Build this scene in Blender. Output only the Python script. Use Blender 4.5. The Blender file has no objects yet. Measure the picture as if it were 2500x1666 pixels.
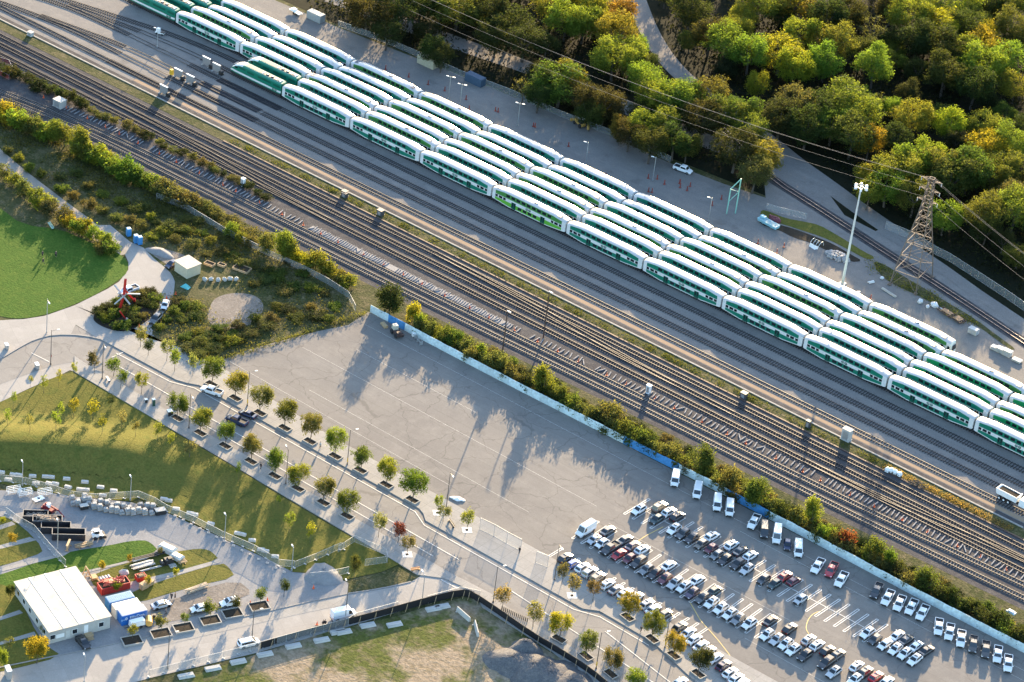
import bpy, math, random
from mathutils import Vector, Matrix
rnd = random.Random(7)
sc = bpy.context.scene
LINK = sc.collection.objects.link
R = math.radians

# ---------------------------------------------------------------- camera, sky, sun, exposure
cd = bpy.data.cameras.new('camera'); cam = bpy.data.objects.new('camera', cd); LINK(cam); sc.camera = cam
cd.sensor_width = 36.0; cd.lens = 36.0 * 7279.571 / 2500.0; cd.clip_start = 5.0; cd.clip_end = 4000.0
_th, _roll, _yaw = 0.563613081, 0.125648088, 2.16522019
F = Vector((math.cos(_th) * math.cos(_yaw), math.cos(_th) * math.sin(_yaw), -math.sin(_th)))
RT = F.cross(Vector((0, 0, 1))).normalized(); UP = RT.cross(F)
R2 = RT * math.cos(_roll) + UP * math.sin(_roll); U2 = UP * math.cos(_roll) - RT * math.sin(_roll)
M = Matrix((R2, U2, -F)).transposed().to_4x4(); M.translation = Vector((464.7425, -591.1801, 410.7406))
cam.matrix_world = M
SUN_AZ, SUN_EL = R(116.3), R(11.6)
sd = bpy.data.lights.new('sun', 'SUN'); sun = bpy.data.objects.new('sun', sd); LINK(sun)
sd.energy = 5.0; sd.angle = R(0.5); sd.color = (1.0, 0.76, 0.46)
sv = Vector((math.cos(SUN_AZ) * math.cos(SUN_EL), math.sin(SUN_AZ) * math.cos(SUN_EL), math.sin(SUN_EL)))
sun.rotation_euler = sv.to_track_quat('Z', 'Y').to_euler(); sun.location = (100, 200, 300)
w = bpy.data.worlds.new('World'); sc.world = w; w.use_nodes = True
nt = w.node_tree; sky = nt.nodes.new('ShaderNodeTexSky'); sky.sky_type = 'NISHITA'; sky.sun_disc = False
sky.sun_elevation = SUN_EL; sky.ozone_density = 2.0; sky.air_density = 1.0; sky.sun_rotation = math.pi / 2 - SUN_AZ
nt.links.new(sky.outputs[0], nt.nodes['Background'].inputs[0]); nt.nodes['Background'].inputs[1].default_value = 0.14
sc.view_settings.view_transform = 'Standard'; sc.view_settings.look = 'None'; sc.view_settings.exposure = 2.42
sc.view_settings.gamma = 1.0; sc.view_settings.use_curve_mapping = False
sc.render.engine = 'CYCLES'; sc.cycles.max_bounces = 5; sc.cycles.transparent_max_bounces = 8
sc.cycles.sample_clamp_indirect = 6.0

# ---------------------------------------------------------------- mesh and object helpers
class MB:
    """collects faces; one MB becomes one mesh"""
    def __init__(s): s.v = []; s.f = []; s.m = []
    def poly(s, pts, m=0):
        n = len(s.v); s.v.extend([tuple(p) for p in pts]); s.f.append(list(range(n, n + len(pts)))); s.m.append(m)
    def box(s, c, d, m=0, rz=0.0, tx=1.0, ty=1.0, top=None, rx=0.0):
        cx, cy, cz = c; hx, hy, hz = d[0] / 2, d[1] / 2, d[2] / 2; n = len(s.v); co, si = math.cos(rz), math.sin(rz)
        for k in (-1, 1):
            fx, fy = (tx, ty) if k > 0 else (1, 1)
            for a, b in ((-1, -1), (1, -1), (1, 1), (-1, 1)):
                x, y = a * hx * fx, b * hy * fy; s.v.append((cx + x * co - y * si, cy + x * si + y * co, cz + k * hz))
        F4 = [(3, 2, 1, 0), (4, 5, 6, 7), (0, 1, 5, 4), (1, 2, 6, 5), (2, 3, 7, 6), (3, 0, 4, 7)]
        for i, f in enumerate(F4): s.f.append([n + j for j in f]); s.m.append(m if not (top is not None and i == 1) else top)
    def prism(s, pts, z0, z1, m=0, cap=True, mtop=None):
        n = len(s.v); k = len(pts)
        for p in pts: s.v.append((p[0], p[1], z0))
        for p in pts: s.v.append((p[0], p[1], z1))
        for i in range(k): j = (i + 1) % k; s.f.append([n + i, n + j, n + k + j, n + k + i]); s.m.append(m)
        if cap: s.f.append([n + k + i for i in range(k)]); s.m.append(m if mtop is None else mtop)
    def tube(s, a, b, r0, r1=None, n=6, m=0, cap=True):
        a, b = Vector(a), Vector(b); r1 = r0 if r1 is None else r1; d = (b - a)
        if d.length < 1e-6: return
        d.normalize(); u = d.orthogonal().normalized(); w_ = d.cross(u); o = len(s.v)
        for p, r in ((a, r0), (b, r1)):
            for i in range(n):
                t = 2 * math.pi * i / n; q = p + (u * math.cos(t) + w_ * math.sin(t)) * r; s.v.append(tuple(q))
        for i in range(n): j = (i + 1) % n; s.f.append([o + i, o + j, o + n + j, o + n + i]); s.m.append(m)
        if cap: s.f.append([o + i for i in range(n)][::-1]); s.m.append(m); s.f.append([o + n + i for i in range(n)]); s.m.append(m)
    def beam(s, a, b, w_, h, m=0, up=(0, 0, 1)):
        a, b = Vector(a), Vector(b); d = (b - a).normalized(); u = d.cross(Vector(up))
        if u.length < 1e-4: u = d.orthogonal()
        u.normalize(); v2 = u.cross(d); n = len(s.v)
        for p in (a, b):
            for x, y in ((-1, -1), (1, -1), (1, 1), (-1, 1)): s.v.append(tuple(p + u * (x * w_ / 2) + v2 * (y * h / 2)))
        for f in [(3, 2, 1, 0), (4, 5, 6, 7), (0, 1, 5, 4), (1, 2, 6, 5), (2, 3, 7, 6), (3, 0, 4, 7)]: s.f.append([n + j for j in f]); s.m.append(m)
    def loft(s, secs, m=0, caps=True, closed=True, mf=None):
        n = len(s.v); k = len(secs[0])
        for q in secs: s.v.extend([tuple(p) for p in q])
        for i in range(len(secs) - 1):
            for j in range(k if closed else k - 1):
                a = n + i * k + j; b = n + i * k + (j + 1) % k
                s.f.append([a, b, b + k, a + k]); s.m.append(mf(i, j) if mf else m)
        if caps:
            s.f.append([n + j for j in range(k)][::-1]); s.m.append(m if not mf else mf(-1, 0))
            s.f.append([n + (len(secs) - 1) * k + j for j in range(k)]); s.m.append(m if not mf else mf(-2, 0))
    def ball(s, c, r, m=0, n=8, k=5, jit=0.0, rn=rnd):
        o = len(s.v); rx, ry, rz_ = r
        for i in range(k + 1):
            t = math.pi * i / k
            for j in range(n):
                p = 2 * math.pi * j / n; q = 1 + (rn.random() - .5) * jit
                s.v.append((c[0] + rx * q * math.sin(t) * math.cos(p), c[1] + ry * q * math.sin(t) * math.sin(p), c[2] + rz_ * q * math.cos(t)))
        for i in range(k):
            for j in range(n):
                a = o + i * n + j; b = o + i * n + (j + 1) % n; s.f.append([a, a + n, b + n, b]); s.m.append(m)
    def mesh(s, name, mats, smooth=False):
        me = bpy.data.meshes.new(name); me.from_pydata(s.v, [], s.f)
        for x in (mats if isinstance(mats, (list, tuple)) else [mats]): me.materials.append(x)
        me.polygons.foreach_set('material_index', s.m)
        if smooth: me.polygons.foreach_set('use_smooth', [True] * len(s.f))
        me.update(); return me

def put(name, me, parent=None, loc=(0, 0, 0), rz=0.0, color=None, scale=None):
    o = bpy.data.objects.new(name, me); LINK(o)
    if parent is not None: o.parent = parent
    o.location = loc; o.rotation_euler = (0, 0, rz)
    if scale is not None: o.scale = scale if isinstance(scale, (tuple, list)) else (scale,) * 3
    if color is not None: o.color = (*color, 1.0)
    return o
def tag(o, label, cat, group=None, kind=None):
    if label: o['label'] = label
    if cat: o['category'] = cat
    if group: o['group'] = group
    if kind: o['kind'] = kind
    return o
def thing(name, label, cat, loc=(0, 0, 0), rz=0.0, group=None, scale=None):
    return tag(put(name, None, None, loc, rz, None, scale), label, cat, group)
def struct(name, me, loc=(0, 0, 0), stuff=False):
    o = put(name, me, None, loc); o['kind'] = 'stuff' if stuff else 'structure'; return o
def inst(tpl, name, label, cat, loc, rz=0.0, group=None, color=None, scale=None):
    """tpl: list of (part name, mesh, index of the parent part or -1, local location, painted)"""
    t = thing(name, label, cat, loc, rz, group, scale); ob = []
    for pn, me, pi, pl, painted in tpl:
        ob.append(put(pn, me, t if pi < 0 else ob[pi], pl, 0.0, color if painted else None))
    return t
def mass(name, b, mats, label, cat, loc=(0, 0, 0), rz=0.0, group=None, color=None, smooth=False):
    """a thing that is one mesh"""
    return tag(put(name, b if isinstance(b, bpy.types.Mesh) else b.mesh(name, mats, smooth), None, loc, rz, color), label, cat, group)
ORD = 'first second third fourth fifth sixth seventh eighth ninth tenth eleventh twelfth thirteenth fourteenth fifteenth sixteenth seventeenth eighteenth nineteenth twentieth twenty-first twenty-second twenty-third twenty-fourth twenty-fifth twenty-sixth twenty-seventh twenty-eighth twenty-ninth thirtieth'.split()

# ---------------------------------------------------------------- materials
def newmat(name):
    m = bpy.data.materials.new(name); m.use_nodes = True; n = m.node_tree.nodes; l = m.node_tree.links
    return m, n, l, n['Principled BSDF']
def coords(n, l, sc_=(1, 1, 1), rot=0.0):
    tc = n.new('ShaderNodeTexCoord'); mp = n.new('ShaderNodeMapping'); mp.inputs['Scale'].default_value = sc_; mp.inputs['Rotation'].default_value = (0, 0, rot)
    l.new(tc.outputs['Object'], mp.inputs[0]); return mp.outputs[0]
def noise(n, l, vec, scale, detail=3.0, rough=0.6, lo=0.35, hi=0.65):
    t = n.new('ShaderNodeTexNoise'); t.inputs['Scale'].default_value = scale; t.inputs['Detail'].default_value = detail; t.inputs['Roughness'].default_value = rough
    if vec is not None: l.new(vec, t.inputs['Vector'])
    r = n.new('ShaderNodeMapRange'); r.inputs['From Min'].default_value = lo; r.inputs['From Max'].default_value = hi; l.new(t.outputs['Fac'], r.inputs[0]); return r.outputs[0]
def mixc(n, l, fac, a, b, mode='MIX'):
    x = n.new('ShaderNodeMix'); x.data_type = 'RGBA'; x.blend_type = mode
    for s_, v_ in ((0, fac), (6, a), (7, b)):
        if hasattr(v_, 'is_linked'): l.new(v_, x.inputs[s_])
        elif isinstance(v_, (int, float)): x.inputs[s_].default_value = v_
        else: x.inputs[s_].default_value = (*v_, 1.0)
    return x.outputs[2]
def bump(n, l, bs, h, strength, dist=0.1):
    b = n.new('ShaderNodeBump'); b.inputs['Strength'].default_value = strength; b.inputs['Distance'].default_value = dist
    l.new(h, b.inputs['Height']); l.new(b.outputs[0], bs.inputs['Normal'])
def mul(n, l, a, k):
    x = n.new('ShaderNodeMath'); x.operation = 'MULTIPLY'; l.new(a, x.inputs[0]); x.inputs[1].default_value = k; return x.outputs[0]

def ground_mat(name, c1, c2, c3=None, big=0.05, mid=0.35, fine=2.2, rough=0.9, streak=None, speck=0.25, bmp=0.0, joints=None, jc=None, sharp=0.0, cracks=0.0, stains=0.0):
    """two or three tones mixed by large, middle and fine noise; optional streaks along x and slab joints"""
    m, n, l, bs = newmat(name); v = coords(n, l)
    col = mixc(n, l, noise(n, l, v, big, 5, .65, .35 + sharp, .65 - sharp), c1, c2)
    if c3: col = mixc(n, l, noise(n, l, v, mid, 5, .7, .48, .72), col, c3)
    f = noise(n, l, v, fine, 2, .8, .2, .8)
    dk = mixc(n, l, f, (1 - speck,) * 3, (1 + speck,) * 3); col = mixc(n, l, 1.0, col, dk, 'MULTIPLY')
    if streak:
        s_ = noise(n, l, coords(n, l, streak[:3]), 1.0, 3, .6, .3, .75); col = mixc(n, l, mul(n, l, s_, streak[3]), col, streak[4])
    if stains:
        for sc_, lo_, hi_ in ((.16, .60, .72), (.55, .66, .74)): col = mixc(n, l, mul(n, l, noise(n, l, v, sc_, 3, .6, lo_, hi_), stains), col, tuple(x * .55 for x in c2))
    if cracks:
        dv = n.new('ShaderNodeTexNoise'); dv.inputs['Scale'].default_value = .25; dv.inputs['Detail'].default_value = 3; l.new(v, dv.inputs['Vector'])
        ad = n.new('ShaderNodeVectorMath'); ad.operation = 'MULTIPLY_ADD'; l.new(dv.outputs['Color'], ad.inputs[0]); ad.inputs[1].default_value = (5, 5, 0); l.new(v, ad.inputs[2])
        vo = n.new('ShaderNodeTexVoronoi'); vo.feature = 'DISTANCE_TO_EDGE'; vo.inputs['Scale'].default_value = .085; l.new(ad.outputs[0], vo.inputs['Vector'])
        mr = n.new('ShaderNodeMapRange'); mr.inputs['From Min'].default_value = 0.004; mr.inputs['From Max'].default_value = .012; mr.inputs['To Min'].default_value = cracks; mr.inputs['To Max'].default_value = 0; l.new(vo.outputs['Distance'], mr.inputs[0])
        col = mixc(n, l, mr.outputs[0], col, tuple(x * .5 for x in c2))
    if joints:
        b = n.new('ShaderNodeTexBrick'); l.new(coords(n, l, (1, 1, 1), joints[3] if len(joints) > 3 else 0), b.inputs['Vector']); b.offset = 0.0
        b.inputs['Scale'].default_value = 1.0; b.inputs['Brick Width'].default_value = joints[0]; b.inputs['Row Height'].default_value = joints[1]
        b.inputs['Mortar Size'].default_value = joints[2]; b.inputs['Mortar Smooth'].default_value = .3
        b.inputs['Color1'].default_value = (1, 1, 1, 1); b.inputs['Color2'].default_value = (.93, .93, .93, 1); b.inputs['Mortar'].default_value = (*(jc or (.55, .55, .55)), 1)
        col = mixc(n, l, 1.0, col, b.outputs['Color'], 'MULTIPLY')
    l.new(col, bs.inputs['Base Color']); bs.inputs['Roughness'].default_value = rough; bs.inputs['Specular IOR Level'].default_value = .04
    if bmp: bump(n, l, bs, f, bmp, .12)
    return m
def flat(name, c, rough=.6, metal=0.0, var=.12, scale=1.5, spec=.4, bmp=0.0, coat=0.0):
    m, n, l, bs = newmat(name); v = coords(n, l); f = noise(n, l, v, scale, 4, .65, .25, .75)
    col = mixc(n, l, f, tuple(x * (1 - var) for x in c), tuple(min(1, x * (1 + var)) for x in c))
    l.new(col, bs.inputs['Base Color']); bs.inputs['Roughness'].default_value = rough; bs.inputs['Metallic'].default_value = metal
    bs.inputs['Specular IOR Level'].default_value = spec; bs.inputs['Coat Weight'].default_value = coat; bs.inputs['Coat Roughness'].default_value = .08
    if bmp: bump(n, l, bs, f, bmp)
    return m
def tint(name, rough=.5, coat=0.0, var=.08, metal=0.0, spec=.4, scale=2.0):
    """colour comes from each object's own colour"""
    m, n, l, bs = newmat(name); oi = n.new('ShaderNodeObjectInfo'); f = noise(n, l, coords(n, l), scale, 3, .6, .25, .75)
    k = mixc(n, l, f, (1 - var,) * 3, (1 + var,) * 3); l.new(mixc(n, l, 1.0, oi.outputs['Color'], k, 'MULTIPLY'), bs.inputs['Base Color'])
    bs.inputs['Roughness'].default_value = rough; bs.inputs['Coat Weight'].default_value = coat; bs.inputs['Coat Roughness'].default_value = .06
    bs.inputs['Metallic'].default_value = metal; bs.inputs['Specular IOR Level'].default_value = spec; return m
def leaf_mat(name, trans=.58):
    """leaves: object colour varied per leaf clump, partly translucent"""
    m, n, l, bs = newmat(name); oi = n.new('ShaderNodeObjectInfo'); g = n.new('ShaderNodeNewGeometry')
    f = noise(n, l, coords(n, l), .55, 3, .6, .3, .7)
    col = mixc(n, l, f, (.62, .74, .8), (1.25, 1.15, .9)); col = mixc(n, l, 1.0, oi.outputs['Color'], col, 'MULTIPLY')
    r_ = n.new('ShaderNodeMapRange'); r_.inputs['To Min'].default_value = .7; r_.inputs['To Max'].default_value = 1.3; l.new(g.outputs['Random Per Island'], r_.inputs[0])
    hs = n.new('ShaderNodeHueSaturation'); l.new(r_.outputs[0], hs.inputs['Value']); l.new(col, hs.inputs['Color']); col = hs.outputs[0]
    l.new(col, bs.inputs['Base Color']); bs.inputs['Roughness'].default_value = .8; bs.inputs['Specular IOR Level'].default_value = .06
    tr = n.new('ShaderNodeBsdfTranslucent'); l.new(mixc(n, l, 1.0, col, (1.15, 1.05, .55), 'MULTIPLY'), tr.inputs['Color'])
    mx = n.new('ShaderNodeMixShader'); mx.inputs[0].default_value = trans; l.new(bs.outputs[0], mx.inputs[1]); l.new(tr.outputs[0], mx.inputs[2])
    l.new(mx.outputs[0], n['Material Output'].inputs[0]); return m

ASPH = ground_mat('lot asphalt', (.215, .198, .176), (.178, .164, .149), (.240, .220, .194), .03, .2, 3.0, .88, streak=(.012, .28, 1, .6, (.168, .152, .138)), speck=.16, joints=(60, 4.6, .06), jc=(.8, .8, .8), cracks=.4, stains=.3)
ROAD = ground_mat('road asphalt', (.235, .218, .198), (.205, .190, .172), (.255, .237, .215), .04, .3, 3.0, .85, streak=(.03, .5, 1, .35, (.17, .158, .145)), speck=.14, cracks=.4, stains=.35)
CONC = ground_mat('pavement concrete', (.30, .283, .258), (.265, .25, .23), (.325, .305, .28), .08, .5, 3.0, .85, speck=.10, joints=(3.2, 3.2, .035), jc=(.62, .62, .62))
PLAZA = ground_mat('plaza concrete', (.31, .288, .262), (.275, .257, .235), (.335, .312, .285), .05, .4, 3.0, .85, speck=.10, joints=(7, 5, .03, .5), jc=(.75, .75, .75), stains=.2)
BALL = ground_mat('track ballast', (.085, .080, .080), (.058, .055, .058), (.125, .115, .106), .06, .5, 3.2, .95, streak=(.03, .9, 1, .5, (.045, .042, .043)), speck=.45, bmp=.5)
YARD = ground_mat('yard gravel', (.205, .188, .170), (.180, .166, .153), (.235, .212, .188), .04, .3, 2.5, .95, streak=(.04, .5, 1, .3, (.13, .122, .115)), speck=.22, bmp=.3, stains=.4)
OIL = ground_mat('oily track stone', (.045, .044, .048), (.03, .03, .034), (.08, .075, .073), .2, .8, 2.5, .9, speck=.4)
LAWN = ground_mat('park lawn', (.050, .098, .016), (.040, .082, .013), (.075, .110, .020), .06, .4, 1.6, .95, speck=.35, bmp=.7, streak=(.25, .05, 1, .35, (.075, .125, .02)))
GRASS = ground_mat('young lawn', (.100, .098, .022), (.125, .112, .028), (.065, .082, .018), .05, .3, 1.8, .95, speck=.3, bmp=.6)
DRY = ground_mat('dry weedy ground', (.075, .072, .032), (.045, .052, .018), (.13, .105, .06), .08, .4, 1.6, .95, speck=.45, bmp=.8, sharp=.06)
SITE = ground_mat('scraped building site', (.235, .185, .13), (.075, .085, .022), (.16, .125, .075), .06, .35, 1.0, .95, speck=.4, bmp=.8, sharp=.1, stains=.6)
GRAV = ground_mat('grey gravel drive', (.235, .228, .222), (.205, .20, .197), (.26, .25, .24), .08, .5, 2.5, .95, speck=.16, bmp=.2)
DIRT = ground_mat('bare dirt', (.19, .165, .14), (.15, .13, .112), (.24, .21, .18), .1, .5, 2.0, .95, speck=.25, bmp=.4)
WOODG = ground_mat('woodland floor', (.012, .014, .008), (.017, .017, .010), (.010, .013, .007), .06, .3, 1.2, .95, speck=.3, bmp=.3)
SAND = ground_mat('orange service path', (.30, .215, .145), (.26, .19, .13), None, .08, .5, 2.5, .95, speck=.12)
PATHM = ground_mat('trail surface', (.28, .25, .21), (.25, .22, .19), None, .08, .5, 2.5, .95, speck=.12)
SOIL = ground_mat('dark soil', (.05, .04, .03), (.03, .026, .02), None, .3, .5, 3, .95, speck=.4)
WHITE = flat('white line paint', (.60, .585, .55), .7, var=.25, scale=.8)
YELP = flat('yellow line paint', (.65, .45, .12), .7)
STEEL = flat('rail steel', (.30, .26, .24), .3, 1.0, .2); RAILSHADE = flat('shade-toned rail', (.05, .045, .045), .5, .3, .2)  # second rail is a darker copy, the shade on yard rails put into its colour
RUST = flat('brown steel', (.09, .055, .04), .75, .2, .3)
TIE = flat('dark timber tie', (.032, .028, .028), .9, var=.4, scale=3)
TIEC = flat('pale concrete tie', (.135, .128, .12), .9, var=.25, scale=3)
CONW = flat('cast concrete', (.42, .40, .365), .85, var=.15, scale=.8, bmp=.2)
GALV = flat('galvanised steel', (.42, .43, .43), .45, .6, .12)
DARKM = flat('dark painted steel', (.035, .033, .032), .5, .2, .2)
BLACK = flat('black rubber', (.018, .018, .02), .7)
WHT = flat('white paint', (.78, .77, .74), .35, var=.06, coat=.3)
GLASS = flat('dark glass', (.012, .016, .02), .06, 0.0, .1, spec=.8)
WOOD = flat('raw timber', (.42, .29, .16), .8, var=.25, scale=4)
BARK = flat('bark', (.085, .068, .052), .95, var=.35, scale=5, bmp=.5)
RED = flat('red paint', (.42, .03, .02), .45, var=.15)
ORANGE = flat('orange plastic', (.75, .12, .03), .5)
YELL = flat('yellow paint', (.62, .38, .03), .5, var=.15)
BLUE = flat('blue container paint', (.02, .13, .42), .5, var=.15)
LEAF = leaf_mat('tree leaves'); PAINT = tint('car paint', .28, 1.0, .03); ANY = tint('coated surface', .6, 0.0, .15)

# ---------------------------------------------------------------- the ground, laid as sheets 16 mm above each other
_lv = {}
def sheet(name, pts, level, mat):
    _lv[level] = _lv.get(level, -1) + 1; b = MB(); z = level * .016 + _lv[level] * .001
    a = sum(pts[i][0] * pts[(i + 1) % len(pts)][1] - pts[(i + 1) % len(pts)][0] * pts[i][1] for i in range(len(pts)))
    if a < 0: pts = pts[::-1]
    b.poly([(p[0], p[1], z) for p in pts]); return struct(name, b.mesh(name, mat))
def smooth(pts, k=3, closed=False):
    for _ in range(k):
        q = []
        n = len(pts)
        for i in range(n if closed else n - 1):
            a, b = pts[i], pts[(i + 1) % n]
            q += [(a[0] * .75 + b[0] * .25, a[1] * .75 + b[1] * .25), (a[0] * .25 + b[0] * .75, a[1] * .25 + b[1] * .75)]
        pts = q if closed else [pts[0]] + q + [pts[-1]]
    return pts
def strip_poly(pts, wd):
    L, Rr = [], []
    for i, p in enumerate(pts):
        a, b = Vector(pts[max(0, i - 1)]), Vector(pts[min(len(pts) - 1, i + 1)]); d = (b - a).normalized(); q = Vector((-d.y, d.x)) * wd / 2
        L.append((p[0] + q.x, p[1] + q.y)); Rr.append((p[0] - q.x, p[1] - q.y))
    return L + Rr[::-1]
def interp(pl, x):
    if x <= pl[0][0]: a, b = pl[0], pl[1]
    else:
        a, b = pl[-2], pl[-1]
        for i in range(len(pl) - 1):
            if pl[i][0] <= x <= pl[i + 1][0]: a, b = pl[i], pl[i + 1]; break
    return a[1] + (b[1] - a[1]) * (x - a[0]) / (b[0] - a[0])
sheet('ground', [(-900, -700), (900, -700), (900, 900), (-900, 900)], 0, DRY)
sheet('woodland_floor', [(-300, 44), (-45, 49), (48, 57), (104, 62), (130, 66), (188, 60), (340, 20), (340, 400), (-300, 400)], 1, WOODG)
C1 = smooth([(-220, -92), (-140, -70), (-82, -57.7), (-62, -54.4), (-37, -52.6), (-15, -52.0), (7, -51.6), (99, -50.4), (140, -49.2), (205, -48.8), (250, -46.8), (340, -43)], 2)
C2 = smooth([(-220, -97), (-140, -75), (-82, -61.2), (-64, -57.9), (-41, -56.2), (-15, -56.1), (7, -56), (99, -54.3), (140, -53.2), (205, -52.9), (250, -51.6), (340, -48)], 2)
sheet('track_bed', [(-220, -31)] + [(340, -31)] + [(x, interp(C2, x) - 4.2) for x in range(340, -221, -20)], 1, BALL)
sheet('rail_yard', [(-220, -26.6), (340, -26.6), (340, 12), (196, 57), (150, 68), (125, 70), (111, 80), (98, 84), (86, 84), (96, 72), (104, 61), (91, 58.4), (74, 56.6), (48, 56.2), (17, 53.5), (-17, 50.5), (-45, 47.8), (-220, 40)], 2, YARD)
sheet('forest_road', strip_poly(smooth([(-60, 205), (-10, 150), (4, 136), (19, 121.5), (34.6, 109.2), (51, 101), (85, 90.6), (98, 85.3), (111, 81.5), (129, 75.5), (150, 70)]), 6.5), 3, YARD)
sheet('woodland_track', strip_poly(smooth([(-60, 62), (-11, 68), (20, 74), (48, 74.5), (80, 76), (98, 80)]), 8), 3, YARD)
sheet('verge', [(-220, -31), (340, -31), (340, -26.7), (-220, -26.7)], 3, DRY)
sheet('ditch', [(-220, -26.3), (340, -26.3), (340, -24.6), (-220, -24.6)], 4, BALL)
sheet('service_path', [(-62, -24.3), (237, -24.3), (237, -22.7), (-62, -22.7)], 4, SAND)
sheet('siding_bed', strip_poly(smooth([(92, 73), (115, 68.2), (131, 64.4), (149, 60), (162, 57.4), (196, 49), (340, 12)]), 4.2), 5, BALL)
sheet('grass_bank', smooth([(106.92,54.29),(109.34,55.17),(114.41,55.40),(119.08,57.92),(123.10,59.71),(128.78,58.89),(134.97,57.79),(139.59,56.79),(144.08,56.54),(143.02,53.63),(137.25,54.19),(131.44,54.74),(126.46,54.51),(121.37,53.28),(116.47,52.29),(111.89,50.77),(108.80,50.93)], 1, True), 6, GRASS)
sheet('earth_bank', smooth([(108.80,50.93),(112.58,49.74),(116.81,51.77),(121.70,52.77),(127.13,53.48),(132.10,53.71),(138.23,52.65),(142.49,52.18),(140.48,49.09),(136.64,50.02),(132.79,49.23),(126.75,49.53),(122.23,48.03),(116.34,48.56),(111.57,46.81)], 1, True), 5, SOIL)
sheet('weed_bank', smooth([(144.18,54.48),(147.76,55.21),(153.43,53.98),(161.79,52.62),(169.15,51.32),(179.73,49.56),(190.32,46.04),(195.98,44.28),(194.68,42.87),(182.06,47.04),(177.99,46.65),(169.59,47.67),(162.37,48.03),(154.57,47.82),(148.81,49.94)], 1, True), 6, DRY)
sheet('patrol_road', strip_poly([(136.44,71.25),(146.72,69.33),(160.13,65.67),(173.63,61.45),(191.09,56.90)], 4.5), 6, YARD)
PZV = .21
def raised(name, pts, level, mat):
    a = sum(pts[i][0] * pts[(i + 1) % len(pts)][1] - pts[(i + 1) % len(pts)][0] * pts[i][1] for i in range(len(pts)))
    b = MB(); b.prism(pts if a > 0 else pts[::-1], .0, PZV, 0); return struct(name, b.mesh(name, mat))
# -- street side
sheet('woodland_strip', [(x, interp(C2, x) - 4.1) for x in range(-220, 341, 20)] + [(340, -69), (66, -69), (30, -72), (-60, -75), (-220, -110)], 2, DRY)
LOT = [[(56.23,-113.92),(56.60,-111.01),(57.58,-105.42),(60.44,-96.20),(63.59,-86.57),(67.01,-78.36)], (66.5, -69.6), (340, -69.6), (340, -119.9), (96, -119.9), (72, -118.6), (60, -117.0), (56.5, -114.5)]
LOT = LOT[0] + LOT[1:]
sheet('parking_lot', LOT, 5, ASPH)
NK = [(28, -129.8), (54.5, -129.3), (57.5, -128.3), (60.0, -126.9), (131, -127.3), (133, -128.2), (135, -129.9), (181.4, -130.1), (184.7, -128.0), (200, -128.4), (213, -132.5), (240, -138), (300, -150)]
raised('pavement', NK + [(300, -119.8), (96, -119.8), (60, -117), (45, -118), (33, -122)], 4, CONC)
SK = [(34, -140.2), (158, -141.5), (188, -143.0), (215, -148), (300, -166)]
raised('south_pavement', [(30, -139.9), (34, -140.3)] + SK[1:] + [(300, -178), (215, -152.5), (186, -147.6), (165, -146.2), (160, -143), (152, -144.2), (147, -147.5), (142, -147.3), (35, -145)], 4, CONC)
sheet('road', [(20, -129.6)] + NK + [(300, -166), (215, -148), (188, -143.0), (158, -141.5), (34, -140.2), (26, -139.5)], 3, ROAD)
BN = [(148, -141.5), (147.6, -150.5), (144.7, -157.1), (139.2, -166.2), (128.7, -189.5), (120.9, -205), (112.7, -222), (90, -268)]
sheet('branch_road', BN + [(110, -268), (130, -217), (140, -195), (148.5, -172.6), (153, -160), (158.5, -146), (166, -140.5)], 4, PLAZA)
PZ = [[(5.73,-141.88),(7.48,-139.46),(9.33,-137.12),(11.75,-132.20),(13.30,-123.18),(13.36,-111.40),(12.87,-106.53),(10.36,-100.53),(7.77,-97.86),(4.59,-95.80),(-5.45,-93.34),(-12.14,-91.58),(-8.72,-87.76),(0.61,-90.02),(5.09,-89.59),(13.45,-91.56),(18.88,-93.33),(22.57,-95.84),(29.18,-103.66),(31.31,-109.78),(33.65,-116.59),(38.79,-118.18),(50.44,-119.68),(56.23,-113.92),(57.38,-115.17)], (60, -118), (45, -119), (33, -122.5), (28, -129.8), (20, -129.4), (26, -140), (34, -140.3), (35.5, -144.8), [(33.70,-145.16),(33.62,-148.66),(32.68,-157.86),(32.23,-167.36)], (-20, -230), (-120, -190), (-60, -120)]
PZ = PZ[0] + PZ[1:9] + PZ[9] + PZ[10:]
sheet('plaza', PZ, 2, PLAZA)
sheet('street_end', smooth([(18.43,-164.06),(18.53,-154.19),(17.87,-145.95),(17.91,-141.88),(19.44,-136.67),(24.70,-131.46),(30.91,-128.77),(36.53,-129.23),(33.63,-138.36),(31.34,-142.80),(29.06,-147.72),(26.63,-161.98),(25.52,-170.77)], 1, True), 3, ROAD)
sheet('trail', strip_poly(smooth([(-140, -60), (-53.5, -85), (-30, -89.5), (-8, -93.2), (4, -97)], 2), 5.0), 3, PATHM)
sheet('park_lawn', smooth([(-51.71,-100.44),(-34.50,-103.20),(-24.16,-105.04),(-15.48,-98.79),(-8.03,-98.51),(-1.71,-97.15),(3.02,-96.42),(7.07,-97.52),(9.85,-100.00),(11.85,-103.28),(12.85,-109.80),(13.33,-116.79),(12.79,-125.32),(11.50,-131.95),(9.23,-137.02),(6.48,-139.52),(4.32,-140.53),(-4.57,-144.85)], 1, True), 4, LAWN)
sheet('planted_island', smooth([(20.63,-124.06),(18.86,-120.77),(18.65,-116.26),(18.19,-111.99),(18.74,-107.09),(19.79,-103.78),(22.10,-102.32),(25.08,-103.89),(28.71,-108.42),(30.50,-112.76),(31.17,-116.71),(31.08,-120.94),(29.68,-123.79),(25.79,-125.15),(22.56,-125.06)], 2, True), 4, SOIL)
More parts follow.
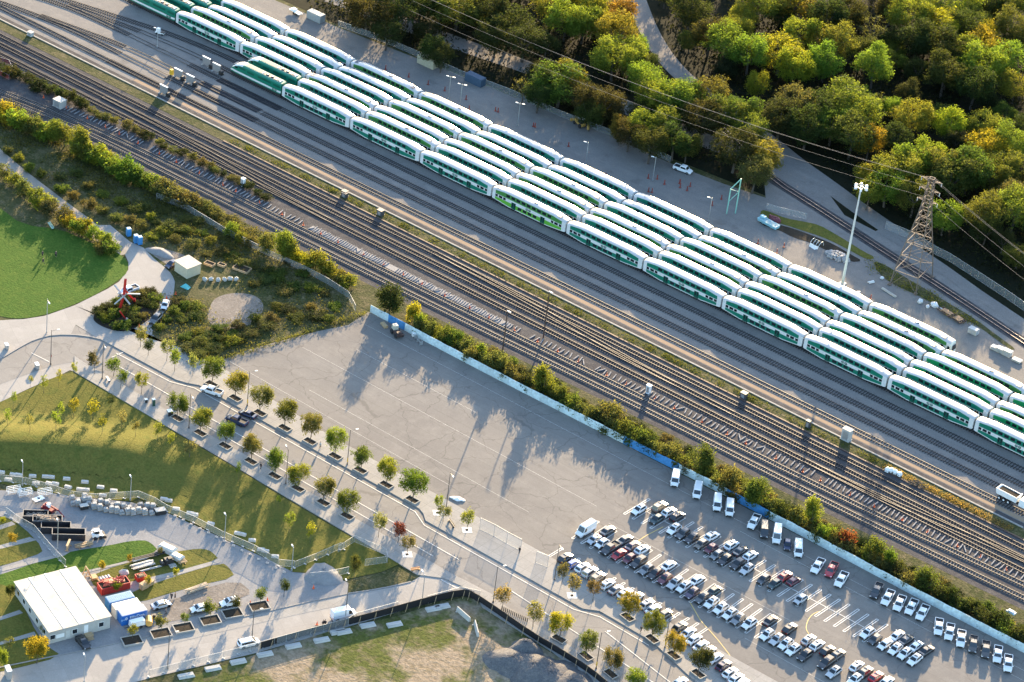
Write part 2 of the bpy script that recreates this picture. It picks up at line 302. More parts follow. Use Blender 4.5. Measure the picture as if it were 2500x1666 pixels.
sheet('overgrown_field', smooth([(36.79,-119.33),(33.67,-115.53),(32.06,-110.01),(29.43,-103.38),(22.83,-95.55),(17.33,-92.83),(12.15,-91.89),(5.09,-89.59),(1.37,-83.44),(10.63,-73.10),(29.86,-67.75),(51.41,-68.44),(61.76,-72.24),(66.68,-77.98),(59.97,-95.68),(57.12,-104.90),(55.77,-113.41),(50.69,-119.41),(42.46,-118.26)], 1, True), 3, DRY)
sheet('bare_patch', smooth([(37.33,-98.98),(34.70,-93.33),(37.12,-87.43),(42.25,-85.04),(47.17,-88.21),(49.92,-94.69),(49.21,-100.68),(44.88,-104.36),(40.95,-103.45)], 2, True), 4, DIRT)
sheet('dirt_patch', smooth([(5.09,-89.59),(7.72,-86.67),(12.44,-84.82),(18.19,-84.08),(18.12,-90.84),(13.72,-91.27)], 2, True), 4, DIRT)
LAWNP = [[(34.69,-145.37),(45.65,-145.37),(60.91,-145.59),(84.74,-146.50)], (120, -147.4), (141.5, -147.2), [(140.50,-152.61),(135.80,-162.25)], [(129.33,-164.56),(126.55,-167.03),(119.38,-167.62),(106.53,-169.14),(98.12,-169.61),(91.06,-171.11),(86.94,-170.77),(82.70,-171.81),(82.33,-173.90),(77.45,-177.74),(71.42,-182.36),(65.92,-185.57),(56.53,-190.72),(47.98,-196.70)], [(32.63,-179.91),(32.23,-167.36),(32.92,-158.09),(33.03,-153.17),(33.71,-148.76)]]
LAWNP = LAWNP[0] + LAWNP[1:3] + LAWNP[3] + LAWNP[4] + LAWNP[5]
sheet('young_lawn', LAWNP, 6, GRASS)
sheet('gravel_drive', [(48.85,-197.51),(58.44,-192.57),(65.92,-185.57),(71.42,-182.36),(82.53,-174.11),(91.06,-171.11),(106.53,-169.14),(119.38,-167.62),(126.55,-167.03),(129.98,-164.28),(135.93,-161.33),(137.78,-161.00),(142.07,-166.01),(136.08,-176.81),(131.86,-186.48),(127.47,-196.25),(121.60,-208.93),(117.00,-218.02),(111.83,-225.46),(107.62,-235.49),(105.04,-239.53),(107.48,-241.87),(102.02,-247.40)], 3, GRAV)
sheet('parked_strip', smooth([(113.66,-198.28),(114.80,-193.26),(115.72,-188.45),(119.49,-178.29),(125.37,-179.29),(124.50,-183.29),(124.27,-188.92),(121.40,-196.44),(118.28,-202.64),(114.36,-201.37)], 1, True), 5, DIRT)
for i, q in enumerate(([(79.13,-221.48),(81.71,-214.93),(85.06,-201.17),(86.42,-197.36),(90.87,-189.50),(92.46,-185.82),(94.60,-182.70),(96.39,-182.13),(100.14,-183.12),(98.11,-189.25),(94.80,-198.25),(91.98,-204.32),(84.96,-226.99)],
          [(95.57,-199.03),(100.91,-183.94),(103.18,-179.97),(105.53,-176.06),(107.49,-174.68),(109.58,-174.95),(111.61,-175.66),(108.53,-185.65),(104.24,-195.59),(101.92,-202.66),(97.34,-202.70)],
          [(106.04,-198.41),(109.29,-186.45),(112.84,-176.00),(115.33,-176.23),(118.70,-177.92),(114.93,-186.14),(112.95,-191.30),(109.95,-200.56),(107.46,-200.81)],
          [(81.09,-223.33),(85.48,-214.94),(95.40,-220.06),(101.61,-223.43),(107.07,-225.22),(111.65,-225.28),(107.62,-235.49),(103.19,-244.24)], [(60.52,-203.87),(66.04,-198.94),(71.94,-198.57),(81.86,-201.28),(82.07,-204.27),(77.17,-219.62)])):
    sheet('lawn_plot', smooth(q, 1, True), 5, GRASS if i else LAWN)
for q in ([(64.87,-207.99),(68.26,-202.00),(69.08,-199.07),(70.49,-199.26),(69.49,-203.18),(66.72,-209.74)], [(71.18,-213.96),(73.75,-207.28),(76.15,-200.34),(78.11,-199.92),(74.76,-208.25),(72.19,-214.91)], [(77.56,-220.00),(79.94,-213.23),(84.60,-201.65),(86.42,-197.36),(86.45,-199.74),(80.92,-214.18),(78.54,-220.93)], [(93.81,-200.07),(100.99,-183.05),(101.06,-184.58),(94.65,-199.99)],
          [(103.32,-196.54),(108.15,-185.25),(111.61,-175.66),(112.72,-176.12),(109.21,-186.37),(104.30,-197.09)], [(92.49,-225.30),(93.71,-220.66),(95.03,-220.82),(93.43,-226.21)], [(98.84,-231.41),(101.38,-223.66),(102.64,-224.22),(99.58,-232.12)]):
    sheet('slab_path', q, 6, CONC)
SITEP = [(146.49,-177.19),(150.39,-169.02),(153.81,-161.69),(155.98,-154.83),(159.60,-146.42),(161.20,-145.17),(169.73,-146.15),(180.23,-147.63),(188.02,-147.95),(198.21,-149.40),(207.75,-151.29),(206.86,-171.74),(153.24,-225.45),(134.44,-214.57),(139.92,-196.88)]
sheet('building_site', SITEP, 5, SITE)
sheet('footway_edge', strip_poly([(121.83,-208.70),(125.90,-199.34),(130.27,-189.62),(136.31,-176.57),(141.72,-165.59)], 3.4), 5, CONC)

# raised kerbs: a step of about 0.15 m
KERB = flat('kerb stone', (.22, .21, .20), .9)  # colour darkened to give the kerb's shaded face as a dark line
def kerb(name, pts, wd=.3, h=.2, mat=KERB):
    p = strip_poly(pts, wd); n = len(pts); b = MB()
    for i in range(n - 1):
        q = [p[i], p[i + 1], p[2 * n - 2 - i], p[2 * n - 1 - i]]; b.prism([q[3], q[2], q[1], q[0]], 0, h, 0)
    return struct(name, b.mesh(name, mat))
kerb('road_kerb', smooth(BN[1:], 1)); kerb('plaza_kerb', smooth([(18.53,-154.19),(17.87,-145.95),(17.91,-141.88),(19.44,-136.67),(24.70,-131.46),(30.91,-128.77)], 1), .5)
kerb('ditch_kerb', [(-220, -26.45), (238, -26.45)], .5, .22, flat('old kerb', (.25, .235, .21), .9, var=.3)); kerb('cable_trough', [(-20, -31.0), (300, -30.8)], .45, .22, RUST)
kerb('trail_edge', smooth([(-60, -86.2), (-30, -92.4), (-10, -96.2)], 1), .3, .15, DARKM)

# painted lines
LZ = .125
def lines(name, segs, wd, mat, z=LZ, closed=False):
    b = MB()
    for s in segs:
        for i in range(len(s) - 1):
            a, c = Vector(s[i]), Vector(s[i + 1]); d = (c - a).normalized(); q = Vector((-d.y, d.x)) * wd / 2
            b.poly([(a.x - q.x, a.y - q.y, z), (c.x - q.x, c.y - q.y, z), (c.x + q.x, c.y + q.y, z), (a.x + q.x, a.y + q.y, z)])
    return struct(name, b.mesh(name, mat))
st = []
def hairpin(x, y0, y1, sk, h=.26):
    st.append([(x - h, y0), (x - h + sk, y1), (x + h + sk, y1), (x + h, y0), (x - h, y0)])
for k in range(27): hairpin(166.4 + 2.6 * k, -93.4, -83.8, .62)
for k in range(21): hairpin(163.6 + 2.6 * k, -110.3, -100.2, .25)
for k in range(17): hairpin(164.0 + 2.6 * k, -124.6 + 5.0, -115.2, .25)
st += [[(166.7, -88.6), (234.2, -88.6)], [(163.7, -105.25), (216, -105.25)]]
lines('parking_lines', st, .17, WHITE)
lines('lot_edge_lines', [[(70, -75), (300, -75.6)], [(190, -78.6), (300, -78.9)], [(76, -85.6), (115, -85.6)], [(66, -95), (160, -95.6)], [(80, -108.4), (150, -109.4)], [(58, -113.4), (130, -114.6)], [(214, -112), (300, -113)], [(166, -99), (220, -99)]], .05, WHITE)
lines('lot_curve_lines', [smooth([(220.96,-90.55),(220.11,-92.78),(220.45,-95.47),(221.52,-98.07),(222.36,-99.22),(223.63,-100.08)], 2), smooth([(197.13,-109.97),(200.14,-111.97),(203.03,-114.05),(206.99,-115.66),(210.58,-117.27),(215.57,-119.93)], 2), [(175.07,-99.63),(175.19,-96.42),(175.96,-90.68)]], .14, YELP)
lines('road_lines', [[(36, -131.4), (54, -130.9), (60, -128.6), (131, -128.9), (136, -131.5), (180, -131.7), (186, -129.6), (200, -130)], [(40, -135.2), (150, -136)], [(60, -138.4), (145, -139.3)], [(165, -136.5), (215, -140.5), (260, -149)], [(190, -133), (215, -138)], [(151.83,-144.92),(156.56,-144.81)], [(21.79,-146.70),(27.63,-146.31)], [(36.66,-133.59),(37.02,-129.20)]], .16, WHITE)

# ---------------------------------------------------------------- grassy mound on the young lawn
import math
CREST = [(5, -222), (30, -196), (46.7, -180.6), (59.7, -169.1), (68.1, -162.8), (76.5, -157.8), (88, -155), (100, -154)]
CH = [3.0, 3.0, 3.0, 3.0, 3.0, 2.2, .9, 0.0]
def mound(x, y):
    best = None
    for i in range(len(CREST) - 1):
        (ax, ay), (bx, by) = CREST[i], CREST[i + 1]; dx, dy = bx - ax, by - ay; L2 = dx * dx + dy * dy
        t = max(0.0, min(1.0, ((x - ax) * dx + (y - ay) * dy) / L2)); px, py = ax + dx * t, ay + dy * t; d = math.hypot(x - px, y - py)
        if best is None or d < best[0]: best = (d, (dx * (y - ay) - dy * (x - ax)) >= 0, CH[i] + (CH[i + 1] - CH[i]) * t)
    d, north, H = best; w = 17.0 if north else 9.5
    return H * .5 * (1 + math.cos(math.pi * min(1.0, d / w)))

def make_mound():
    b = MB(); N = 1.1; idx = {}
    x0, y0 = 0.0, -215.0; nx, ny = 95, 66
    for i in range(nx + 1):
        for j in range(ny + 1):
            x, y = x0 + i * N, y0 + j * N; idx[i, j] = len(b.v); h = mound(x, y); b.v.append((x, y, h + .118 if h > .02 else .06))
    for i in range(nx):
        for j in range(ny):
            x, y = x0 + i * N, y0 + j * N
            if y > -147.5 or (x < 36 and y > -147 - (36 - x) * .3): continue
            q = [idx[i, j], idx[i + 1, j], idx[i + 1, j + 1], idx[i, j + 1]]
            if max(b.v[k][2] for k in q) > .13 and min(mound(b.v[k][0], b.v[k][1]) for k in q) > 0.0: b.f.append(q); b.m.append(0)
    struct('grass_mound', b.mesh('grass_mound', GRASS, True))
make_mound()

# ---------------------------------------------------------------- railway tracks: each one a thing with ties and two rails
def track(pl, label, tie_mat=TIE, z=.07, sp=.78, flush=None, rail=None, group='tracks of the rail yard'):
    t = thing('railway_track', label, 'railway track', (0, 0, 0), 0, group)
    tb = MB(); rb = [MB(), MB()]
    L = 0.0; nx = 0.0; gap = False
    for i in range(len(pl) - 1):
        a, b = Vector(pl[i]), Vector(pl[i + 1]); d = b - a; n = d.length
        if n < 1e-6: continue
        d /= n; q = Vector((-d.y, d.x)); ang = math.atan2(d.y, d.x)
        while nx < L + n:
            c = a + d * (nx - L)
            if flush and flush[0] < c.x < flush[1]:
                if not gap and tb.v: put('ties', tb.mesh('ties', tie_mat), t); tb = MB()
                gap = True
            else: gap = False; tb.box((c.x, c.y, z + .055), (.22, 2.6, .11), 0, ang)
            nx += sp * (.93 + .14 * rnd.random())
        for k, s in ((0, -1), (1, 1)):
            o = q * (s * .7525); zz = z + (.02 if flush and flush[0] < (a.x + b.x) / 2 < flush[1] else .11)
            rb[k].beam((a.x + o.x - d.x * .03, a.y + o.y - d.y * .03, zz + .08), (b.x + o.x + d.x * .03, b.y + o.y + d.y * .03, zz + .08), .085, .16)
        L += n
    put('ties', tb.mesh('ties', tie_mat), t)
    for k in (0, 1): put('rail', rb[k].mesh('rail', rail or (RAILSHADE if 'yard' in group else STEEL)), t)
    return t
def tbed(name, pl, wd, mat, z):
    b = MB()
    for i in range(len(pl) - 1):
        a, c = Vector(pl[i]), Vector(pl[i + 1]); d = (c - a).normalized(); q = Vector((-d.y, d.x)) * wd / 2
        b.poly([(a.x - q.x, a.y - q.y, z), (c.x - q.x, c.y - q.y, z), (c.x + q.x, c.y + q.y, z), (a.x + q.x, a.y + q.y, z)])
    struct(name, b.mesh(name, mat))
def xs(*p): return list(p)
track([(-220, -20.9), (-60, -20.9), (10, -21.0), (100, -20.7), (340, -21.5)], 'brightly sunlit track beside the orange service path')
track(smooth([(-220, -46), (-140, -22.5), (-122.4, -18.7), (-108.4, -16.2), (-93, -14.9), (-76.5, -15.0), (-55, -15.2), (340, -15.5)], 2), 'yard track second from the orange service path, sunk in paving at its left end', flush=(-76, -57))
track(smooth([(-108.4, -15.6), (-94, -13.2), (-79.5, -10.8), (-60, -10.2), (340, -10.6)], 2), 'yard track running midway between the front trains and the service path', flush=(-78, -24))
track(smooth([(-180, -22), (-110.7, -5.7), (-100, -4.6), (-85, -4.4), (-60, -4.6), (340, -4.7)], 2), 'empty yard track closest to the front row of trains', flush=(-82, -58))
track(smooth([(-108, -4.2), (-90, -1.4), (-74, .8), (-50, 1.5), (340, 1.5)], 2), 'track under the front row of trains', flush=(-82, -58))
track(smooth([(-160, -15), (-109.5, -2.3), (-95.7, .9), (-86, 2.9), (-77, 5.0), (-60, 7.1), (-40, 7.4), (340, 7.4)], 2), 'track under the second row of trains from the front', flush=None)
for y, k in ((12.0, 'third'), (17.8, 'fourth'), (22.5, 'fifth'), (28.3, 'sixth and hindmost')):
    track([(-220, y), (340, y)], 'track under the %s row of trains from the front' % k, sp=.8)
MT = 'main line tracks below the yard'
track([(-220, -33.9), (340, -33.7)], 'shiny main line track closest to the weedy verge', group=MT)
track(smooth([(-220, -37.6), (-40, -37.8), (140, -38.0), (340, -37.6)], 1), 'main line track in the middle of the three straight main tracks', group=MT)
track([(-220, -42.0), (340, -42.2)], 'main line track next to the line of loose ties', group=MT)
track(smooth([(-60, -38.0), (-36, -38.2), (-12, -39.6), (8, -41.4), (30, -42.0)], 2), 'crossover curving between two main tracks on the left', z=.085, group=MT)
track(smooth([(60, -33.8), (86, -34.4), (110, -36.2), (135, -37.8), (160, -38.0)], 2), 'crossover curving between two main tracks in the middle', z=.085, group=MT)
track(smooth([(185, -42.1), (205, -41.6), (225, -39.8), (245, -38.2), (262, -37.8)], 2), 'crossover curving between two main tracks on the right', z=.085, group=MT)
track(C1, 'curving track between the loose ties and the hedge side track', TIEC, group=MT, sp=.75)
track(C2, 'outermost curving track beside the hedge, with pale ties', TIEC, group=MT, sp=.75)
track(smooth([(60, 92), (98, 71.6), (115, 68), (131, 64.2), (149, 59.9), (162, 57.3), (196, 49), (340, 12)], 2), 'single siding track running past the lattice tower below the trees', group='tracks beside the woods', z=.1)
# oily stone under the stabling tracks on the left
tbed('oily_stone', [(-46, -4.7), (-22, -4.7)], 3.0, OIL, .068); tbed('oily_stone', [(-48, -10.2), (-25, -10.2)], 3.0, OIL, .068)
tbed('oily_stone', [(-46, -15.1), (-22, -15.1)], 3.0, OIL, .068); tbed('oily_stone', [(-75, -20.8), (-35, -20.9)], 2.8, OIL, .068)
for pl in (C1, C2): tbed('track_stone', pl, 3.4, BALL, .045)
for y in (-33.8, -37.8, -42.1): tbed('dark_track_stone', [(-220, y), (340, y)], 1.25, OIL, .06)

# loose new ties laid out beside the curving track
tb = MB(); tb.box((0, 0, .11), (.27, 2.5, .22), 0); tb.box((0, -.75, .235), (.2, .36, .03), 0); tb.box((0, .75, .235), (.2, .36, .03), 0)
TM = tb.mesh('loose_tie', flat('weathered loose tie', (.20, .197, .20), .9, var=.3, scale=2))
LT = smooth([(-70, -51.2), (-46, -49.2), (-25, -49.3), (-5, -48.9), (20, -48.6), (97, -47.6), (134, -46.6), (150, -45.9), (203, -45.2), (244, -44.6), (262, -43.6)], 1)
x = -66.0; nt_ = 0
while x < 252 and nt_ < 296:
    dense = 28 < x < 96; y = interp(LT, x)
    mass('loose_tie', TM, None, 'loose grey tie lying in the row between the main tracks and the cones' if not dense else 'loose grey tie packed close in the pale stretch of the row', 'railway tie', (x, y + rnd.uniform(-.25, .25), .05), rnd.gauss(.12, .1) + (rnd.choice((-.5, .6)) if rnd.random() < .1 else 0), 'loose ties laid beside the track')
    nt_ += 1; x += .78 if dense else rnd.uniform(1.05, 1.6)
    if rnd.random() < .03: x += 3
tbed('pale_stone_strip', [(28, -48.5), (96, -47.6)], 2.2, flat('pale crushed stone', (.22, .21, .205), .95, var=.3), .07)

# ---------------------------------------------------------------- trains
TEAL = flat('teal train paint', (.006, .155, .095), .35, var=.1, coat=.5); LIME = flat('lime train paint', (.11, .36, .035), .35, var=.08, coat=.5)
MOSS = flat('mid green train paint', (.055, .20, .045), .35, var=.08, coat=.5); EMER = flat('emerald train paint', (.006, .22, .075), .35, var=.08, coat=.5)
TWHT = flat('train white', (.64, .63, .60), .3, var=.07, coat=.4, scale=.6); ROOFW = flat('train roof white', (.44, .425, .40), .3, var=.08, coat=.5, scale=.5)
DKGR = flat('dark green', (.003, .07, .045), .4)
HL, HW = 12.75, 1.5
def zb(x): a = abs(x); return .48 if a < 6.8 else .48 + .62 * (a - 6.8) / (HL - 6.8)
def zs(x): a = abs(x); return 4.42 if a < 8.4 else 4.42 - .55 * (a - 8.4) / (HL - 8.4)
def zr(x): a = abs(x); return 4.70 if a < 8.2 else 4.70 - .55 * (a - 8.2) / (HL - 8.2)
def coach_template(up, lo, cab=False):
    T = []; XS = [-HL, -12.45, -11.55, -10.2, -8.4, -6.8, -4, 0, 4, 6.8, 8.4, 10.2, 11.55, 12.45, HL]
    b = MB()
    for s in (-1, 1):                                     # sides: white skirt, lower colour, white stripe, upper colour
        for i in range(len(XS) - 1):
            x0, x1 = XS[i], XS[i + 1]; e = abs((x0 + x1) / 2) > 11.55
            y = lambda x: s * (HW - (.16 if abs(x) == HL else 0))
            lv0 = [zb(x0), zb(x0) + .22, max(1.95, zb(x0) + .25), 2.92, max(3.0, zs(x0) - .06), zs(x0)]
            lv1 = [zb(x1), zb(x1) + .22, max(1.95, zb(x1) + .25), 2.92, max(3.0, zs(x1) - .06), zs(x1)]
            for k in range(5):
                mt = 0 if e else (0, 2, 0, 1, 0)[k]
                if cab and x0 >= 8.4: mt = 0 if k != 3 or x0 > 11 else 1
                q = [(x0, y(x0), lv0[k]), (x1, y(x1), lv1[k]), (x1, y(x1), lv1[k + 1]), (x0, y(x0), lv0[k + 1])]
                b.poly(q if s < 0 else q[::-1], mt)
    for s in (-1, 1):
        x = s * HL; q = [(x, -HW + .16, zb(x)), (x, HW - .16, zb(x)), (x, HW - .16, zs(x)), (x, .8, zr(x) - .12), (x, -.8, zr(x) - .12), (x, -HW + .16, zs(x))]
        if not (cab and s > 0): b.poly(q if s > 0 else q[::-1], 0)
        b.box((s * (HL + .12), 0, 2.2), (.3, 1.3, 2.4), 3)
    b.poly([(x, -HW + .05, zb(x)) for x in XS] + [(x, HW - .05, zb(x)) for x in XS[::-1]], 3)
    for s in (1,):                                        # windows of the side away from the street
        for x in [-7.2 + 1.8 * k for k in range(9)]: b.box((x, s * HW, 3.55), (1.25, .03, .78), 3)
    if cab:
        b.loft([[(HL, -1.34, .95), (HL, 1.34, .95), (HL, 1.34, 3.7), (HL, .8, 4.28), (HL, -.8, 4.28), (HL, -1.34, 3.7)], [(13.3, -1.15, .9), (13.3, 1.15, .9), (13.15, 1.15, 2.6), (12.95, .7, 3.95), (12.95, -.7, 3.95), (13.15, -1.15, 2.6)]], 0)
    T.append(('body', b.mesh('coach_body', [TWHT, up, lo, DARKM], False), -1, (0, 0, 0), 0))
    r = MB(); sec = []
    for x in XS:
        k = .16 if abs(x) == HL else 0; a, t = zs(x), zr(x); d = t - a
        sec.append([(x, -HW + k, a), (x, -1.30 + k, a + d * .36), (x, -.9 + k, a + d * .72), (x, -.4, a + d * .96), (x, 0, t), (x, .4, a + d * .93), (x, .9 - k, a + d * .66), (x, 1.30 - k, a + d * .2), (x, HW - k, a)])
    r.loft(sec, 0, caps=True, closed=False)
    rm = r.mesh('coach_roof', [ROOFW]); rm.polygons.foreach_set('use_smooth', [True] * len(rm.polygons)); T.append(('roof', rm, -1, (0, 0, 0), 0))
    w_ = MB(); w_.box((0, 0, 0), (1.25, .05, .78), 0); wm = w_.mesh('coach_window', GLASS)
    for k in range(9): T.append(('window', wm, -1, (-7.2 + 1.8 * k, -HW, 3.72), 0))
    for k in range(4): T.append(('window', wm, -1, (-2.9 + 1.75 * k, -HW, 1.42), 0))
    w2 = MB(); w2.box((0, 0, 0), (.85, .05, .72), 0); w2m = w2.mesh('end_window', GLASS); w3 = MB(); w3.box((0, 0, 0), (1.2, .05, .72), 0); w3m = w3.mesh('end_window', GLASS)
    for s in (-1, 1):
        if cab and s > 0: continue
        for q, mm in ((11.1, w2m), (9.7, w3m), (8.35, w2m)): T.append(('window', mm, -1, (s * q, -HW, 2.42), 0))
    d = MB(); d.box((0, 0, 0), (1.5, .04, 1.95), 0); dm = d.mesh('coach_door', DKGR)
    g = MB(); g.box((0, 0, 0), (.34, .03, 1.15), 0); gm = g.mesh('door_window', GLASS)
    sp = MB(); sp.box((0, 0, 0), (1.6, .3, .12), 0); sm = sp.mesh('door_step', DARKM)
    for x in (-5.05, 5.05):
        T.append(('door', dm, -1, (x, -HW, 1.5), 0)); p = len(T) - 1
        for q in (-.36, .36): T.append(('door_window', gm, p, (q, -.025, .25), 0))
        T.append(('step', sm, -1, (x, -HW, .42), 0))
    lg = MB()
    for cx in (-.48, .48):
        lg.prism([(cx + .45 * math.cos(t * math.pi / 8), .36 * math.sin(t * math.pi / 8)) for t in range(16)], 0, .02, 0)
        lg.box((cx + .03 * (1 if cx < 0 else 0), 0, .025), (.5, .10, .012), 1); lg.box((cx, .2, .025), (.34, .06, .012), 1)
        if cx < 0: lg.box((cx + .42, .1, .025), (.16, .16, .012), 1)
    lg.v = [(a, -c, e) for a, e, c in lg.v]
    T.append(('logo', lg.mesh('logo', [DKGR, TWHT]), -1, (0, -HW - .005, 2.43), 0))
    if up is MOSS or cab:
        hv = MB(); hv.box((0, 0, 0), (1.5, .75, .06), 0); hv.box((0, 1.0, .0), (1.5, .75, .06), 0); hm = hv.mesh('roof_grille', flat('roof grille', (.10, .10, .12), .6))
        T.append(('roof_grille', hm, -1, (9.9, -.5, zr(9.9) + .0), 0)); T.append(('roof_grille', hm, -1, (-11.0, -.5, zr(-11) + .0), 0))
        an = MB(); an.box((0, 0, .12), (.9, .12, .2), 0); an.box((.5, .35, .1), (.5, .12, .2), 0); T.append(('roof_aerial', an.mesh('roof_aerial', DARKM), -1, (1.4, -.2, 4.68), 0))
    else:
        hv = MB(); hv.box((0, 0, 0), (.5, .4, .09), 0); hm = hv.mesh('roof_vent', flat('roof vent', (.13, .13, .13), .6))
        for x, y in ((-9.5, -.55), (10.4, -.5), (9.0, .3)): T.append(('roof_vent', hm, -1, (x, y, zr(x) - .06), 0))
    bg = MB(); bg.box((0, 0, .45), (3.4, 2.2, .5), 0)
    for x in (-1.2, 1.2):
        for y in (-.76, .76): bg.tube((x, y - .07, .46), (x, y + .07, .46), .43, n=10, m=0)
    bm = bg.mesh('bogie', DARKM)
    for x in (-8.9, 8.9): T.append(('bogie', bm, -1, (x, 0, .12), 0))
    if cab:
        c = MB(); c.poly([(13.32, -1.0, 1.9), (13.32, 1.0, 1.9), (13.12, .9, 3.35), (13.12, -.9, 3.35)], 0); c.box((13.2, 0, 2.6), (.16, 1.9, 1.3), 0); T.append(('windscreen', c.mesh('cab_windscreen', GLASS), -1, (0, 0, 0), 0))
        s_ = MB(); s_.prism([(0, 0), (.75, 0), (.55, .9), (0, .9)], 0, .04, 0); s_.v = [(a, -e, c_) for a, c_, e in s_.v]
        T.append(('cab_window', s_.mesh('cab_window', GLASS), -1, (12.0, -HW + .04, 2.2), 0)); T.append(('cab_window', w2m, -1, (10.4, -HW, 2.5), 0)); T.append(('window', w3m, -1, (7.6, -HW, 2.42), 0))
    return T
CT = {'t': coach_template(TEAL, TEAL), 'l': coach_template(MOSS, LIME), 'e': coach_template(EMER, EMER), 'c': coach_template(MOSS, LIME, True)}
CW = {'t': 'teal and white', 'l': 'lime green and white', 'e': 'bright emerald and white', 'c': 'lime green and white cab'}
def loco_template():
    T = []; b = MB()
    # a streamlined body: the nose points to -x
    prof = [(-10.2, 1.15, 1.5, .95), (-10.0, 1.15, 2.0, 1.15), (-9.3, 1.15, 2.9, 1.3), (-8.2, 1.15, 3.75, 1.4), (-6.8, 1.15, 4.35, 1.45), (-5.2, 1.15, 4.6, 1.48), (8.9, 1.15, 4.55, 1.48), (9.7, 1.15, 4.4, 1.3)]
    sec = []
    for x, z0, z1, hw in prof:
        zz = [z0, z0 + min(.35, (z1 - z0) * .3), z0 + min(.95, (z1 - z0) * .7), max(z1 - .45, z0 + (z1 - z0) * .75)]
        sec.append([(x, -hw, zz[0]), (x, -hw, zz[1]), (x, -hw, zz[2]), (x, -hw * .98, zz[3]), (x, -hw * .72, z1), (x, hw * .72, z1), (x, hw * .98, zz[3]), (x, hw, zz[2]), (x, hw, zz[1]), (x, hw, zz[0])])
    def mf(i, j):
        if i == -2: return 0
        if j in (1, 7): return 1
        if j == 4 and i < 5: return 1
        if j in (3, 5) and i in (2, 3, 4): return 1
        return 0
    b.loft(sec, 0, True, True, mf); T.append(('body', b.mesh('loco_body', [TEAL, TWHT, DARKM]), -1, (0, 0, 0), 0))
    f = MB(); f.box((0, 0, .8), (19.2, 2.7, .75), 0); f.box((0, 0, .5), (5.5, 2.5, .7), 0); T.append(('underframe', f.mesh('loco_underframe', DARKM), -1, (0, 0, 0), 0))
    g = MB(); g.poly([(-9.25, -1.0, 2.98), (-9.25, 1.0, 2.98), (-8.25, 1.0, 3.78), (-8.25, -1.0, 3.78)][::-1], 0); g.box((-8.85, 0, 3.3), (.5, 2.0, .5), 0); T.append(('windscreen', g.mesh('loco_windscreen', GLASS), -1, (0, 0, 0), 0))
    s = MB(); s.box((0, 0, 0), (1.0, .05, .55), 0); T.append(('cab_window', s.mesh('loco_side_window', GLASS), -1, (-7.6, -1.44, 3.1), 0))
    v = MB(); v.box((0, 0, 0), (2.6, .05, .55), 0); vm = v.mesh('side_grille', DKGR)
    for x, z in ((-5.4, 3.5), (-2.0, 3.3), (2.2, 3.4), (4.6, 3.4), (8.1, 3.3)): T.append(('side_grille', vm, -1, (x, -1.47, z), 0))
    p = MB(); p.box((0, 0, 0), (13.2, 1.5, .06), 0); T.append(('roof_panel', p.mesh('loco_roof_panel', DARKM), -1, (2.0, 0, 4.6), 0))
    fn = MB(); fn.tube((0, 0, 0), (0, 0, .16), .5, n=12, m=0); fn.tube((0, 0, .1), (0, 0, .2), .3, n=12, m=1); fm = fn.mesh('roof_fan', [DARKM, WHT])
    for x in (3.4, 5.2): T.append(('roof_fan', fm, -1, (x, 0, 4.63), 0))
    h = MB(); h.box((0, 0, 0), (1.0, 1.4, .12), 0); hm = h.mesh('roof_hatch', flat('tan roof hatch', (.36, .30, .23), .6)); T.append(('roof_hatch', hm, -1, (6.8, 0, 4.64), 0))
    e = MB(); e.box((0, 0, 0), (.3, 1.5, .14), 0); em = e.mesh('roof_rib', TWHT)
    for x in (1.9, 8.6): T.append(('roof_rib', em, -1, (x, 0, 4.64), 0))
    e = MB(); e.box((0, 0, 0), (.7, .6, .16), 0); T.append(('exhaust', e.mesh('loco_exhaust', WHT), -1, (8.0, 0, 4.64), 0))
    bg = MB(); bg.box((0, 0, .5), (3.9, 2.3, .55), 0)
    for x in (-1.4, 1.4):
        for y in (-.76, .76): bg.tube((x, y - .07, .5), (x, y + .07, .5), .5, n=10)
    bm = bg.mesh('loco_bogie', DARKM)
    for x in (-6.6, 6.6): T.append(('bogie', bm, -1, (x, 0, .12), 0))
    lm = [t for t in CT['t'] if t[0] == 'logo'][0][1]
    T.append(('logo', lm, -1, (7.4, -1.5, 1.82), 0))
    return T
LT_ = loco_template()
ROWS = [  # row word, y, x of the first gap, colours, locomotive
    ('front', 1.5, -26.0, 'tttltttttttl', True), ('second', 7.4, -25.3, 'tlttttttteet', True),
    ('third', 12.0, -78.0, 'ttlttlllteelt', True), ('fourth', 17.8, -77.4, 'lttlllttlteett', True),
    ('fifth', 22.5, -74.7, 'tttttttltlleet', True), ('hindmost sixth', 28.3, -74.8, 'ttlltttttc', True)]
ROWS[0] = ('front', 1.5, -26.0, 'tttltttttttl'.replace('tttl', 'tttl', 1), True)
for rw, y, x0, cols, lo in ROWS:
    n = 0
    for i, c in enumerate(cols):
        x = x0 + 26.0 * i + 13.0
        if x > 275: break
        n += 1
        lab = '%s coach, %s from the left in the %s train row' % (CW[c], ORD[i], rw)
        inst(CT[c], 'bilevel_coach', lab, 'train coach', (x, y, .22), 0, 'coaches in the %s row of parked trains' % rw)
    inst(LT_, 'diesel_locomotive', 'green locomotive at the left end of the %s train row' % rw, 'locomotive', (x0 - 10.0, y, .22), 0, 'locomotives at the left ends of the trains')

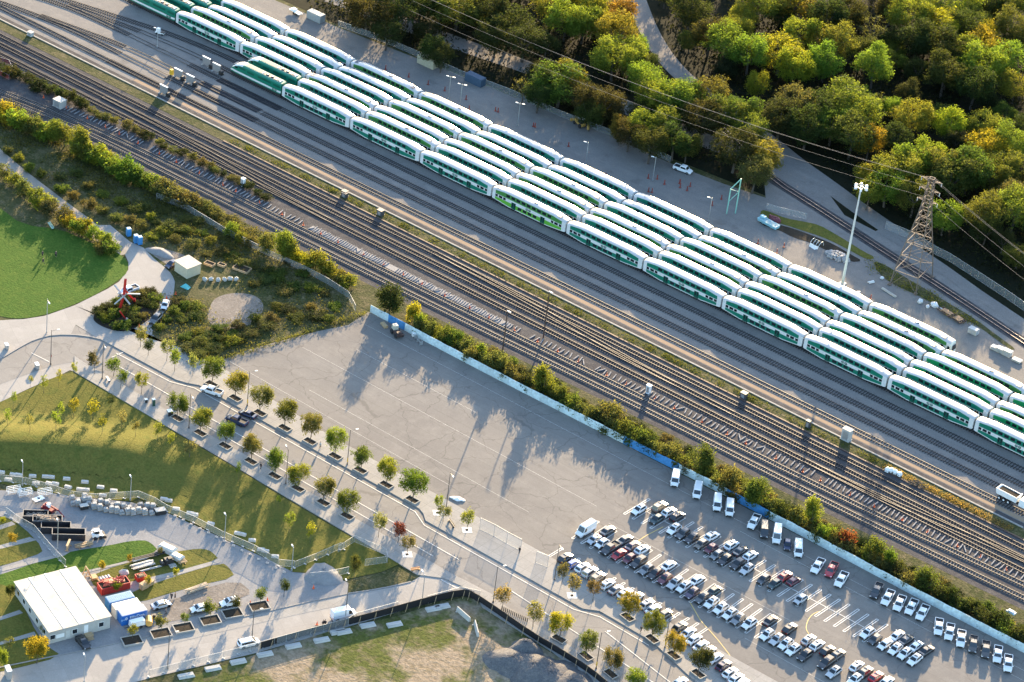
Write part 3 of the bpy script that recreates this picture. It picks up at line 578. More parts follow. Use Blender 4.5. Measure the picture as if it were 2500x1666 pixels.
# ---------------------------------------------------------------- cars: local x points to the front
def wheel_meshes(r, wd):
    a = MB(); a.tube((0, -wd / 2, 0), (0, wd / 2, 0), r, n=12); b = MB(); b.tube((0, -wd / 2 - .01, 0), (0, wd / 2 + .01, 0), r * .62, n=10)
    return a.mesh('tyre', BLACK), b.mesh('rim', flat('alloy', (.45, .45, .46), .35, .8))
LAMPF = flat('headlamp glass', (.62, .64, .66), .12, spec=.8); LAMPR = flat('tail lamp', (.35, .01, .008), .25); CHROME = flat('grille', (.03, .03, .033), .3)
BEDM = flat('truck bed liner', (.022, .022, .024), .8); TANC = flat('tan tonneau', (.40, .33, .22), .7)
def car_template(kind):
    """kind: suv, hatch, sedan, coupe, pickup (bed k=open, b=silver bed, c=cover), van, longvan"""
    T = []; L, W, Hb, Ht, gx = {'suv': (4.55, 1.86, 1.02, 1.68, (-2.05, -1.55, .15, 1.05)), 'bigsuv': (4.95, 1.95, 1.08, 1.82, (-2.3, -2.0, .25, 1.1)),
        'hatch': (4.2, 1.78, .95, 1.52, (-1.9, -1.3, .2, 1.15)), 'sedan': (4.75, 1.83, .93, 1.46, (-1.75, -.95, .35, 1.25)), 'coupe': (4.5, 1.8, .9, 1.36, (-1.7, -.7, .2, 1.05)),
        'pickup': (5.85, 2.02, 1.12, 1.92, (-.75, -.6, .95, 1.6)), 'van': (5.6, 2.02, 1.15, 2.15, (-2.75, -2.7, 1.25, 2.1)), 'tallvan': (5.9, 2.05, 1.2, 2.6, (-2.9, -2.85, 1.3, 2.1)), 'minivan': (5.1, 1.98, 1.05, 1.76, (-2.4, -2.2, .75, 1.75))}[kind]
    h = L / 2; hw = W / 2; b = MB(); pick = kind == 'pickup'
    def sec(x, w_, z0, z1, cr=.12): return [(x, -w_ + .08, z0), (x, -w_, z0 + .18), (x, -w_, z1 - cr * 1.4), (x, -w_ + cr * 1.1, z1), (x, w_ - cr * 1.1, z1), (x, w_, z1 - cr * 1.4), (x, w_, z0 + .18), (x, w_ - .08, z0)]
    hood = Hb - (.10 if kind in ('suv', 'bigsuv', 'pickup') else .14); tail = Hb if kind in ('suv', 'bigsuv', 'hatch', 'minivan') else (Hb + .02)
    if kind in ('van', 'tallvan'): hood = Hb
    S = [sec(-h, hw - .14, .38, tail - .12), sec(-h + .14, hw - .03, .26, tail), sec(-h + .6, hw, .24, tail), sec(gx[0] + .5, hw, .24, Hb), sec(gx[3] - .1, hw, .24, Hb), sec(h - .75, hw - .02, .24, hood - .02), sec(h - .2, hw - .1, .28, hood - .14), sec(h, hw - .24, .40, hood - .30)]
    b.loft(S, 0)
    # wheel arches as dark patches, bumpers, grille
    for x in (-h * .62, h * .62):
        for s in (-1, 1): b.tube((x, s * (hw - .02), .36), (x, s * (hw + .012), .36), .42, n=12, m=1)
    b.box((h - .05, 0, .55), (.14, W * .62, .24), 1); b.box((h + .005, 0, .38), (.1, W * .72, .1), 1); b.box((-h + .0, 0, .48), (.1, W * .8, .14), 1)
    b.box((0, 0, .27), (L * .5, W + .015, .14), 1)
    T.append(('body', b.mesh(kind + '_body', [PAINT, DARKM]), -1, (0, 0, 0), 1))
    # cabin: pillars and roof, glass set in as parts
    x0, x1, x2, x3 = gx; bw, tw = hw - .06, hw - .26; zb_, zt = Hb - .02, Ht
    if kind in ('van', 'tallvan'): tw = hw - .16
    c = MB(); c.loft([[(x0, -bw, zb_), (x3, -bw, zb_), (x3, bw, zb_), (x0, bw, zb_)], [(x1 - .02, -tw - .03, zt - .1), (x2 + .1, -tw - .03, zt - .1), (x2 + .1, tw + .03, zt - .1), (x1 - .02, tw + .03, zt - .1)],
            [(x1 + .12, -tw + .1, zt), (x2 - .12, -tw + .1, zt), (x2 - .12, tw - .1, zt), (x1 + .12, tw - .1, zt)]], 0, caps=True)
    T.append(('cabin', c.mesh(kind + '_cabin', [PAINT]), -1, (0, 0, 0), 1)); cb = len(T) - 1
    def lerp(a, q, t): return tuple(a[i] + (q[i] - a[i]) * t for i in range(3))
    def pane(name, p00, p10, p11, p01, off, my=.08, mx=.06):
        m = MB(); q = []
        for u, v in ((mx, my), (1 - mx, my), (1 - mx, 1 - my), (mx, 1 - my)):
            a = lerp(lerp(p00, p10, u), lerp(p01, p11, u), v); q.append((a[0] + off[0], a[1] + off[1], a[2] + off[2]))
        m.poly(q); m.poly([(a - off[0] * 1.6, e - off[1] * 1.6, z - off[2] * 1.6) for a, e, z in q][::-1]); T.append((name, m.mesh(kind + '_' + name, GLASS), cb, (0, 0, 0), 0))
    zt2 = zt - .1; f0 = x3; f1 = x2 + .1; r0 = x0; r1 = x1 - .02
    pane('windscreen', (f0, -bw, zb_), (f0, bw, zb_), (f1, tw + .03, zt2), (f1, -tw - .03, zt2), (.015, 0, .015))
    if kind not in ('van', 'tallvan'): pane('rear_window', (r0, bw, zb_), (r0, -bw, zb_), (r1, -tw - .03, zt2), (r1, tw + .03, zt2), (-.015, 0, .012), .12, .09)
    for s in (-1, 1):
        a = lambda x, y, z: (x, s * y, z)
        if kind in ('van', 'tallvan'):
            p = [a(.8, bw - .015, zb_ + .05), a(f0 - .12, bw, zb_ + .05), a(f1 - .05, tw + .04, zt2 - .12), a(.8, tw + .06, zt2 - .12)]
            pane('side_window', *(p if s < 0 else [p[1], p[0], p[3], p[2]]), (0, s * .015, .004))
        else:
            p = [a(r0 + .1, bw, zb_), a(f0 - .1, bw, zb_), a(f1 - .03, tw + .03, zt2), a(r1 + .05, tw + .03, zt2)]
            pane('side_window', *(p if s < 0 else [p[1], p[0], p[3], p[2]]), (0, s * .015, .004), .14, .07)
    if kind in ('suv', 'bigsuv'):
        m = MB(); m.poly([(x2 - .75, -tw + .22, zt + .012), (x2 - .15, -tw + .22, zt + .012), (x2 - .15, tw - .22, zt + .012), (x2 - .75, tw - .22, zt + .012)]); T.append(('sunroof', m.mesh('sunroof', GLASS), cb, (0, 0, 0), 0))
        m = MB(); m.box((0, 0, 0), (x2 - x1 - .3, .05, .06), 0)
        rm = m.mesh('roof_rail', DARKM)
        for s in (-1, 1): T.append(('roof_rail', rm, cb, ((x1 + x2) / 2, s * (tw - .02), zt + .0), 0))
    if pick:
        m = MB(); y = hw - .04; zt_ = Hb + .02
        m.poly([(-h + .2, -y + .12, zt_ + .004), (x0 - .1, -y + .12, zt_ + .004), (x0 - .1, y - .12, zt_ + .004), (-h + .2, y - .12, zt_ + .004)], 0)
        for s in (-1, 1): m.box(((-h + x0) / 2 + .05, s * (y - .04), zt_ + .07), (h + x0 - .25, .1, .16), 1)
        m.box((-h + .14, 0, zt_ + .07), (.1, 2 * y - .1, .16), 1)
        T.append(('bed', m.mesh('pickup_bed', [BEDM, PAINT]), -1, (0, 0, 0), 1))
    lf = MB(); lf.box((0, 0, 0), (.16, .40, .16), 0); lfm = lf.mesh('headlight', LAMPF); lr = MB(); lr.box((0, 0, 0), (.1, .3, .22), 0); lrm = lr.mesh('taillight', LAMPR)
    mi = MB(); mi.box((0, 0, 0), (.18, .22, .15), 0); mim = mi.mesh('mirror', [PAINT])
    for s in (-1, 1):
        T.append(('headlight', lfm, -1, (h - .14, s * (hw - .34), hood - .26), 0)); T.append(('taillight', lrm, -1, (-h + .02, s * (hw - .3), tail - .28), 0))
        T.append(('mirror', mim, -1, (x3 - .25, s * (hw + .08), Hb + .06), 1))
    ty, ri = wheel_meshes(.36, .22)
    for x in (-h * .62, h * .62):
        for s in (-1, 1):
            T.append(('wheel', ty, -1, (x, s * (hw - .12), .36), 0)); T.append(('rim', ri, len(T) - 1, (0, s * .012, 0), 0))
    return T
CARS = {k: car_template(k) for k in ('suv', 'bigsuv', 'hatch', 'sedan', 'coupe', 'pickup', 'van', 'tallvan', 'minivan')}
COL = {'w': ('white', (.74, .74, .73)), 's': ('silver', (.42, .43, .44)), 'g': ('grey', (.16, .17, .18)), 'd': ('dark grey', (.055, .06, .065)), 'k': ('black', (.014, .015, .018)),
       'r': ('red', (.36, .012, .016)), 'm': ('maroon', (.11, .014, .026)), 'b': ('blue', (.015, .07, .30)), 'n': ('navy', (.012, .02, .06)), 'p': ('plum', (.05, .03, .065)), 't': ('tan and black', (.05, .045, .04)), 'o': ('bronze', (.16, .13, .10)), 'q': ('dark green', (.02, .045, .045))}
KN = {'suv': 'SUV', 'bigsuv': 'large SUV', 'hatch': 'hatchback', 'sedan': 'saloon car', 'coupe': 'coupe', 'pickup': 'pickup truck', 'van': 'cargo van', 'tallvan': 'high-roof van', 'minivan': 'minivan'}
KC = {'suv': 'car', 'bigsuv': 'car', 'hatch': 'car', 'sedan': 'car', 'coupe': 'car', 'pickup': 'pickup truck', 'van': 'van', 'tallvan': 'van', 'minivan': 'car'}
def car(k, c, x, y, ang, label, group=None, z=.1):
    return inst(CARS[k], 'parked_' + {'pickup': 'pickup', 'van': 'van', 'tallvan': 'van'}.get(k, 'car'), label, KC[k], (x, y, z), ang, group, COL[c][1])
K = dict(s='suv', S='bigsuv', h='hatch', e='sedan', c='coupe', p='pickup', v='van', V='tallvan', m='minivan')
def code(n): return n
# rows in the car park: (place, colour code, kind, 1 when the nose points away from the street)
def row(cars, name, group, a0, a1, yl=None):
    cars = sorted(cars, key=lambda c: c[0]); seen = {}
    for i, (x, y, q) in enumerate(cars):
        c, k, nose = q[0], K[q[1]], int(q[2])
        key = (COL[c][0], KN[k]); seen[key] = seen.get(key, 0) + 1; tot = sum(1 for d in cars if (COL[d[2][0]][0], KN[K[d[2][1]]]) == key)
        lab = ('%s %s %s from left in the %s' % (ORD[seen[key] - 1], COL[c][0], KN[k], name)) if tot > 1 else '%s %s in the %s' % (COL[c][0], KN[k], name)
        car(k, c, x, y if yl is None else yl, R((a1 if nose else a0) + rnd.gauss(0, 1.2)), lab, group)
W_, Wh = 'w', 'k'
def P_(pts, q): return [(x, y, s) for (x, y), s in zip(pts, q.split())]
A0, A1 = -92.5, 87.5
up_n = P_([(168.26,-90.12),(173.49,-90.04),(178.80,-90.39),(181.34,-90.29),(183.88,-90.20),(186.81,-90.42),(189.43,-90.21)] + [(197.37,-90.70),(200.05,-90.76),(191.83,-91.28),(194.36,-91.51)] + [(204.99,-91.04),(207.83,-90.72),(215.40,-91.23),(233.40,-90.70)] + [(235.86,-91.35),(238.51,-91.25),(241.15,-91.15),(243.58,-90.97),(246.39,-91.25)], 'ws0 qh0 ws0 ds0 ks0 oh0 mh0 ks0 ss0 gh0 ks0 dh0 qh0 sh0 ws0 dh0 we0 ws0 ws0 ws0')
up_b = P_([(171.13,-85.42),(173.92,-85.49),(176.39,-85.52),(186.83,-86.04)] + [(192.13,-85.55),(194.85,-85.88),(197.67,-85.78)] + [(207.94,-86.41),(210.42,-86.48)] + [(238.78,-86.33),(241.11,-86.28),(243.97,-86.55),(246.53,-86.24)], 'oS1 ws1 ks1 ws1 ws1 de1 ws1 rs1 mh1 we1 de1 we1 ke1')
mid_n = P_([(164.34,-106.18),(167.77,-107.50),(170.08,-107.44),(172.65,-107.64),(175.42,-107.98),(178.12,-107.48),(180.55,-107.26),(183.47,-108.12),(185.83,-107.95),(188.61,-107.87),(191.24,-107.59),(193.51,-107.33)] + [(196.24,-107.74),(198.97,-107.51),(201.47,-107.49),(204.23,-107.72),(206.90,-107.85),(209.34,-108.04),(212.06,-107.60),(217.30,-108.06),(219.84,-107.93),(222.21,-107.82),(224.57,-108.36)] + [(227.65,-108.08),(232.59,-106.94)] + [(235.60,-108.46),(240.41,-107.29)], 'wV0 sc0 wh0 kp0 re0 mh0 kS0 gs0 ks0 ms0 sS0 ws0 ps0 ds0 ws0 ws0 ws0 gs0 ws0 ws0 ss0 ws0 ws0 ks0 kS0 ss0 ws0')
mid_b = P_([(168.01,-102.35),(173.06,-102.18),(175.70,-102.86),(178.25,-102.54),(186.28,-102.92),(194.10,-102.73)] + [(199.35,-102.99),(214.85,-103.07),(219.70,-102.28)] + [(225.13,-102.63),(227.58,-102.93),(230.39,-102.85),(232.82,-102.33)] + [(238.19,-102.84),(240.65,-102.97),(243.34,-102.84),(245.94,-102.58)], 'de1 de1 pe1 ws1 we1 we1 qh1 ke1 ks1 ss1 ws1 ks1 ds1 ws1 os1 rs1 we1')
low = P_([(167.45,-118.27),(170.07,-118.88),(172.57,-118.40),(174.86,-118.58),(177.30,-118.89),(180.36,-119.29),(182.91,-119.45),(185.35,-119.14),(187.93,-118.39),(191.28,-118.73),(193.38,-119.18),(196.28,-118.80)] + [(201.46,-120.06),(204.03,-120.36),(206.32,-121.40),(208.83,-122.21),(211.21,-122.65),(213.62,-123.53),(216.51,-124.37),(219.08,-125.51),(221.19,-126.17),(222.95,-126.71)], 'ks1 bh1 ws1 sS1 oS1 ws1 gc1 ws1 we1 ss1 we1 oe1 ds1 we1 we1 we1 ss1 we1 ps1 ws1 ws1 we1')
row(up_n, 'nose-out half of the upper double row', 'cars in the upper double row', A0, A1)
row(up_b, 'wall-side half of the upper double row', 'cars in the upper double row', A0, A1)
row(mid_n, 'street-side half of the middle double row', 'cars in the middle double row', A0, A1)
row(mid_b, 'far half of the middle double row', 'cars in the middle double row', A0, A1)
row(low, 'single row along the pavement edge', 'cars along the pavement edge', A0, A1)
wallv = P_([(167.12,-73.31),(173.85,-73.49),(180.14,-74.14),(183.46,-73.70),(194.39,-75.10),(197.71,-74.53),(204.37,-75.37)], 'wv0 wv0 wv0 wv0 kv0 wV0 wv0')
row(wallv, 'van line along the blue wall', 'vans along the blue wall', -59, 0)
wallp = P_([(190.65,-73.82)] + [(211.27,-77.49),(214.41,-76.35),(218.14,-77.93),(226.41,-75.53),(229.71,-75.89),(232.82,-75.71),(235.58,-74.86),(238.54,-74.82)], 'wp0 wp0 rp0 wp0 kp0 wp0 wp0 wp0 wp0')
row(wallp, 'left pickup line by the blue wall', 'pickups along the blue wall', -76, 0)
wallq = P_([(244.05,-76.73),(246.84,-76.52),(250.06,-76.75),(253.14,-76.51),(256.24,-76.12),(259.12,-75.62),(262.51,-76.75)], 'wp0 wp0 wp0 tp0 tp0 wp0 wp0')
row(wallq, 'right pickup line by the pale wall', 'pickups along the blue wall', -63, 0)
x, y = [(201.40,-75.54)][0]; car('hatch', 'n', x, y, R(-59), 'small dark navy hatchback between two white vans by the blue wall')
# single vehicles elsewhere
def at(k, c, pts, label, dz=.1):
    (x0, y0), (x1, y1) = pts; return car(k, c, (x0 + x1) / 2, (y0 + y1) / 2, math.atan2(y1 - y0, x1 - x0), label, None, dz)
at('pickup', 'w', [(67.17,-126.42),(61.79,-127.86)], 'white pickup with a dark open bed stopped at the kerb bulge on the street')
at('pickup', 'n', [(79.88,-131.73),(74.75,-132.53)], 'dark navy pickup driving down the street beside a dark saloon')
at('sedan', 'n', [(79.24,-127.78),(75.15,-128.39)], 'dark navy saloon parked by the kerb next to the navy pickup')
at('sedan', 'w', [(212.72,-138.66),(213.14,-134.21)], 'white car on the street at the bottom edge of the photo')
at('pickup', 'w', [(18.74,-105.76),(17.93,-111.49)], 'white pickup behind the red beam sculpture on the plaza')
at('hatch', 'w', [(28.35,-105.16),(30.40,-108.42)], 'white hatchback on the curved drive right of the planted island')
at('suv', 'd', [(31.67,-111.02),(33.06,-115.75)], 'black and white SUV on the curved drive below the white hatchback')
at('hatch', 'n', [(16.83,-89.52),(16.81,-92.33)], 'dark blue car tucked beside the flat-roofed shed')
at('sedan', 'k', [(109.75,-218.58),(113.97,-219.95)], 'black saloon parked in front of the site office steps')
at('sedan', 's', [(113.68,-199.77),(115.40,-195.46)], 'silver saloon on the dirt strip beside the blue containers')
at('sedan', 'w', [(121.99,-190.92),(120.65,-193.88)], 'white saloon on the dirt strip behind a planter shrub')
at('suv', 'w', [(125.45,-184.18),(123.54,-188.38)], 'white SUV with a black roof at the right end of the dirt strip')
at('tallvan', 'w', [(143.96,-174.63),(146.71,-168.44)], 'white high-roof van stopped on the branch road beside the black fence')
at('minivan', 'w', [(136.09,-196.32),(138.29,-191.48)], 'white minivan on the branch road beside the grey fence panels')
at('pickup', 'w', [(75.83,55.46),(77.71,55.77)] if 0 else [(75.70,54.89),(82.16,55.79)], 'white pickup on the yard gravel below the trees')

# ---------------------------------------------------------------- trees and shrubs
def leaf_quad(b, c, s, rn, m=0):
    a, t = rn.uniform(0, 6.283), math.acos(rn.uniform(-1, 1)); d = Vector((math.sin(t) * math.cos(a), math.sin(t) * math.sin(a), math.cos(t)))
    u = d.orthogonal().normalized(); v = d.cross(u); k = rn.uniform(0, 6.283); u, v = u * math.cos(k) + v * math.sin(k), v * math.cos(k) - u * math.sin(k)
    e = rn.uniform(.55, .95); p = Vector(c)
    b.poly([p - u * s, p + v * s * e * .6, p + u * s, p - v * s * e * .6], m)
def crown_mesh(name, n, blobs, s, seed, hollow=.45, mat=LEAF):
    """blobs: ellipsoids (centre, radii); leaves gather in small sprays near the surface of each"""
    rn = random.Random(seed); b = MB(); vol = [bl[1][0] * bl[1][1] * bl[1][2] for bl in blobs]; tot = sum(v ** .67 for v in vol)
    for bl, v in zip(blobs, vol):
        k = max(4, int(n / 7 * v ** .67 / tot))
        for _ in range(k):
            a, t = rn.uniform(0, 6.283), math.acos(rn.uniform(-1, 1)); q = rn.uniform(hollow, 1.0) ** .6
            if rn.random() < .12: q *= 1.14
            c = (bl[0][0] + bl[1][0] * q * math.sin(t) * math.cos(a), bl[0][1] + bl[1][1] * q * math.sin(t) * math.sin(a), bl[0][2] + bl[1][2] * q * math.cos(t))
            for _ in range(7): leaf_quad(b, (c[0] + rn.gauss(0, s * 1.3), c[1] + rn.gauss(0, s * 1.3), c[2] + rn.gauss(0, s * 1.1)), s * rn.uniform(.6, 1.15), rn)
    return b.mesh(name, mat)
def trunk_mesh(name, h, r, limbs, seed, spread, top):
    rn = random.Random(seed); b = MB(); p = Vector((0, 0, 0)); q = Vector((rn.gauss(0, .05) * h, rn.gauss(0, .05) * h, h)); b.tube(p, q, r, r * .65, 7)
    for i in range(limbs):
        a = 6.283 * i / limbs + rn.uniform(-.4, .4); e = q + Vector((math.cos(a) * spread * rn.uniform(.5, .9), math.sin(a) * spread * rn.uniform(.5, .9), (top - h) * rn.uniform(.5, .95)))
        m = q + (e - q) * .5 + Vector((0, 0, -.06 * top)); b.tube(q, m, r * .5, r * .3, 5, cap=False); b.tube(m, e, r * .3, r * .08, 4, cap=False)
    return b.mesh(name, BARK)
TREES = {}
def blobs_round(seed, n, R_, z0, z1, flat_=1.0, spread=.62):
    rn = random.Random(seed); o = [((0, 0, (z0 + z1) / 2), (R_ * .62, R_ * .62, (z1 - z0) * .40))]
    n = int(n * 1.7); lead = [(rn.uniform(0, 6.283), rn.uniform(.72, 1.0)) for _ in range(5)]
    for i in range(n):
        a = rn.uniform(0, 6.283); h = rn.random() ** .85; la, lh = lead[i % 5]; a = la + rn.gauss(0, .45); h *= lh; z = z0 + (z1 - z0) * (.14 + .80 * h); w_ = math.sin(math.pi * min(.93, .18 + .72 * h)) ** .7
        d = R_ * spread * w_ * rn.uniform(.75, 1.1); r = R_ * rn.uniform(.16, .34); o.append(((d * math.cos(a), d * math.sin(a), z), (r, r, r * rn.uniform(.85, 1.5) * flat_)))
    return o
# unit trees: crown radius 1, total height 1 is stretched on placing, so meshes are made near their real proportions
def kind(name, crown, trunk): TREES.setdefault(name, []).append((crown, trunk))
for s in range(3):      # street trees: dense vase on a short stem, 3.0 m radius, 6.6 m tall
    bl = [((0, 0, 4.3), (1.5, 1.5, 1.6))] + blobs_round(40 + s, 15, 2.8, 2.0, 6.2, 1.15, .72)
    rn = random.Random(s)
    for i in range(26):
        a = rn.uniform(0, 6.283); d = rn.uniform(.3, 2.7); z = 6.2 - d * .6 + rn.uniform(-.5, .4); bl.append(((d * math.cos(a), d * math.sin(a), z), (.26, .26, .85)))
    kind('street', crown_mesh('street_tree_crown', 4600, bl, .18, 60 + s, .3), trunk_mesh('street_tree_trunk', 1.9, .13, 6, s, 2.0, 5.4))
for s in range(3):      # young loose trees, 1.7 m radius, 5.4 m tall
    kind('young', crown_mesh('young_tree_crown', 1100, blobs_round(80 + s, 13, 1.7, 1.7, 5.3, 1.1, .7), .20, 90 + s, .2), trunk_mesh('young_tree_trunk', 1.8, .07, 5, 10 + s, 1.1, 4.6))
for s in range(3):      # thin saplings, 1.2 m radius, 5 m tall
    kind('sapling', crown_mesh('sapling_crown', 330, blobs_round(120 + s, 9, 1.2, 1.3, 4.9, 1.2, .7), .17, 130 + s, .1), trunk_mesh('sapling_trunk', 2.0, .05, 6, 20 + s, .9, 4.7))
for s in range(5):      # big woodland trees, 5 m radius, 13 m tall
    kind('wood', crown_mesh('woodland_tree_crown', 7600, blobs_round(160 + s, 22 + 3 * s, 5.0, 3.2, 13.0, .95, .78), .25, 170 + s, .5), trunk_mesh('woodland_tree_trunk', 5, .3, 7, 30 + s, 3.6, 11.5))
for s in range(3):      # tall narrow woodland trees
    kind('tall', crown_mesh('narrow_tree_crown', 5400, blobs_round(200 + s, 18, 3.2, 2.4, 13.0, 1.2, .72), .24, 210 + s, .45), trunk_mesh('narrow_tree_trunk', 4, .24, 6, 40 + s, 2.2, 11.5))
for s in range(2):      # sparse, half bare
    kind('bare', crown_mesh('sparse_tree_crown', 650, blobs_round(240 + s, 14, 3.6, 4, 12.0, 1.0, .8), .26, 250 + s, .2), trunk_mesh('sparse_tree_trunk', 4.5, .2, 11, 50 + s, 3.6, 11.5))
for s in range(4):      # shrubs, 1.6 m radius, 2.6 m tall
    kind('shrub', crown_mesh('shrub_crown', 1700, blobs_round(280 + s, 11, 1.65, .05, 2.6, .9, .78), .17, 290 + s, .4), trunk_mesh('shrub_stem', .4, .06, 7, 60 + s, 1.1, 2.2))
for s in range(2):      # columnar leafy tree beside the wall
    kind('column', crown_mesh('columnar_tree_crown', 4200, blobs_round(320 + s, 20, 2.6, .6, 8.6, 1.15, .62), .24, 330 + s, .4), trunk_mesh('columnar_tree_trunk', 2, .18, 6, 70 + s, 1.6, 7.6))
DIM = {'street': (2.95, 6.6), 'young': (1.75, 5.4), 'sapling': (1.25, 5.0), 'wood': (5.1, 13.2), 'tall': (3.2, 13.2), 'bare': (3.7, 12.2), 'shrub': (1.7, 2.7), 'column': (2.65, 8.8)}
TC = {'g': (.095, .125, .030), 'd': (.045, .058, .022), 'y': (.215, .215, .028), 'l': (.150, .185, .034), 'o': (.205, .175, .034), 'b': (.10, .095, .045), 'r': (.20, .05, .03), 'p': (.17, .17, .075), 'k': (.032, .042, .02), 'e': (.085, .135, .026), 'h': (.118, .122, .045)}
TW = {'g': 'green', 'd': 'dark green', 'y': 'yellow', 'l': 'yellow-green', 'o': 'orange-gold', 'b': 'brown', 'r': 'red', 'p': 'pale green', 'k': 'blackish green', 'e': 'bright green', 'h': 'olive-brown'}
def tree(k, c, x, y, label, group=None, w_=None, h=None, z=.08, name=None, jitter=.12):
    cr, tk = rnd.choice(TREES[k]); R_, H_ = DIM[k]; sx = (w_ / 2 / R_) if w_ else 1.0; sz = (h / H_) if h else sx
    t = thing(name or {'shrub': 'shrub', 'sapling': 'sapling', 'street': 'street_tree', 'young': 'young_tree'}.get(k, 'tree'), label, 'shrub' if k == 'shrub' else 'tree', (x, y, z), rnd.uniform(0, 6.283), group, (sx, sx, sz))
    col = TC[c]; j = [1 + rnd.uniform(-jitter, jitter) for _ in range(2)]
    put('crown', cr, t, color=(min(1, col[0] * j[0]), min(1, col[1] * j[1]), col[2])); put('stem' if k == 'shrub' else 'trunk', tk, t); return t
def lawnz(x, y): return mound(x, y) + .11

# street trees: (x, y, height, width)
NST = [(62.0,-124.5,8.4,6.1),(70.2,-124.8,7.9,6.1),(78.7,-125.2,8.5,5.8),(87.1,-125.6,8.3,6.0),(95.1,-125.4,8.7,5.2),(103.4,-125.7,8.5,5.4)] + [(111.4,-125.7,6.4,5.2),(119.5,-125.8,8.1,5.3),(127.7,-126.0,8.9,6.9)]
for i, (x, y, h, wd) in enumerate(sorted(NST)):
    tree('street', 'glhghlgle'[i], x, y, '%s street tree, %s from the left in the lot-side pavement row' % (('rounded green' if i % 2 else 'spreading yellow-tipped'), ORD[i]), 'street trees on the lot-side pavement', wd * 1.1, h, .2)
SST = [(66.5,-141.5,7.6,5.3),(74.6,-142.1,7.4,5.6),(82.3,-141.7,6.9,4.5),(90.9,-142.0,7.8,5.3)] + [(98.8,-142.3,7.7,4.8),(106.0,-142.2,7.3,5.3),(113.9,-142.1,7.7,4.9),(121.2,-142.1,7.5,5.6)]
for i, (x, y, h, wd) in enumerate(sorted(SST)):
    tree('street', 'glghelhg'[i], x, y, 'street tree in a square pit, %s from the left in the lawn-side pavement row' % ORD[i], 'street trees on the lawn-side pavement', wd * 1.1, h, .2)
EST = [(190.7,-125.4,6.8,5.4),(199.3,-127.8,7.6,5.3),(206.2,-129.1,6.5,5.1)] + [(213.9,-130.5,7.4,5.6)]
for i, (x, y, h, wd) in enumerate(sorted(EST)):
    tree('street', 'ogod'[i], x, y, '%s street tree beside the row of cars along the pavement edge' % ('half-orange', 'green and yellow', 'orange-brown', 'dense dark green')[i], 'street trees beside the parked cars', wd * 1.1, h, .2)
FST = [(184.4,-143.0,7.8,5.3),(192.4,-143.5,7.1,4.5),(200.0,-144.6,7.5,4.6),(206.8,-145.0,5.6,4.6)]
for i, (x, y, h, wd) in enumerate(sorted(FST)):
    tree('street', 'yhhl'[i], x, y, 'golden street tree beside the black site fence, %s from the fence corner' % ORD[i], 'street trees beside the black fence', wd * 1.1, h, .2)
YT = [(135.1,-125.5,5.2,2.2,'l'),(138.1,-127.2,4.2,3.4,'p'),(144.2,-125.8,5.8,3.4,'l'),(131.6,-143.1,6.8,3.4,'p'),(136.1,-141.3,5.8,3.2,'r'),(140.5,-143.3,5.1,3.4,'p'),(138.3,-159.7,7.6,2.6,'d'),(172.4,-126.1,6.0,3.0,'b'),(176.8,-128.0,6.0,3.3,'p'),(181.3,-126.1,5.7,3.3,'b'),(168.5,-143.5,6.3,3.9,'p'),(177.5,-143.6,6.7,4.2,'p')]
YL = ['slim yellow-green young tree left of the street lamp by the lot', 'pale young tree leaning over the dark bench', 'young tree in a white square right of the dark bench', 'pale green young tree on the lawn-side pavement near its end', 'reddish young tree at the street corner', 'pale yellowish young tree in a white square at the corner', 'dark young tree where the fenced lawn corner meets the branch road', 'brown young tree below the dark car at the lot end', 'light green young tree in a white square by the lot row', 'rust-brown young tree in a grey square by the lot row', 'pale young tree at the left end of the picket of posts', 'pale young tree at the right end of the picket of posts']
for (x, y, h, wd, c), lb in zip(YT, YL): tree('young', c, x, y, lb, 'young street trees', wd * 1.1, h, .2)
PT = [(38.2,-124.9,5.8,3.7,'p'),(42.4,-126.6,4.9,3.3,'d'),(47.1,-124.8,6.4,3.7,'p'),(51.7,-126.8,6.4,3.6,'l'),(55.9,-124.7,6.2,3.1,'p'),(39.1,-142.2,6.8,3.8,'b'),(43.0,-139.5,5.5,4.0,'e'),(47.9,-142.0,5.7,3.2,'g'),(53.2,-140.2,6.5,3.6,'l')]
PL = ['pale tree closest to the planted island', 'dark green tree behind the kerb below the planted island', 'pale tree beside the overgrown field edge', 'yellow-green tree at the corner of the overgrown field', 'pale tree alone by the lot tip', 'brownish tree at the street end left of a lamp', 'bright green tree at the lawn-side pavement start', 'green tree beside a white bench', 'yellowish tree in the pavement between two street rows']
for (x, y, h, wd, c), lb in zip(PT, PL): tree('young', c, x, y, lb, 'young trees around the plaza', wd, h, .15)
SP = [(37.4,-147.5,5.9,1.9,'l'),(37.2,-152.5,6.1,1.6,'y'),(36.6,-157.0,5.4,2.3,'l'),(32.6,-157.5,3.5,1.4,'y'),(36.2,-166.8,5.2,1.7,'l'),(49.2,-159.4,7.6,2.6,'y'),(52.6,-168.8,7.3,2.8,'l'),(49.1,-174.0,5.8,2.1,'p'),(53.4,-157.1,8.0,3.2,'y'),(60.8,-161.7,6.0,2.6,'l'),(60.9,-155.1,5.4,2.6,'p'),(66.8,-156.5,5.4,2.2,'h'),(71.1,-153.3,6.0,2.6,'l'),(75.7,-153.5,4.9,2.2,'l'),(49.2,-164.2,7.7,2.2,'l'),(52.2,-149.7,3.9,2.5,'h'),(42.4,-174.8,4.9,2.0,'l'),(80.7,-152.5,5.1,3.9,'p')] + [(94.6,-150.5,6.2,1.6,'l'),(115.8,-156.4,7.1,2.9,'l'),(122.1,-156.2,8.9,2.5,'y'),(107.7,-151.2,3.8,1.3,'l')]
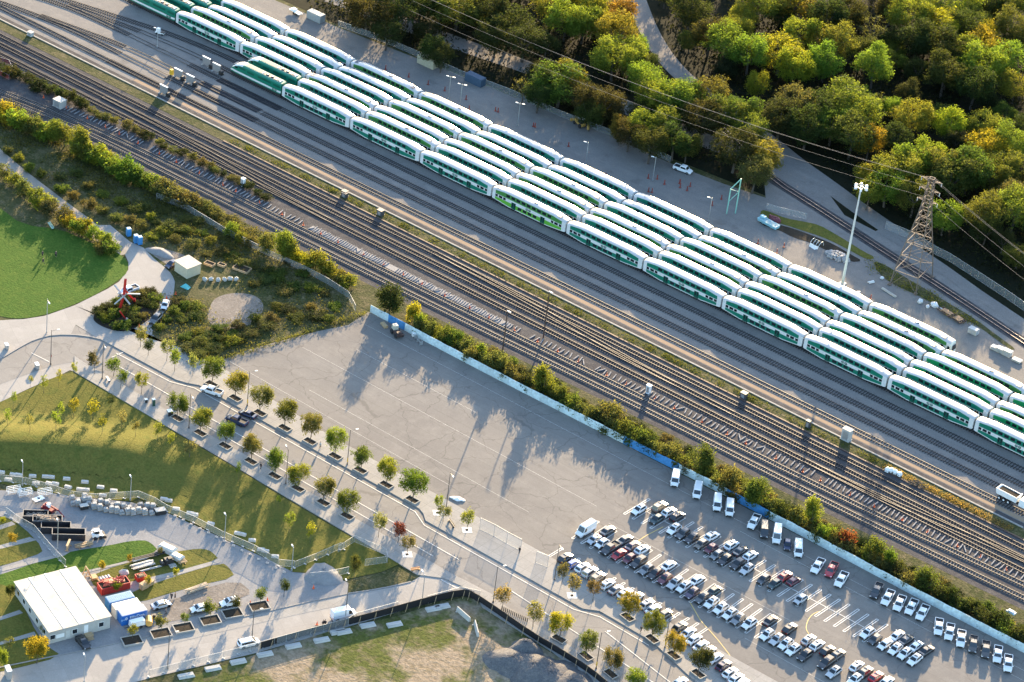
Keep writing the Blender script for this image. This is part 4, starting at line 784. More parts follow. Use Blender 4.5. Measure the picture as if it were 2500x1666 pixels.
for i, (x, y, h, wd, c) in enumerate(sorted(SP)):
    tree('sapling', c, x, y, 'thin %s sapling on the mounded lawn, %s of the lawn saplings from the left' % (TW[c], ORD[i]), 'saplings on the mounded lawn', wd, min(h, 6.5), lawnz(x, y))
YS = [(68.9,-201.7,2.5,1.6,'y'),(76.3,-205.8,4.0,2.3,'o'),(99.2,-191.8,3.1,1.8,'o'),(96.5,-198.3,3.4,2.3,'y'),(109.7,-187.8,3.0,1.8,'y'),(107.5,-194.9,3.5,2.1,'o'),(104.1,-200.8,2.9,2.4,'y'),(101.5,-184.3,2.5,1.4,'b')]
YSL = ['golden sapling at the left edge beside the top slab path', 'golden sapling below the crates on the left lawn plot', 'faded orange sapling beside the grey pipes', 'bright yellow sapling behind the timber frame', 'yellow sapling on the lower slab path', 'orange-yellow sapling by the stacked timber boxes', 'yellow sapling in front of the red bin', 'brown sapling under the white wrapped bundle']
for (x, y, h, wd, c), lb in zip(YS, YSL): tree('young', c, x, y, lb, 'golden saplings between the slab paths', wd, h, .1)
PS = [(131.3,-175.7,4.3,2.1,'d'),(129.3,-181.4,4.0,2.3,'g'),(127.2,-187.3,3.4,2.2,'d'),(125.3,-193.2,4.8,2.8,'g'),(123.0,-199.1,3.2,1.6,'g'),(120.7,-204.0,4.0,2.4,'h'),(118.1,-210.4,3.2,2.0,'l')]
for i, (x, y, h, wd, c) in enumerate(sorted(PS, reverse=True)):
    tree('young', c, x, y, 'shrubby %s tree in a planter, %s from the road corner along the branch road' % (TW[c], ORD[i]), 'planter trees along the branch road', wd * 1.35, h * 1.1, .3)
BT = [(109.5,-230.9,7.2,5.9,'y'),(105.8,-237.5,5.7,2.9,'l'),(89.6,-219.4,4.0,2.5,'d'),(103.4,-223.1,2.5,2.3,'p'),(102.1,-231.8,3.7,2.5,'h')]
for (x, y, h, wd, c), k, lb in zip(BT, ('street', 'street', 'street', 'sapling', 'sapling'), ['glowing yellow tree in front of the site office', 'green tree cut by the left edge below the slab path', 'small dark tree at the far corner of the site office', 'thin grey-leaved sapling against the site office wall', 'half-bare grey sapling on the shaded lawn left of the yellow tree']):
    tree(k, c, x, y, lb, None, wd, h, .1)

# hedge belt between the wall and the outer track
HB = [(70.8,-66.6,13.8,8.3,'d','column'),(76.9,-64.3,5.8,5.0,'y','shrub'),(80.5,-65.8,5.0,4.4,'l','shrub'),(85.8,-65.5,2.5,4.6,'y','shrub'),(89.1,-64.6,1.6,3.4,'h','shrub'),(100.0,-66.0,4.3,4.6,'l','shrub'),(107.6,-67.0,5.6,4.2,'h','shrub'),(122.0,-67.4,11.6,6.5,'l','column'),(126.1,-66.9,5.8,4.8,'g','shrub'),(140.1,-64.4,5.1,7.8,'h','shrub')] + [(169.3,-69.0,11.0,8.1,'g','column'),(178.8,-68.0,7.7,5.8,'h','shrub'),(187.2,-67.5,9.8,8.0,'g','column'),(201.6,-65.5,9.8,5.9,'l','column'),(198.4,-67.1,3.3,2.7,'o','shrub'),(206.5,-66.4,4.7,4.9,'l','shrub'),(212.4,-66.7,5.5,5.6,'r','shrub'),(218.8,-66.3,6.7,6.0,'g','shrub'),(223.6,-64.6,5.5,4.4,'e','shrub'),(235.2,-67.4,7.8,7.4,'g','column')]
HL_ = ['tall dark green tree at the left end of the painted wall', 'bright yellow shrub beside the tall dark tree', 'yellow-green shrub right of the bright yellow one', 'golden shrub low behind the wall', 'small olive shrub behind the wall', 'light yellow-green shrub standing out of the olive hedge', 'olive shrub at the foot of the rusty pole', 'tall pale green tree rising from the hedge mid-wall', 'green shrub right of the tall pale tree', 'broad olive shrub bulging over the track side', 'large tree above the first white van', 'olive shrub behind the paired white vans', 'broad green tree left of the blue wall stretch', 'yellow-green tree above the blue wall stretch', 'small orange shrub over the blue wall stretch', 'light shrub at the end of the blue wall stretch', 'red-leaved shrub over the wall', 'green shrub right of the red one', 'bright green shrub near the dirty wall stretch', 'round green tree in the dark hedge above the pickups']
for (x, y, h, wd, c, k), lb in zip(HB, HL_):
    tree(k, c, x, max(y, -67.6), lb, 'trees and shrubs behind the painted wall', wd, min(h, 9.5))
n = 0
for i in range(128):
    x = 80 + i * 1.72 + rnd.uniform(-.6, .6); edge = -67.6 if i % 2 else -63.2
    dark = x > 226 or rnd.random() < .4
    tree('shrub', 'd' if dark and rnd.random() < .7 else rnd.choice('hhgh'), x, edge + rnd.uniform(-.6, 1.8), 'olive hedge shrub in the belt between the painted wall and the outer track' if edge < -65 else 'low scrubby bush on the track side of the hedge belt', 'hedge shrubs behind the painted wall' if edge < -65 else 'scrub on the track side of the hedge', rnd.uniform(4.6, 6.4) if edge < -65 else rnd.uniform(4.0, 5.4), rnd.uniform(3.0, 4.8) if edge < -65 else rnd.uniform(1.4, 2.6))
# left-hand hedge along the outer track and the field
LH = [(-69.5,-68.4,4.7,5.1,'y'),(-64.0,-68.6,5.2,5.5,'l'),(-59.4,-67.3,4.3,5.0,'h'),(-54.2,-67.2,3.5,5.4,'l'),(-50.5,-66.8,6.4,5.0,'l'),(-43.7,-66.1,6.8,6.2,'l'),(-39.1,-67.2,4.7,5.0,'g'),(-35.8,-65.9,3.8,5.8,'y'),(-31.9,-65.2,3.8,5.0,'l'),(-24.3,-66.6,5.1,6.6,'e'),(-19.6,-67.4,5.1,4.9,'g'),(-16.1,-65.8,3.3,5.3,'l'),(-11.4,-65.5,3.7,4.9,'h'),(-5.7,-65.1,3.7,6.9,'h'),(-0.8,-64.4,3.7,4.9,'h'),(4.3,-63.4,2.1,4.4,'h'),(13.4,-63.8,2.3,4.8,'h')] + [(33.8,-66.2,9.7,4.8,'l'),(37.2,-65.3,4.1,3.6,'y'),(43.4,-64.0,5.1,4.9,'l'),(47.3,-63.1,2.3,4.3,'y'),(51.6,-63.9,2.7,4.3,'h'),(55.1,-64.4,3.2,4.3,'l'),(17.1,-68.2,3.7,3.4,'l'),(23.6,-66.7,2.3,3.6,'h')]
LH = sorted(LH); LH = sorted(LH + [((a[0] + b_[0]) / 2, (a[1] + b_[1]) / 2, (a[2] + b_[2]) * .42, (a[3] + b_[3]) * .5, a[4]) for a, b_ in zip(LH, LH[1:]) if b_[0] - a[0] < 14])
for i, (x, y, h, wd, c) in enumerate(LH):
    tree('column' if h > 5.2 else 'shrub', c, x, y, 'sunlit %s bush, number %d from the left in the hedge along the outer track' % (TW[c], i + 1), 'bushes along the outer track on the left', wd * 1.35, min(max(h * 1.1, 2.6), 9))
# bushes between the park lawn and the trail, and along the trail
TB = [(-46.5,-90.5,2.3,4.5,'h'),(-40.6,-92.4,2.5,4.5,'l'),(-35.0,-93.3,3.2,4.8,'h'),(-29.8,-94.6,3.2,4.8,'l'),(-26.8,-94.8,2.8,5.2,'y'),(-23.0,-95.2,3.2,4.8,'b'),(-18.9,-95.4,3.2,4.8,'b'),(-15.4,-96.1,3.0,4.4,'y'),(-11.4,-96.2,3.2,4.8,'l')] + [(-10.2,-96.3,3.2,4.4,'y'),(-5.9,-96.2,3.2,4.4,'l'),(-1.7,-97.2,3.2,3.9,'l'),(1.5,-98.2,3.2,4.3,'g'),(0.2,-99.6,1.8,3.9,'h')]
for i, (x, y, h, wd, c) in enumerate(sorted(TB)):
    tree('shrub', c, x, y, '%s bush, %s from the left in the thicket between the round lawn and the trail' % (TW[c], ORD[i]), 'thicket beside the trail', wd * 1.3, max(3.2, min(h * 1.25, 6)))
TB2 = [(-54.9,-81.4,1.4,3.7),(-49.8,-81.8,1.4,3.7),(-43.5,-83.4,1.9,3.7),(-39.3,-83.6,1.9,3.3),(-29.6,-84.8,2.3,4.5),(-25.2,-84.6,1.9,4.0),(-19.4,-85.3,2.8,4.8),(-14.8,-84.9,2.3,4.4),(-9.5,-84.7,2.3,4.8),(-6.3,-83.5,1.8,4.4),(-2.3,-82.5,1.8,4.0),(-3.6,-78.2,1.4,3.6)]
for x, y, h, wd in TB2: tree('shrub', rnd.choice('hhlg'), x, y, 'straggly olive bush on the field side of the trail', 'bushes on the field side of the trail', wd, 2.2)
# bush line in the middle of the tracks on the left
for i in range(40):
    x = -112 + i * 3.1 + rnd.uniform(-.8, .8)
    y = interp([(-112, -52), (-80, -48), (-40, -46.2), (10, -45.4)], x)
    tree('shrub', 'd' if x < -60 else rnd.choice('hhd'), x, y + rnd.uniform(-.8, .8), 'dark scrub bush growing between the main tracks on the left', 'scrub between the tracks', rnd.uniform(3.6, 5.4) * (1.25 if x < -60 else .85), rnd.uniform(1.6, 3.0) * (1.25 if x < -60 else .7))
# planted island and overgrown field shrubs
rn3 = random.Random(5)
ISL = [(20.36,-121.76),(19.89,-118.07),(20.68,-115.09),(21.48,-112.11),(21.27,-108.07),(22.07,-105.05),(25.10,-106.01),(27.56,-109.68),(28.97,-114.43),(29.40,-118.12),(29.34,-121.29),(27.56,-123.22),(23.84,-123.16),(23.88,-119.99),(24.68,-117.03),(25.47,-114.06),(25.03,-110.33),(22.11,-121.93),(26.93,-116.66),(22.44,-115.28)]
for x, y in ISL: tree('shrub', rn3.choice('dgdh'), x, y, 'low leafy shrub filling the planted island under the red sculpture', 'shrubs of the planted island', rn3.uniform(3.2, 4.6), rn3.uniform(1.3, 1.9))
FLD = [(29.69,-103.10),(33.20,-103.50),(33.62,-107.26),(34.03,-110.99),(36.59,-108.20),(34.49,-102.09),(38.70,-103.81),(35.91,-115.16),(42.99,-109.52),(46.93,-109.34),(43.11,-113.49),(47.54,-112.75),(49.91,-108.14),(50.07,-103.87),(51.95,-112.02),(51.11,-114.95),(52.97,-104.82),(53.66,-99.96),(46.13,-104.04),(53.88,-94.55),(52.89,-106.95),(47.89,-116.42),(51.03,-117.05),(37.27,-81.83),(37.88,-77.86),(37.74,-73.61),(44.97,-78.80),(45.08,-75.41),(48.99,-86.21),(55.00,-79.64),(58.89,-81.76),(56.45,-86.53),(61.91,-80.56),(59.45,-74.77),(49.75,-72.46),(53.31,-71.81),(52.29,-84.73),(48.93,-94.73),(48.73,-100.16),(52.29,-91.06),(42.50,-68.35),(36.89,-66.74),(36.42,-75.06),(41.01,-75.51)]
for x, y in FLD:
    c = rn3.choice('hhggdbl'); tree('shrub', c, x, y, '%s weedy bush in the overgrown field left of the lot' % TW[c], 'weedy bushes of the overgrown field (%s)' % TW[c], rn3.uniform(3.4, 6.0), rn3.uniform(.9, 1.9))
FL2 = [(3.49,-84.52),(4.01,-80.49),(8.77,-80.94),(13.77,-79.94),(10.63,-73.10),(15.65,-74.43),(20.87,-76.60),(6.65,-75.23),(24.52,-75.93),(28.15,-76.41),(31.27,-75.19),(3.73,-77.33),(18.74,-80.09)] + [(-9.56,-77.80),(-8.53,-74.27),(-21.00,-77.51),(-26.49,-77.65),(-35.26,-80.24),(-15.54,-77.37),(-4.23,-71.82),(2.75,-71.08),(6.49,-69.24),(-33.75,-76.06),(4.38,-76.28),(-1.22,-77.87)]
for x, y in FL2: tree('shrub', rn3.choice('hhglh'), x, y, 'scattered olive bush in the weedy field above the shed', 'bushes of the weedy field above the shed', rn3.uniform(3.4, 5.6), rn3.uniform(.9, 1.8))

# woodland beyond the yard: crown centres seen in the photograph at about 7 m above ground
WD = [(60.92,80.62,200,0),(65.15,86.93,220,0),(74.30,82.21,230,0),(76.75,86.42,200,0),(85.06,79.60,180,0),(72.19,72.93,210,2),(76.31,60.21,130,0),(96.30,69.87,185,3),(89.23,65.74,230,2),(99.96,59.82,170,5),(48.99,119.11,230,1),(44.20,131.84,170,1),(57.88,119.05,210,1),(63.78,127.49,290,4),(68.88,108.40,120,4),(71.54,123.19,200,4),(60.48,143.39,190,1),(66.81,144.72,170,4),(72.87,147.27,200,1),(75.82,134.15,190,1),(88.23,142.74,210,1),(40.32,150.94,230,1),(46.67,160.16,250,3),(40.44,141.51,150,1),(27.73,131.10,220,2),(41.86,121.36,200,2),(94.40,115.20,290,1),(89.32,120.67,140,4),(93.61,125.66,120,1),(103.66,110.55,220,1),(99.44,101.57,190,0),(107.85,98.99,220,0),(112.43,101.55,160,4),(113.80,123.62,200,1),(102.95,129.36,110,1),(103.05,139.52,140,2),(117.36,108.54,160,2),(122.93,129.97,170,4),(130.48,137.28,180,1),(137.47,126.15,200,4),(140.95,134.19,200,1),(147.14,119.88,190,0),(128.01,108.67,160,1),(121.94,84.75,120,3),(127.68,77.22,130,1),(127.87,91.47,240,1),(129.09,99.36,200,1),(130.28,82.69,190,1),(134.82,103.25,220,0),(141.19,100.13,240,0),(142.65,106.95,240,0),(148.37,110.83,170,0),(138.79,83.45,170,0),(150.31,81.50,170,1),(158.23,87.93,210,0),(163.44,97.46,230,1),(76.21,182.55,240,1),(75.12,192.57,210,1),(68.67,184.85,170,2),(82.59,201.50,270,1),(91.53,197.59,190,0),(88.40,184.30,250,4),(94.32,188.17,210,2),(98.41,191.44,160,4),(102.93,201.55,210,0),(87.60,169.28,230,2),(93.37,171.46,230,2),(99.23,170.70,230,2),(103.79,173.01,230,1),(104.96,182.05,250,4),(110.31,170.10,250,1),(112.48,180.19,230,1),(123.22,168.84,170,1),(106.07,154.72,230,2),(116.44,155.09,210,2),(91.32,106.02,210,2),(84.70,103.97,210,5),(86.90,92.61,220,2),(95.36,94.14,210,2),(160.13,104.97,210,5),(74.27,165.97,170,6),(65.03,83.99,160,6),(98.86,123.20,160,6),(90.75,211.26,200,2),(94.36,215.58,220,0),(62.53,167.84,200,2),(59.82,159.84,220,2),(77.57,152.82,160,2)]
WD += [(-20.14,73.94,300,0),(-26.36,74.34,200,0),(-19.71,80.73,160,0),(-31.41,58.93,250,2),(-36.02,50.34,250,2),(-25.79,47.27,160,2),(-9.83,49.72,130,2),(-5.62,48.79,130,2),(-12.24,78.70,220,2),(-2.73,77.68,250,2),(-2.42,99.83,230,1),(6.25,94.51,230,1),(4.92,108.60,210,1),(11.11,97.20,210,1),(12.62,103.65,190,4),(22.32,98.22,210,1),(31.52,91.03,210,1),(32.02,84.23,230,1),(28.66,101.16,120,1),(13.22,113.78,160,3),(31.10,58.65,270,0),(26.17,58.57,190,2),(30.31,64.83,170,1),(39.42,57.09,180,2),(29.27,50.90,160,2),(22.92,51.95,130,6),(45.72,81.38,190,1),(54.16,74.18,190,1),(59.10,77.12,210,1),(57.62,83.83,160,1),(55.83,55.45,110,3),(46.62,59.88,190,2),(61.81,58.28,160,1),(64.56,64.14,170,1),(73.19,57.96,180,2),(61.31,52.33,150,2),(69.58,51.17,170,2),(46.19,53.87,150,2),(6.38,73.33,230,2),(-1.11,68.98,190,2),(-29.54,67.39,220,2)]
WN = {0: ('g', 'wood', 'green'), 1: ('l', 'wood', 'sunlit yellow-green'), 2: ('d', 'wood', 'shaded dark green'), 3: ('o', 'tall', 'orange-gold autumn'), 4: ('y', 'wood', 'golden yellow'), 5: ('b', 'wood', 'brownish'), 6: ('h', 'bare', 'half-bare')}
def where(x, y):
    if y < 62 and x < 60: return 'on the yard edge above the trains'
    if x < 45: return 'in the wood left of the forest road'
    if x < 100 and y < 86: return 'in the clump between yard and forest road'
    if x > 150: return 'in the wood on the right behind the lattice tower'
    return 'in the wood beyond the forest road'
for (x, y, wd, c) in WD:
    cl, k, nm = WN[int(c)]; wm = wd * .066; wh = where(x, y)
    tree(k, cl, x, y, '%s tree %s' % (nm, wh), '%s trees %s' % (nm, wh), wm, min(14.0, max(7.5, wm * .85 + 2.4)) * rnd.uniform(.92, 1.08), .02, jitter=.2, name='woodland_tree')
rn4 = random.Random(11); made = [(a, b_) for a, b_, _, _ in WD]; nf = 0; FR = smooth([(-60, 205), (-10, 150), (4, 136), (19, 121.5), (34.6, 109.2), (51, 101), (85, 90.6), (98, 85.3), (111, 81.5), (129, 75.5), (150, 70), (175, 66), (215, 54)])
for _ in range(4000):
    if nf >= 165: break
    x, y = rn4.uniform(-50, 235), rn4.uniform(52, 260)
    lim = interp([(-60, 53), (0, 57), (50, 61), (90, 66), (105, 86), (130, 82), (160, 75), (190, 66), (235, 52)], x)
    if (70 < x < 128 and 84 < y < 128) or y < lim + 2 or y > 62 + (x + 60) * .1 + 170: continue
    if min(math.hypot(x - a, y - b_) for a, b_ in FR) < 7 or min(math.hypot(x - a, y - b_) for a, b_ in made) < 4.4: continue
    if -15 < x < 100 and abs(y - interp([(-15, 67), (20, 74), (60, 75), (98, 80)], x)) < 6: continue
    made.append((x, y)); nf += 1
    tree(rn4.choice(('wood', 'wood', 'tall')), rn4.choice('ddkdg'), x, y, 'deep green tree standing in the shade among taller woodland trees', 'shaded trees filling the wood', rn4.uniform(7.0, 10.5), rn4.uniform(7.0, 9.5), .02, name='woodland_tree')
# undergrowth: countless low leaves on the woodland floor and in the weedy field
def undergrowth(name, pts, mats, col, s, seed, hz=.5, n=1):
    rn = random.Random(seed); b = MB()
    for x, y, r in pts:
        for _ in range(n):
            a = rn.uniform(0, 6.283); d = r * rn.random() ** .5; leaf_quad(b, (x + d * math.cos(a), y + d * math.sin(a), .1 + rn.random() ** 1.5 * hz), s * rn.uniform(.6, 1.2), rn)
    o = struct(name, b.mesh(name, mats), stuff=True); o.color = (*col, 1); return o
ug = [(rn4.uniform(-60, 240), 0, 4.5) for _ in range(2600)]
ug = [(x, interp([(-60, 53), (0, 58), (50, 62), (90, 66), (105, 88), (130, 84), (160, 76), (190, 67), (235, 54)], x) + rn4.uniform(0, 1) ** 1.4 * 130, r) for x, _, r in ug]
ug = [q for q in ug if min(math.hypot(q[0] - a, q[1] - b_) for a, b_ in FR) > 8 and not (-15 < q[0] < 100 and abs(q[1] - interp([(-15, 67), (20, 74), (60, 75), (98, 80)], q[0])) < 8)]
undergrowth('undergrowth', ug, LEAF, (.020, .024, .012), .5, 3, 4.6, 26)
fw = [(x, y, 5) for x, y in FLD + FL2] + [(rn4.uniform(-90, 30), rn4.uniform(-76, -62), 4) for _ in range(110)]
undergrowth('field_weeds', fw, LEAF, (.10, .10, .034), .26, 4, .7, 170)
undergrowth('verge_weeds', [(rn4.uniform(-18, 200), -28.9, 1.4) for _ in range(240)], LEAF, (.085, .10, .026), .2, 6, .45, 26)
undergrowth('verge_weeds', [(rn4.uniform(200, 236), -29.2, 1.5) for _ in range(110)], LEAF, (.24, .18, .08), .2, 7, .5, 26)
undergrowth('bank_weeds', [(x + rn4.uniform(-3, 3), y + rn4.uniform(-2, 2), 2) for x, y in [(146.83,53.11),(150.79,51.06),(148.94,51.15),(156.41,49.85),(159.03,50.63),(167.04,49.01),(171.01,48.20),(174.06,47.45),(177.63,47.27),(179.93,47.75),(164.10,50.98),(160.85,50.54)] for _ in range(4)], LEAF, (.16, .16, .035), .24, 8, .9, 30)
undergrowth('lot_edge_weeds', [(x + rn4.uniform(-.6, .6), y + rn4.uniform(-.6, .6), .9) for i in range(60) for x, y in [((56.5 + i * .17), (-113.5 + i * .72))]], LEAF, (.11, .12, .035), .2, 9, 1.0, 30)

# ---------------------------------------------------------------- walls and fences
WALLC = {'p': ((.50, .60, .60), 'pale weathered'), 'b': ((.05, .20, .42), 'bright blue painted')}
wm_ = tint('weathered hoarding paint', .7, 0, .3, scale=.9)
segs = [(66.8, 73, 'p'), (73, 78.6, 'b'), (78.6, 148.5, 'p'), (148.5, 165.2, 'b'), (165.2, 179.4, 'p'), (179.4, 192, 'b'), (192, 300, 'p')]
t = thing('painted_hoarding', 'long hoarding wall of pale and blue panels between the car park and the hedge', 'wall')
x = 66.8
for a, b_, c in segs:
    while a < b_ - .05:
        L = min(2.45, b_ - a); m = MB(); hgt = 2.25 + rnd.uniform(-.08, .08); y = -69.45 + .35 * math.sin(a * .045) + rnd.uniform(-.03, .03)
        m.box((0, 0, hgt / 2), (L - .02, .10, hgt), 0); m.box((0, .1, hgt - .12), (L - .02, .08, .12), 0); m.box((0, .1, .5), (L - .02, .08, .12), 0); m.box((-L / 2 + .08, .12, hgt / 2), (.1, .1, hgt - .1), 0)
        k = rnd.uniform(.86, 1.1); p = put('panel', m.mesh('hoarding_panel', wm_), t, (a + L / 2, y, .05), color=tuple(min(1, v * k) for v in WALLC[c][0]))
        if c == 'b': p['label'] = 'bright blue panel'
        a += L
def mesh_mat(name, c, dens=.28):
    m, n, l, bs = newmat(name); bs.inputs['Base Color'].default_value = (*c, 1); bs.inputs['Roughness'].default_value = .5; bs.inputs['Metallic'].default_value = .3
    tr = n.new('ShaderNodeBsdfTransparent'); mx = n.new('ShaderNodeMixShader'); mx.inputs[0].default_value = dens
    l.new(tr.outputs[0], mx.inputs[1]); l.new(bs.outputs[0], mx.inputs[2]); l.new(mx.outputs[0], n['Material Output'].inputs[0]); return m
CHAIN = mesh_mat('chain link netting', (.45, .46, .46), .30); REDNET = mesh_mat('red netting', (.35, .06, .06), .6)
def chain_fence(pl, label, h=1.9, gap=3.0, mat=None, name='chain_link_fence', z=.1, feet=False, group=None):
    t = thing(name, label, 'fence', (0, 0, 0), 0, group); nb = MB(); rb = MB(); pm = MB(); pm.tube((0, 0, 0), (0, 0, h), .045, n=6)
    if feet: pm.box((0, 0, .06), (.7, .3, .12), 0)
    me = pm.mesh('fence_post', GALV); pts = []
    for i in range(len(pl) - 1):
        a, c = Vector(pl[i]), Vector(pl[i + 1]); n = max(1, int(round((c - a).length / gap)))
        for k in range(n): pts.append(a + (c - a) * k / n)
    pts.append(Vector(pl[-1]))
    for p in pts[:99]: put('post', me, t, (p.x, p.y, z))
    for a, c in zip(pts, pts[1:]):
        d = (c - a).normalized(); q = Vector((-d.y, d.x)) * .012
        nb.poly([(a.x + q.x, a.y + q.y, z + .05), (c.x + q.x, c.y + q.y, z + .05), (c.x + q.x, c.y + q.y, z + h), (a.x + q.x, a.y + q.y, z + h)])
        rb.beam((a.x, a.y, z + h), (c.x, c.y, z + h), .05, .05); rb.beam((a.x, a.y, z + .12), (c.x, c.y, z + .12), .03, .03)
    put('netting', nb.mesh('fence_netting', mat or CHAIN), t); put('rail', rb.mesh('fence_rail', GALV), t); return t
chain_fence([(-9.97,-68.70),(-1.04,-67.04),(14.37,-68.37)] + [(29.33,-68.34),(42.53,-67.20),(50.44,-67.32),(58.43,-68.35)] + [(64, -72)], 'chain-link fence running along the hedge side of the weedy field', gap=4)
chain_fence([(54.26,-191.39),(55.97,-190.19),(60.74,-186.72),(65.97,-184.66),(71.60,-183.02),(76.44,-179.65),(82.49,-171.60),(86.94,-170.77),(90.86,-170.90),(98.12,-169.61),(106.53,-169.14),(114.94,-167.76),(122.71,-167.79),(125.56,-165.65)], 'temporary mesh fence curving along the lawn foot beside the gravel drive', feet=True, gap=3.4, z=.12)
chain_fence([(125.74,-165.86),(127.14,-159.99),(128.35,-153.04),(129.06,-152.29)], 'temporary mesh fence crossing the lawn tip beside the gravel heap', feet=True, gap=3.4, z=.12)
chain_fence([(128.83,-154.17),(128.86,-148.39),(137.22,-147.10),(139.28,-149.03),(136.43,-153.60)], 'mesh fence wrapped around the lawn corner by the street', gap=3, z=.15)
chain_fence([(66.09,-198.05),(70.42,-198.50),(75.42,-198.23),(82.56,-200.56),(89.62,-202.43)], 'temporary mesh fence leaning beside the dumpsters', feet=True, gap=2.6, z=.12)
chain_fence([(130.97,-166.44),(133.44,-163.10),(135.61,-158.46)], 'short mesh fence in front of the gravel heap', feet=True, gap=3, z=.12)
chain_fence([(129.52,-217.20),(132.26,-210.83),(137.83,-197.91),(143.16,-184.34),(147.86,-172.76)] + [(147.83,-170.12),(151.78,-160.30)], 'mesh fence panels in front of the black silt fence on the branch road', feet=True, gap=3.2, z=.12)
chain_fence([(155.11,-153.77),(158.26,-145.83),(162.22,-143.73)], 'mesh fence panels round the corner of the building site', feet=True, gap=2.8, z=.12)
chain_fence([(146.07,-123.39),(150.03,-123.04),(153.92,-123.18),(158.02,-123.07)], 'tall swing gate standing open between the pavement and the lot', 3.4, 4.0, name='mesh_gate', z=.12)
chain_fence([(166.94,-130.93),(162.52,-122.93),(166.04,-122.97),(168.87,-128.94)] if 0 else [(163.28,-124.20),(166.27,-123.55)], 'second tall gate leaf at the right side of the lot entrance', 3.4, 4.0, name='mesh_gate', z=.12)
chain_fence([(107.61,55.51),(111.79,56.55),(114.79,57.65),(118.82,59.44)], 'short chain-link fence on the sunny yard strip above the grass bank', gap=4)
chain_fence([(137.25,72.15),(145.64,72.57),(154.88,70.70),(159.53,70.41),(169.88,67.87),(180.06,65.37),(187.53,63.19)], 'long chain-link fence at the foot of the wood beyond the patrol road', 2.6, 4.5)
chain_fence([(-45.46,48.15),(-28.08,50.79),(-16.71,51.20),(-0.21,51.50),(16.90,53.54),(35.75,54.38),(47.77,55.90),(63.01,57.21),(73.52,56.66)], 'chain-link fence at the top edge of the rail yard under the trees', 2.0, 5)
chain_fence([(-92.26,-51.20),(-85.01,-51.12),(-86.80,-47.62),(-91.60,-44.76),(-97.59,-46.10)], 'red netted enclosure beside the tracks at the left edge', 1.6, 2.4, REDNET, 'netted_enclosure')
# the black silt fence of the building site
BF = smooth([(139.84,-192.92),(143.89,-181.72),(146.78,-175.00),(149.70,-168.21),(152.78,-160.44),(155.29,-153.98),(158.84,-146.02),(161.03,-144.95),(169.39,-145.72),(179.74,-147.00),(187.38,-147.11),(194.31,-147.49),(199.86,-148.31),(207.15,-150.47)], 1)
m = MB()
for a, c in zip(BF, BF[1:]): m.beam((a[0], a[1], .95), (c[0], c[1], .95), .10, 1.9)
t = thing('silt_fence', 'black silt fence following the edge of the building site', 'fence'); put('fabric', m.mesh('silt_fabric', flat('black silt fabric', (.012, .011, .012), .8)), t)
pm = MB(); pm.box((0, 0, 1.0), (.1, .1, 2.0), 0); pm.beam((0, 0, 1.5), (.5, -1.3, .05), .08, .08); pme = pm.mesh('silt_post', WOOD)
for i in range(0, len(BF) - 1): put('post', pme, t, (BF[i][0], BF[i][1], .05))
# precast footings laid behind the black fence
fb = MB(); fb.box((0, 0, .18), (3.6, 1.6, .36), 0, tx=.94, ty=.85); fb.box((0, -.3, .42), (3.2, .3, .16), 0)
fm = fb.mesh('footing_block', CONW)
for i, (x, y) in enumerate([(148.01,-176.39),(147.36,-181.17),(144.37,-187.20),(141.92,-193.75),(139.56,-199.81),(137.26,-205.40),(134.94,-211.35)] + [(148.92,-175.46),(151.08,-169.84),(158.52,-152.61),(157.61,-154.70),(155.11,-165.34)]):
    mass('footing_block', fm, None, 'pale precast slab lying behind the black silt fence', 'concrete block', (x, y, .1), R(62), 'precast slabs behind the silt fence')
for k, (a, b_, lb) in enumerate((([(161.74,-151.25)], [(166.29,-152.36)], 'long pale concrete barrier standing on the grass of the building site'), ([(167.58,-152.20)], [(170.93,-155.24)], 'shorter concrete barrier with a timber foot on the site grass'))):
    a, b_ = Vector(a[0]), Vector(b_[0]); m = MB(); L = (b_ - a).length
    m.prism([(-L / 2, -.28), (L / 2, -.28), (L / 2, .28), (-L / 2, .28)], 0, .3); m.loft([[(-L / 2, -.28, .3), (-L / 2, .28, .3), (-L / 2, .1, 1.25), (-L / 2, -.1, 1.25)], [(L / 2, -.28, .3), (L / 2, .28, .3), (L / 2, .1, 1.25), (L / 2, -.1, 1.25)]], 0)
    m.box((-L / 2 + .3, 0, .06), (.3, 1.2, .12), 0); c = (a + b_) / 2
    mass('concrete_barrier', m, CONW, lb, 'barrier', (c.x, c.y, .1), math.atan2(b_.y - a.y, b_.x - a.x))
# picket of bollards at the street corner
bm_ = MB(); bm_.box((0, 0, .5), (.2, .2, 1.0), 0, tx=.85, ty=.85); bm_.box((0, 0, 1.03), (.26, .26, .06), 0); bme = bm_.mesh('bollard', flat('dark timber post', (.09, .075, .06), .8))
P0, P1 = Vector([(168.69,-143.73)][0]), Vector([(175.41,-143.03)][0])
for i in range(15):
    p = P0 + (P1 - P0) * i / 14
    mass('bollard', bme, None, 'dark post in the straight picket between two pale trees by the black fence', 'bollard', (p.x, p.y, .13), math.atan2((P1 - P0).y, (P1 - P0).x), 'picket of dark posts')

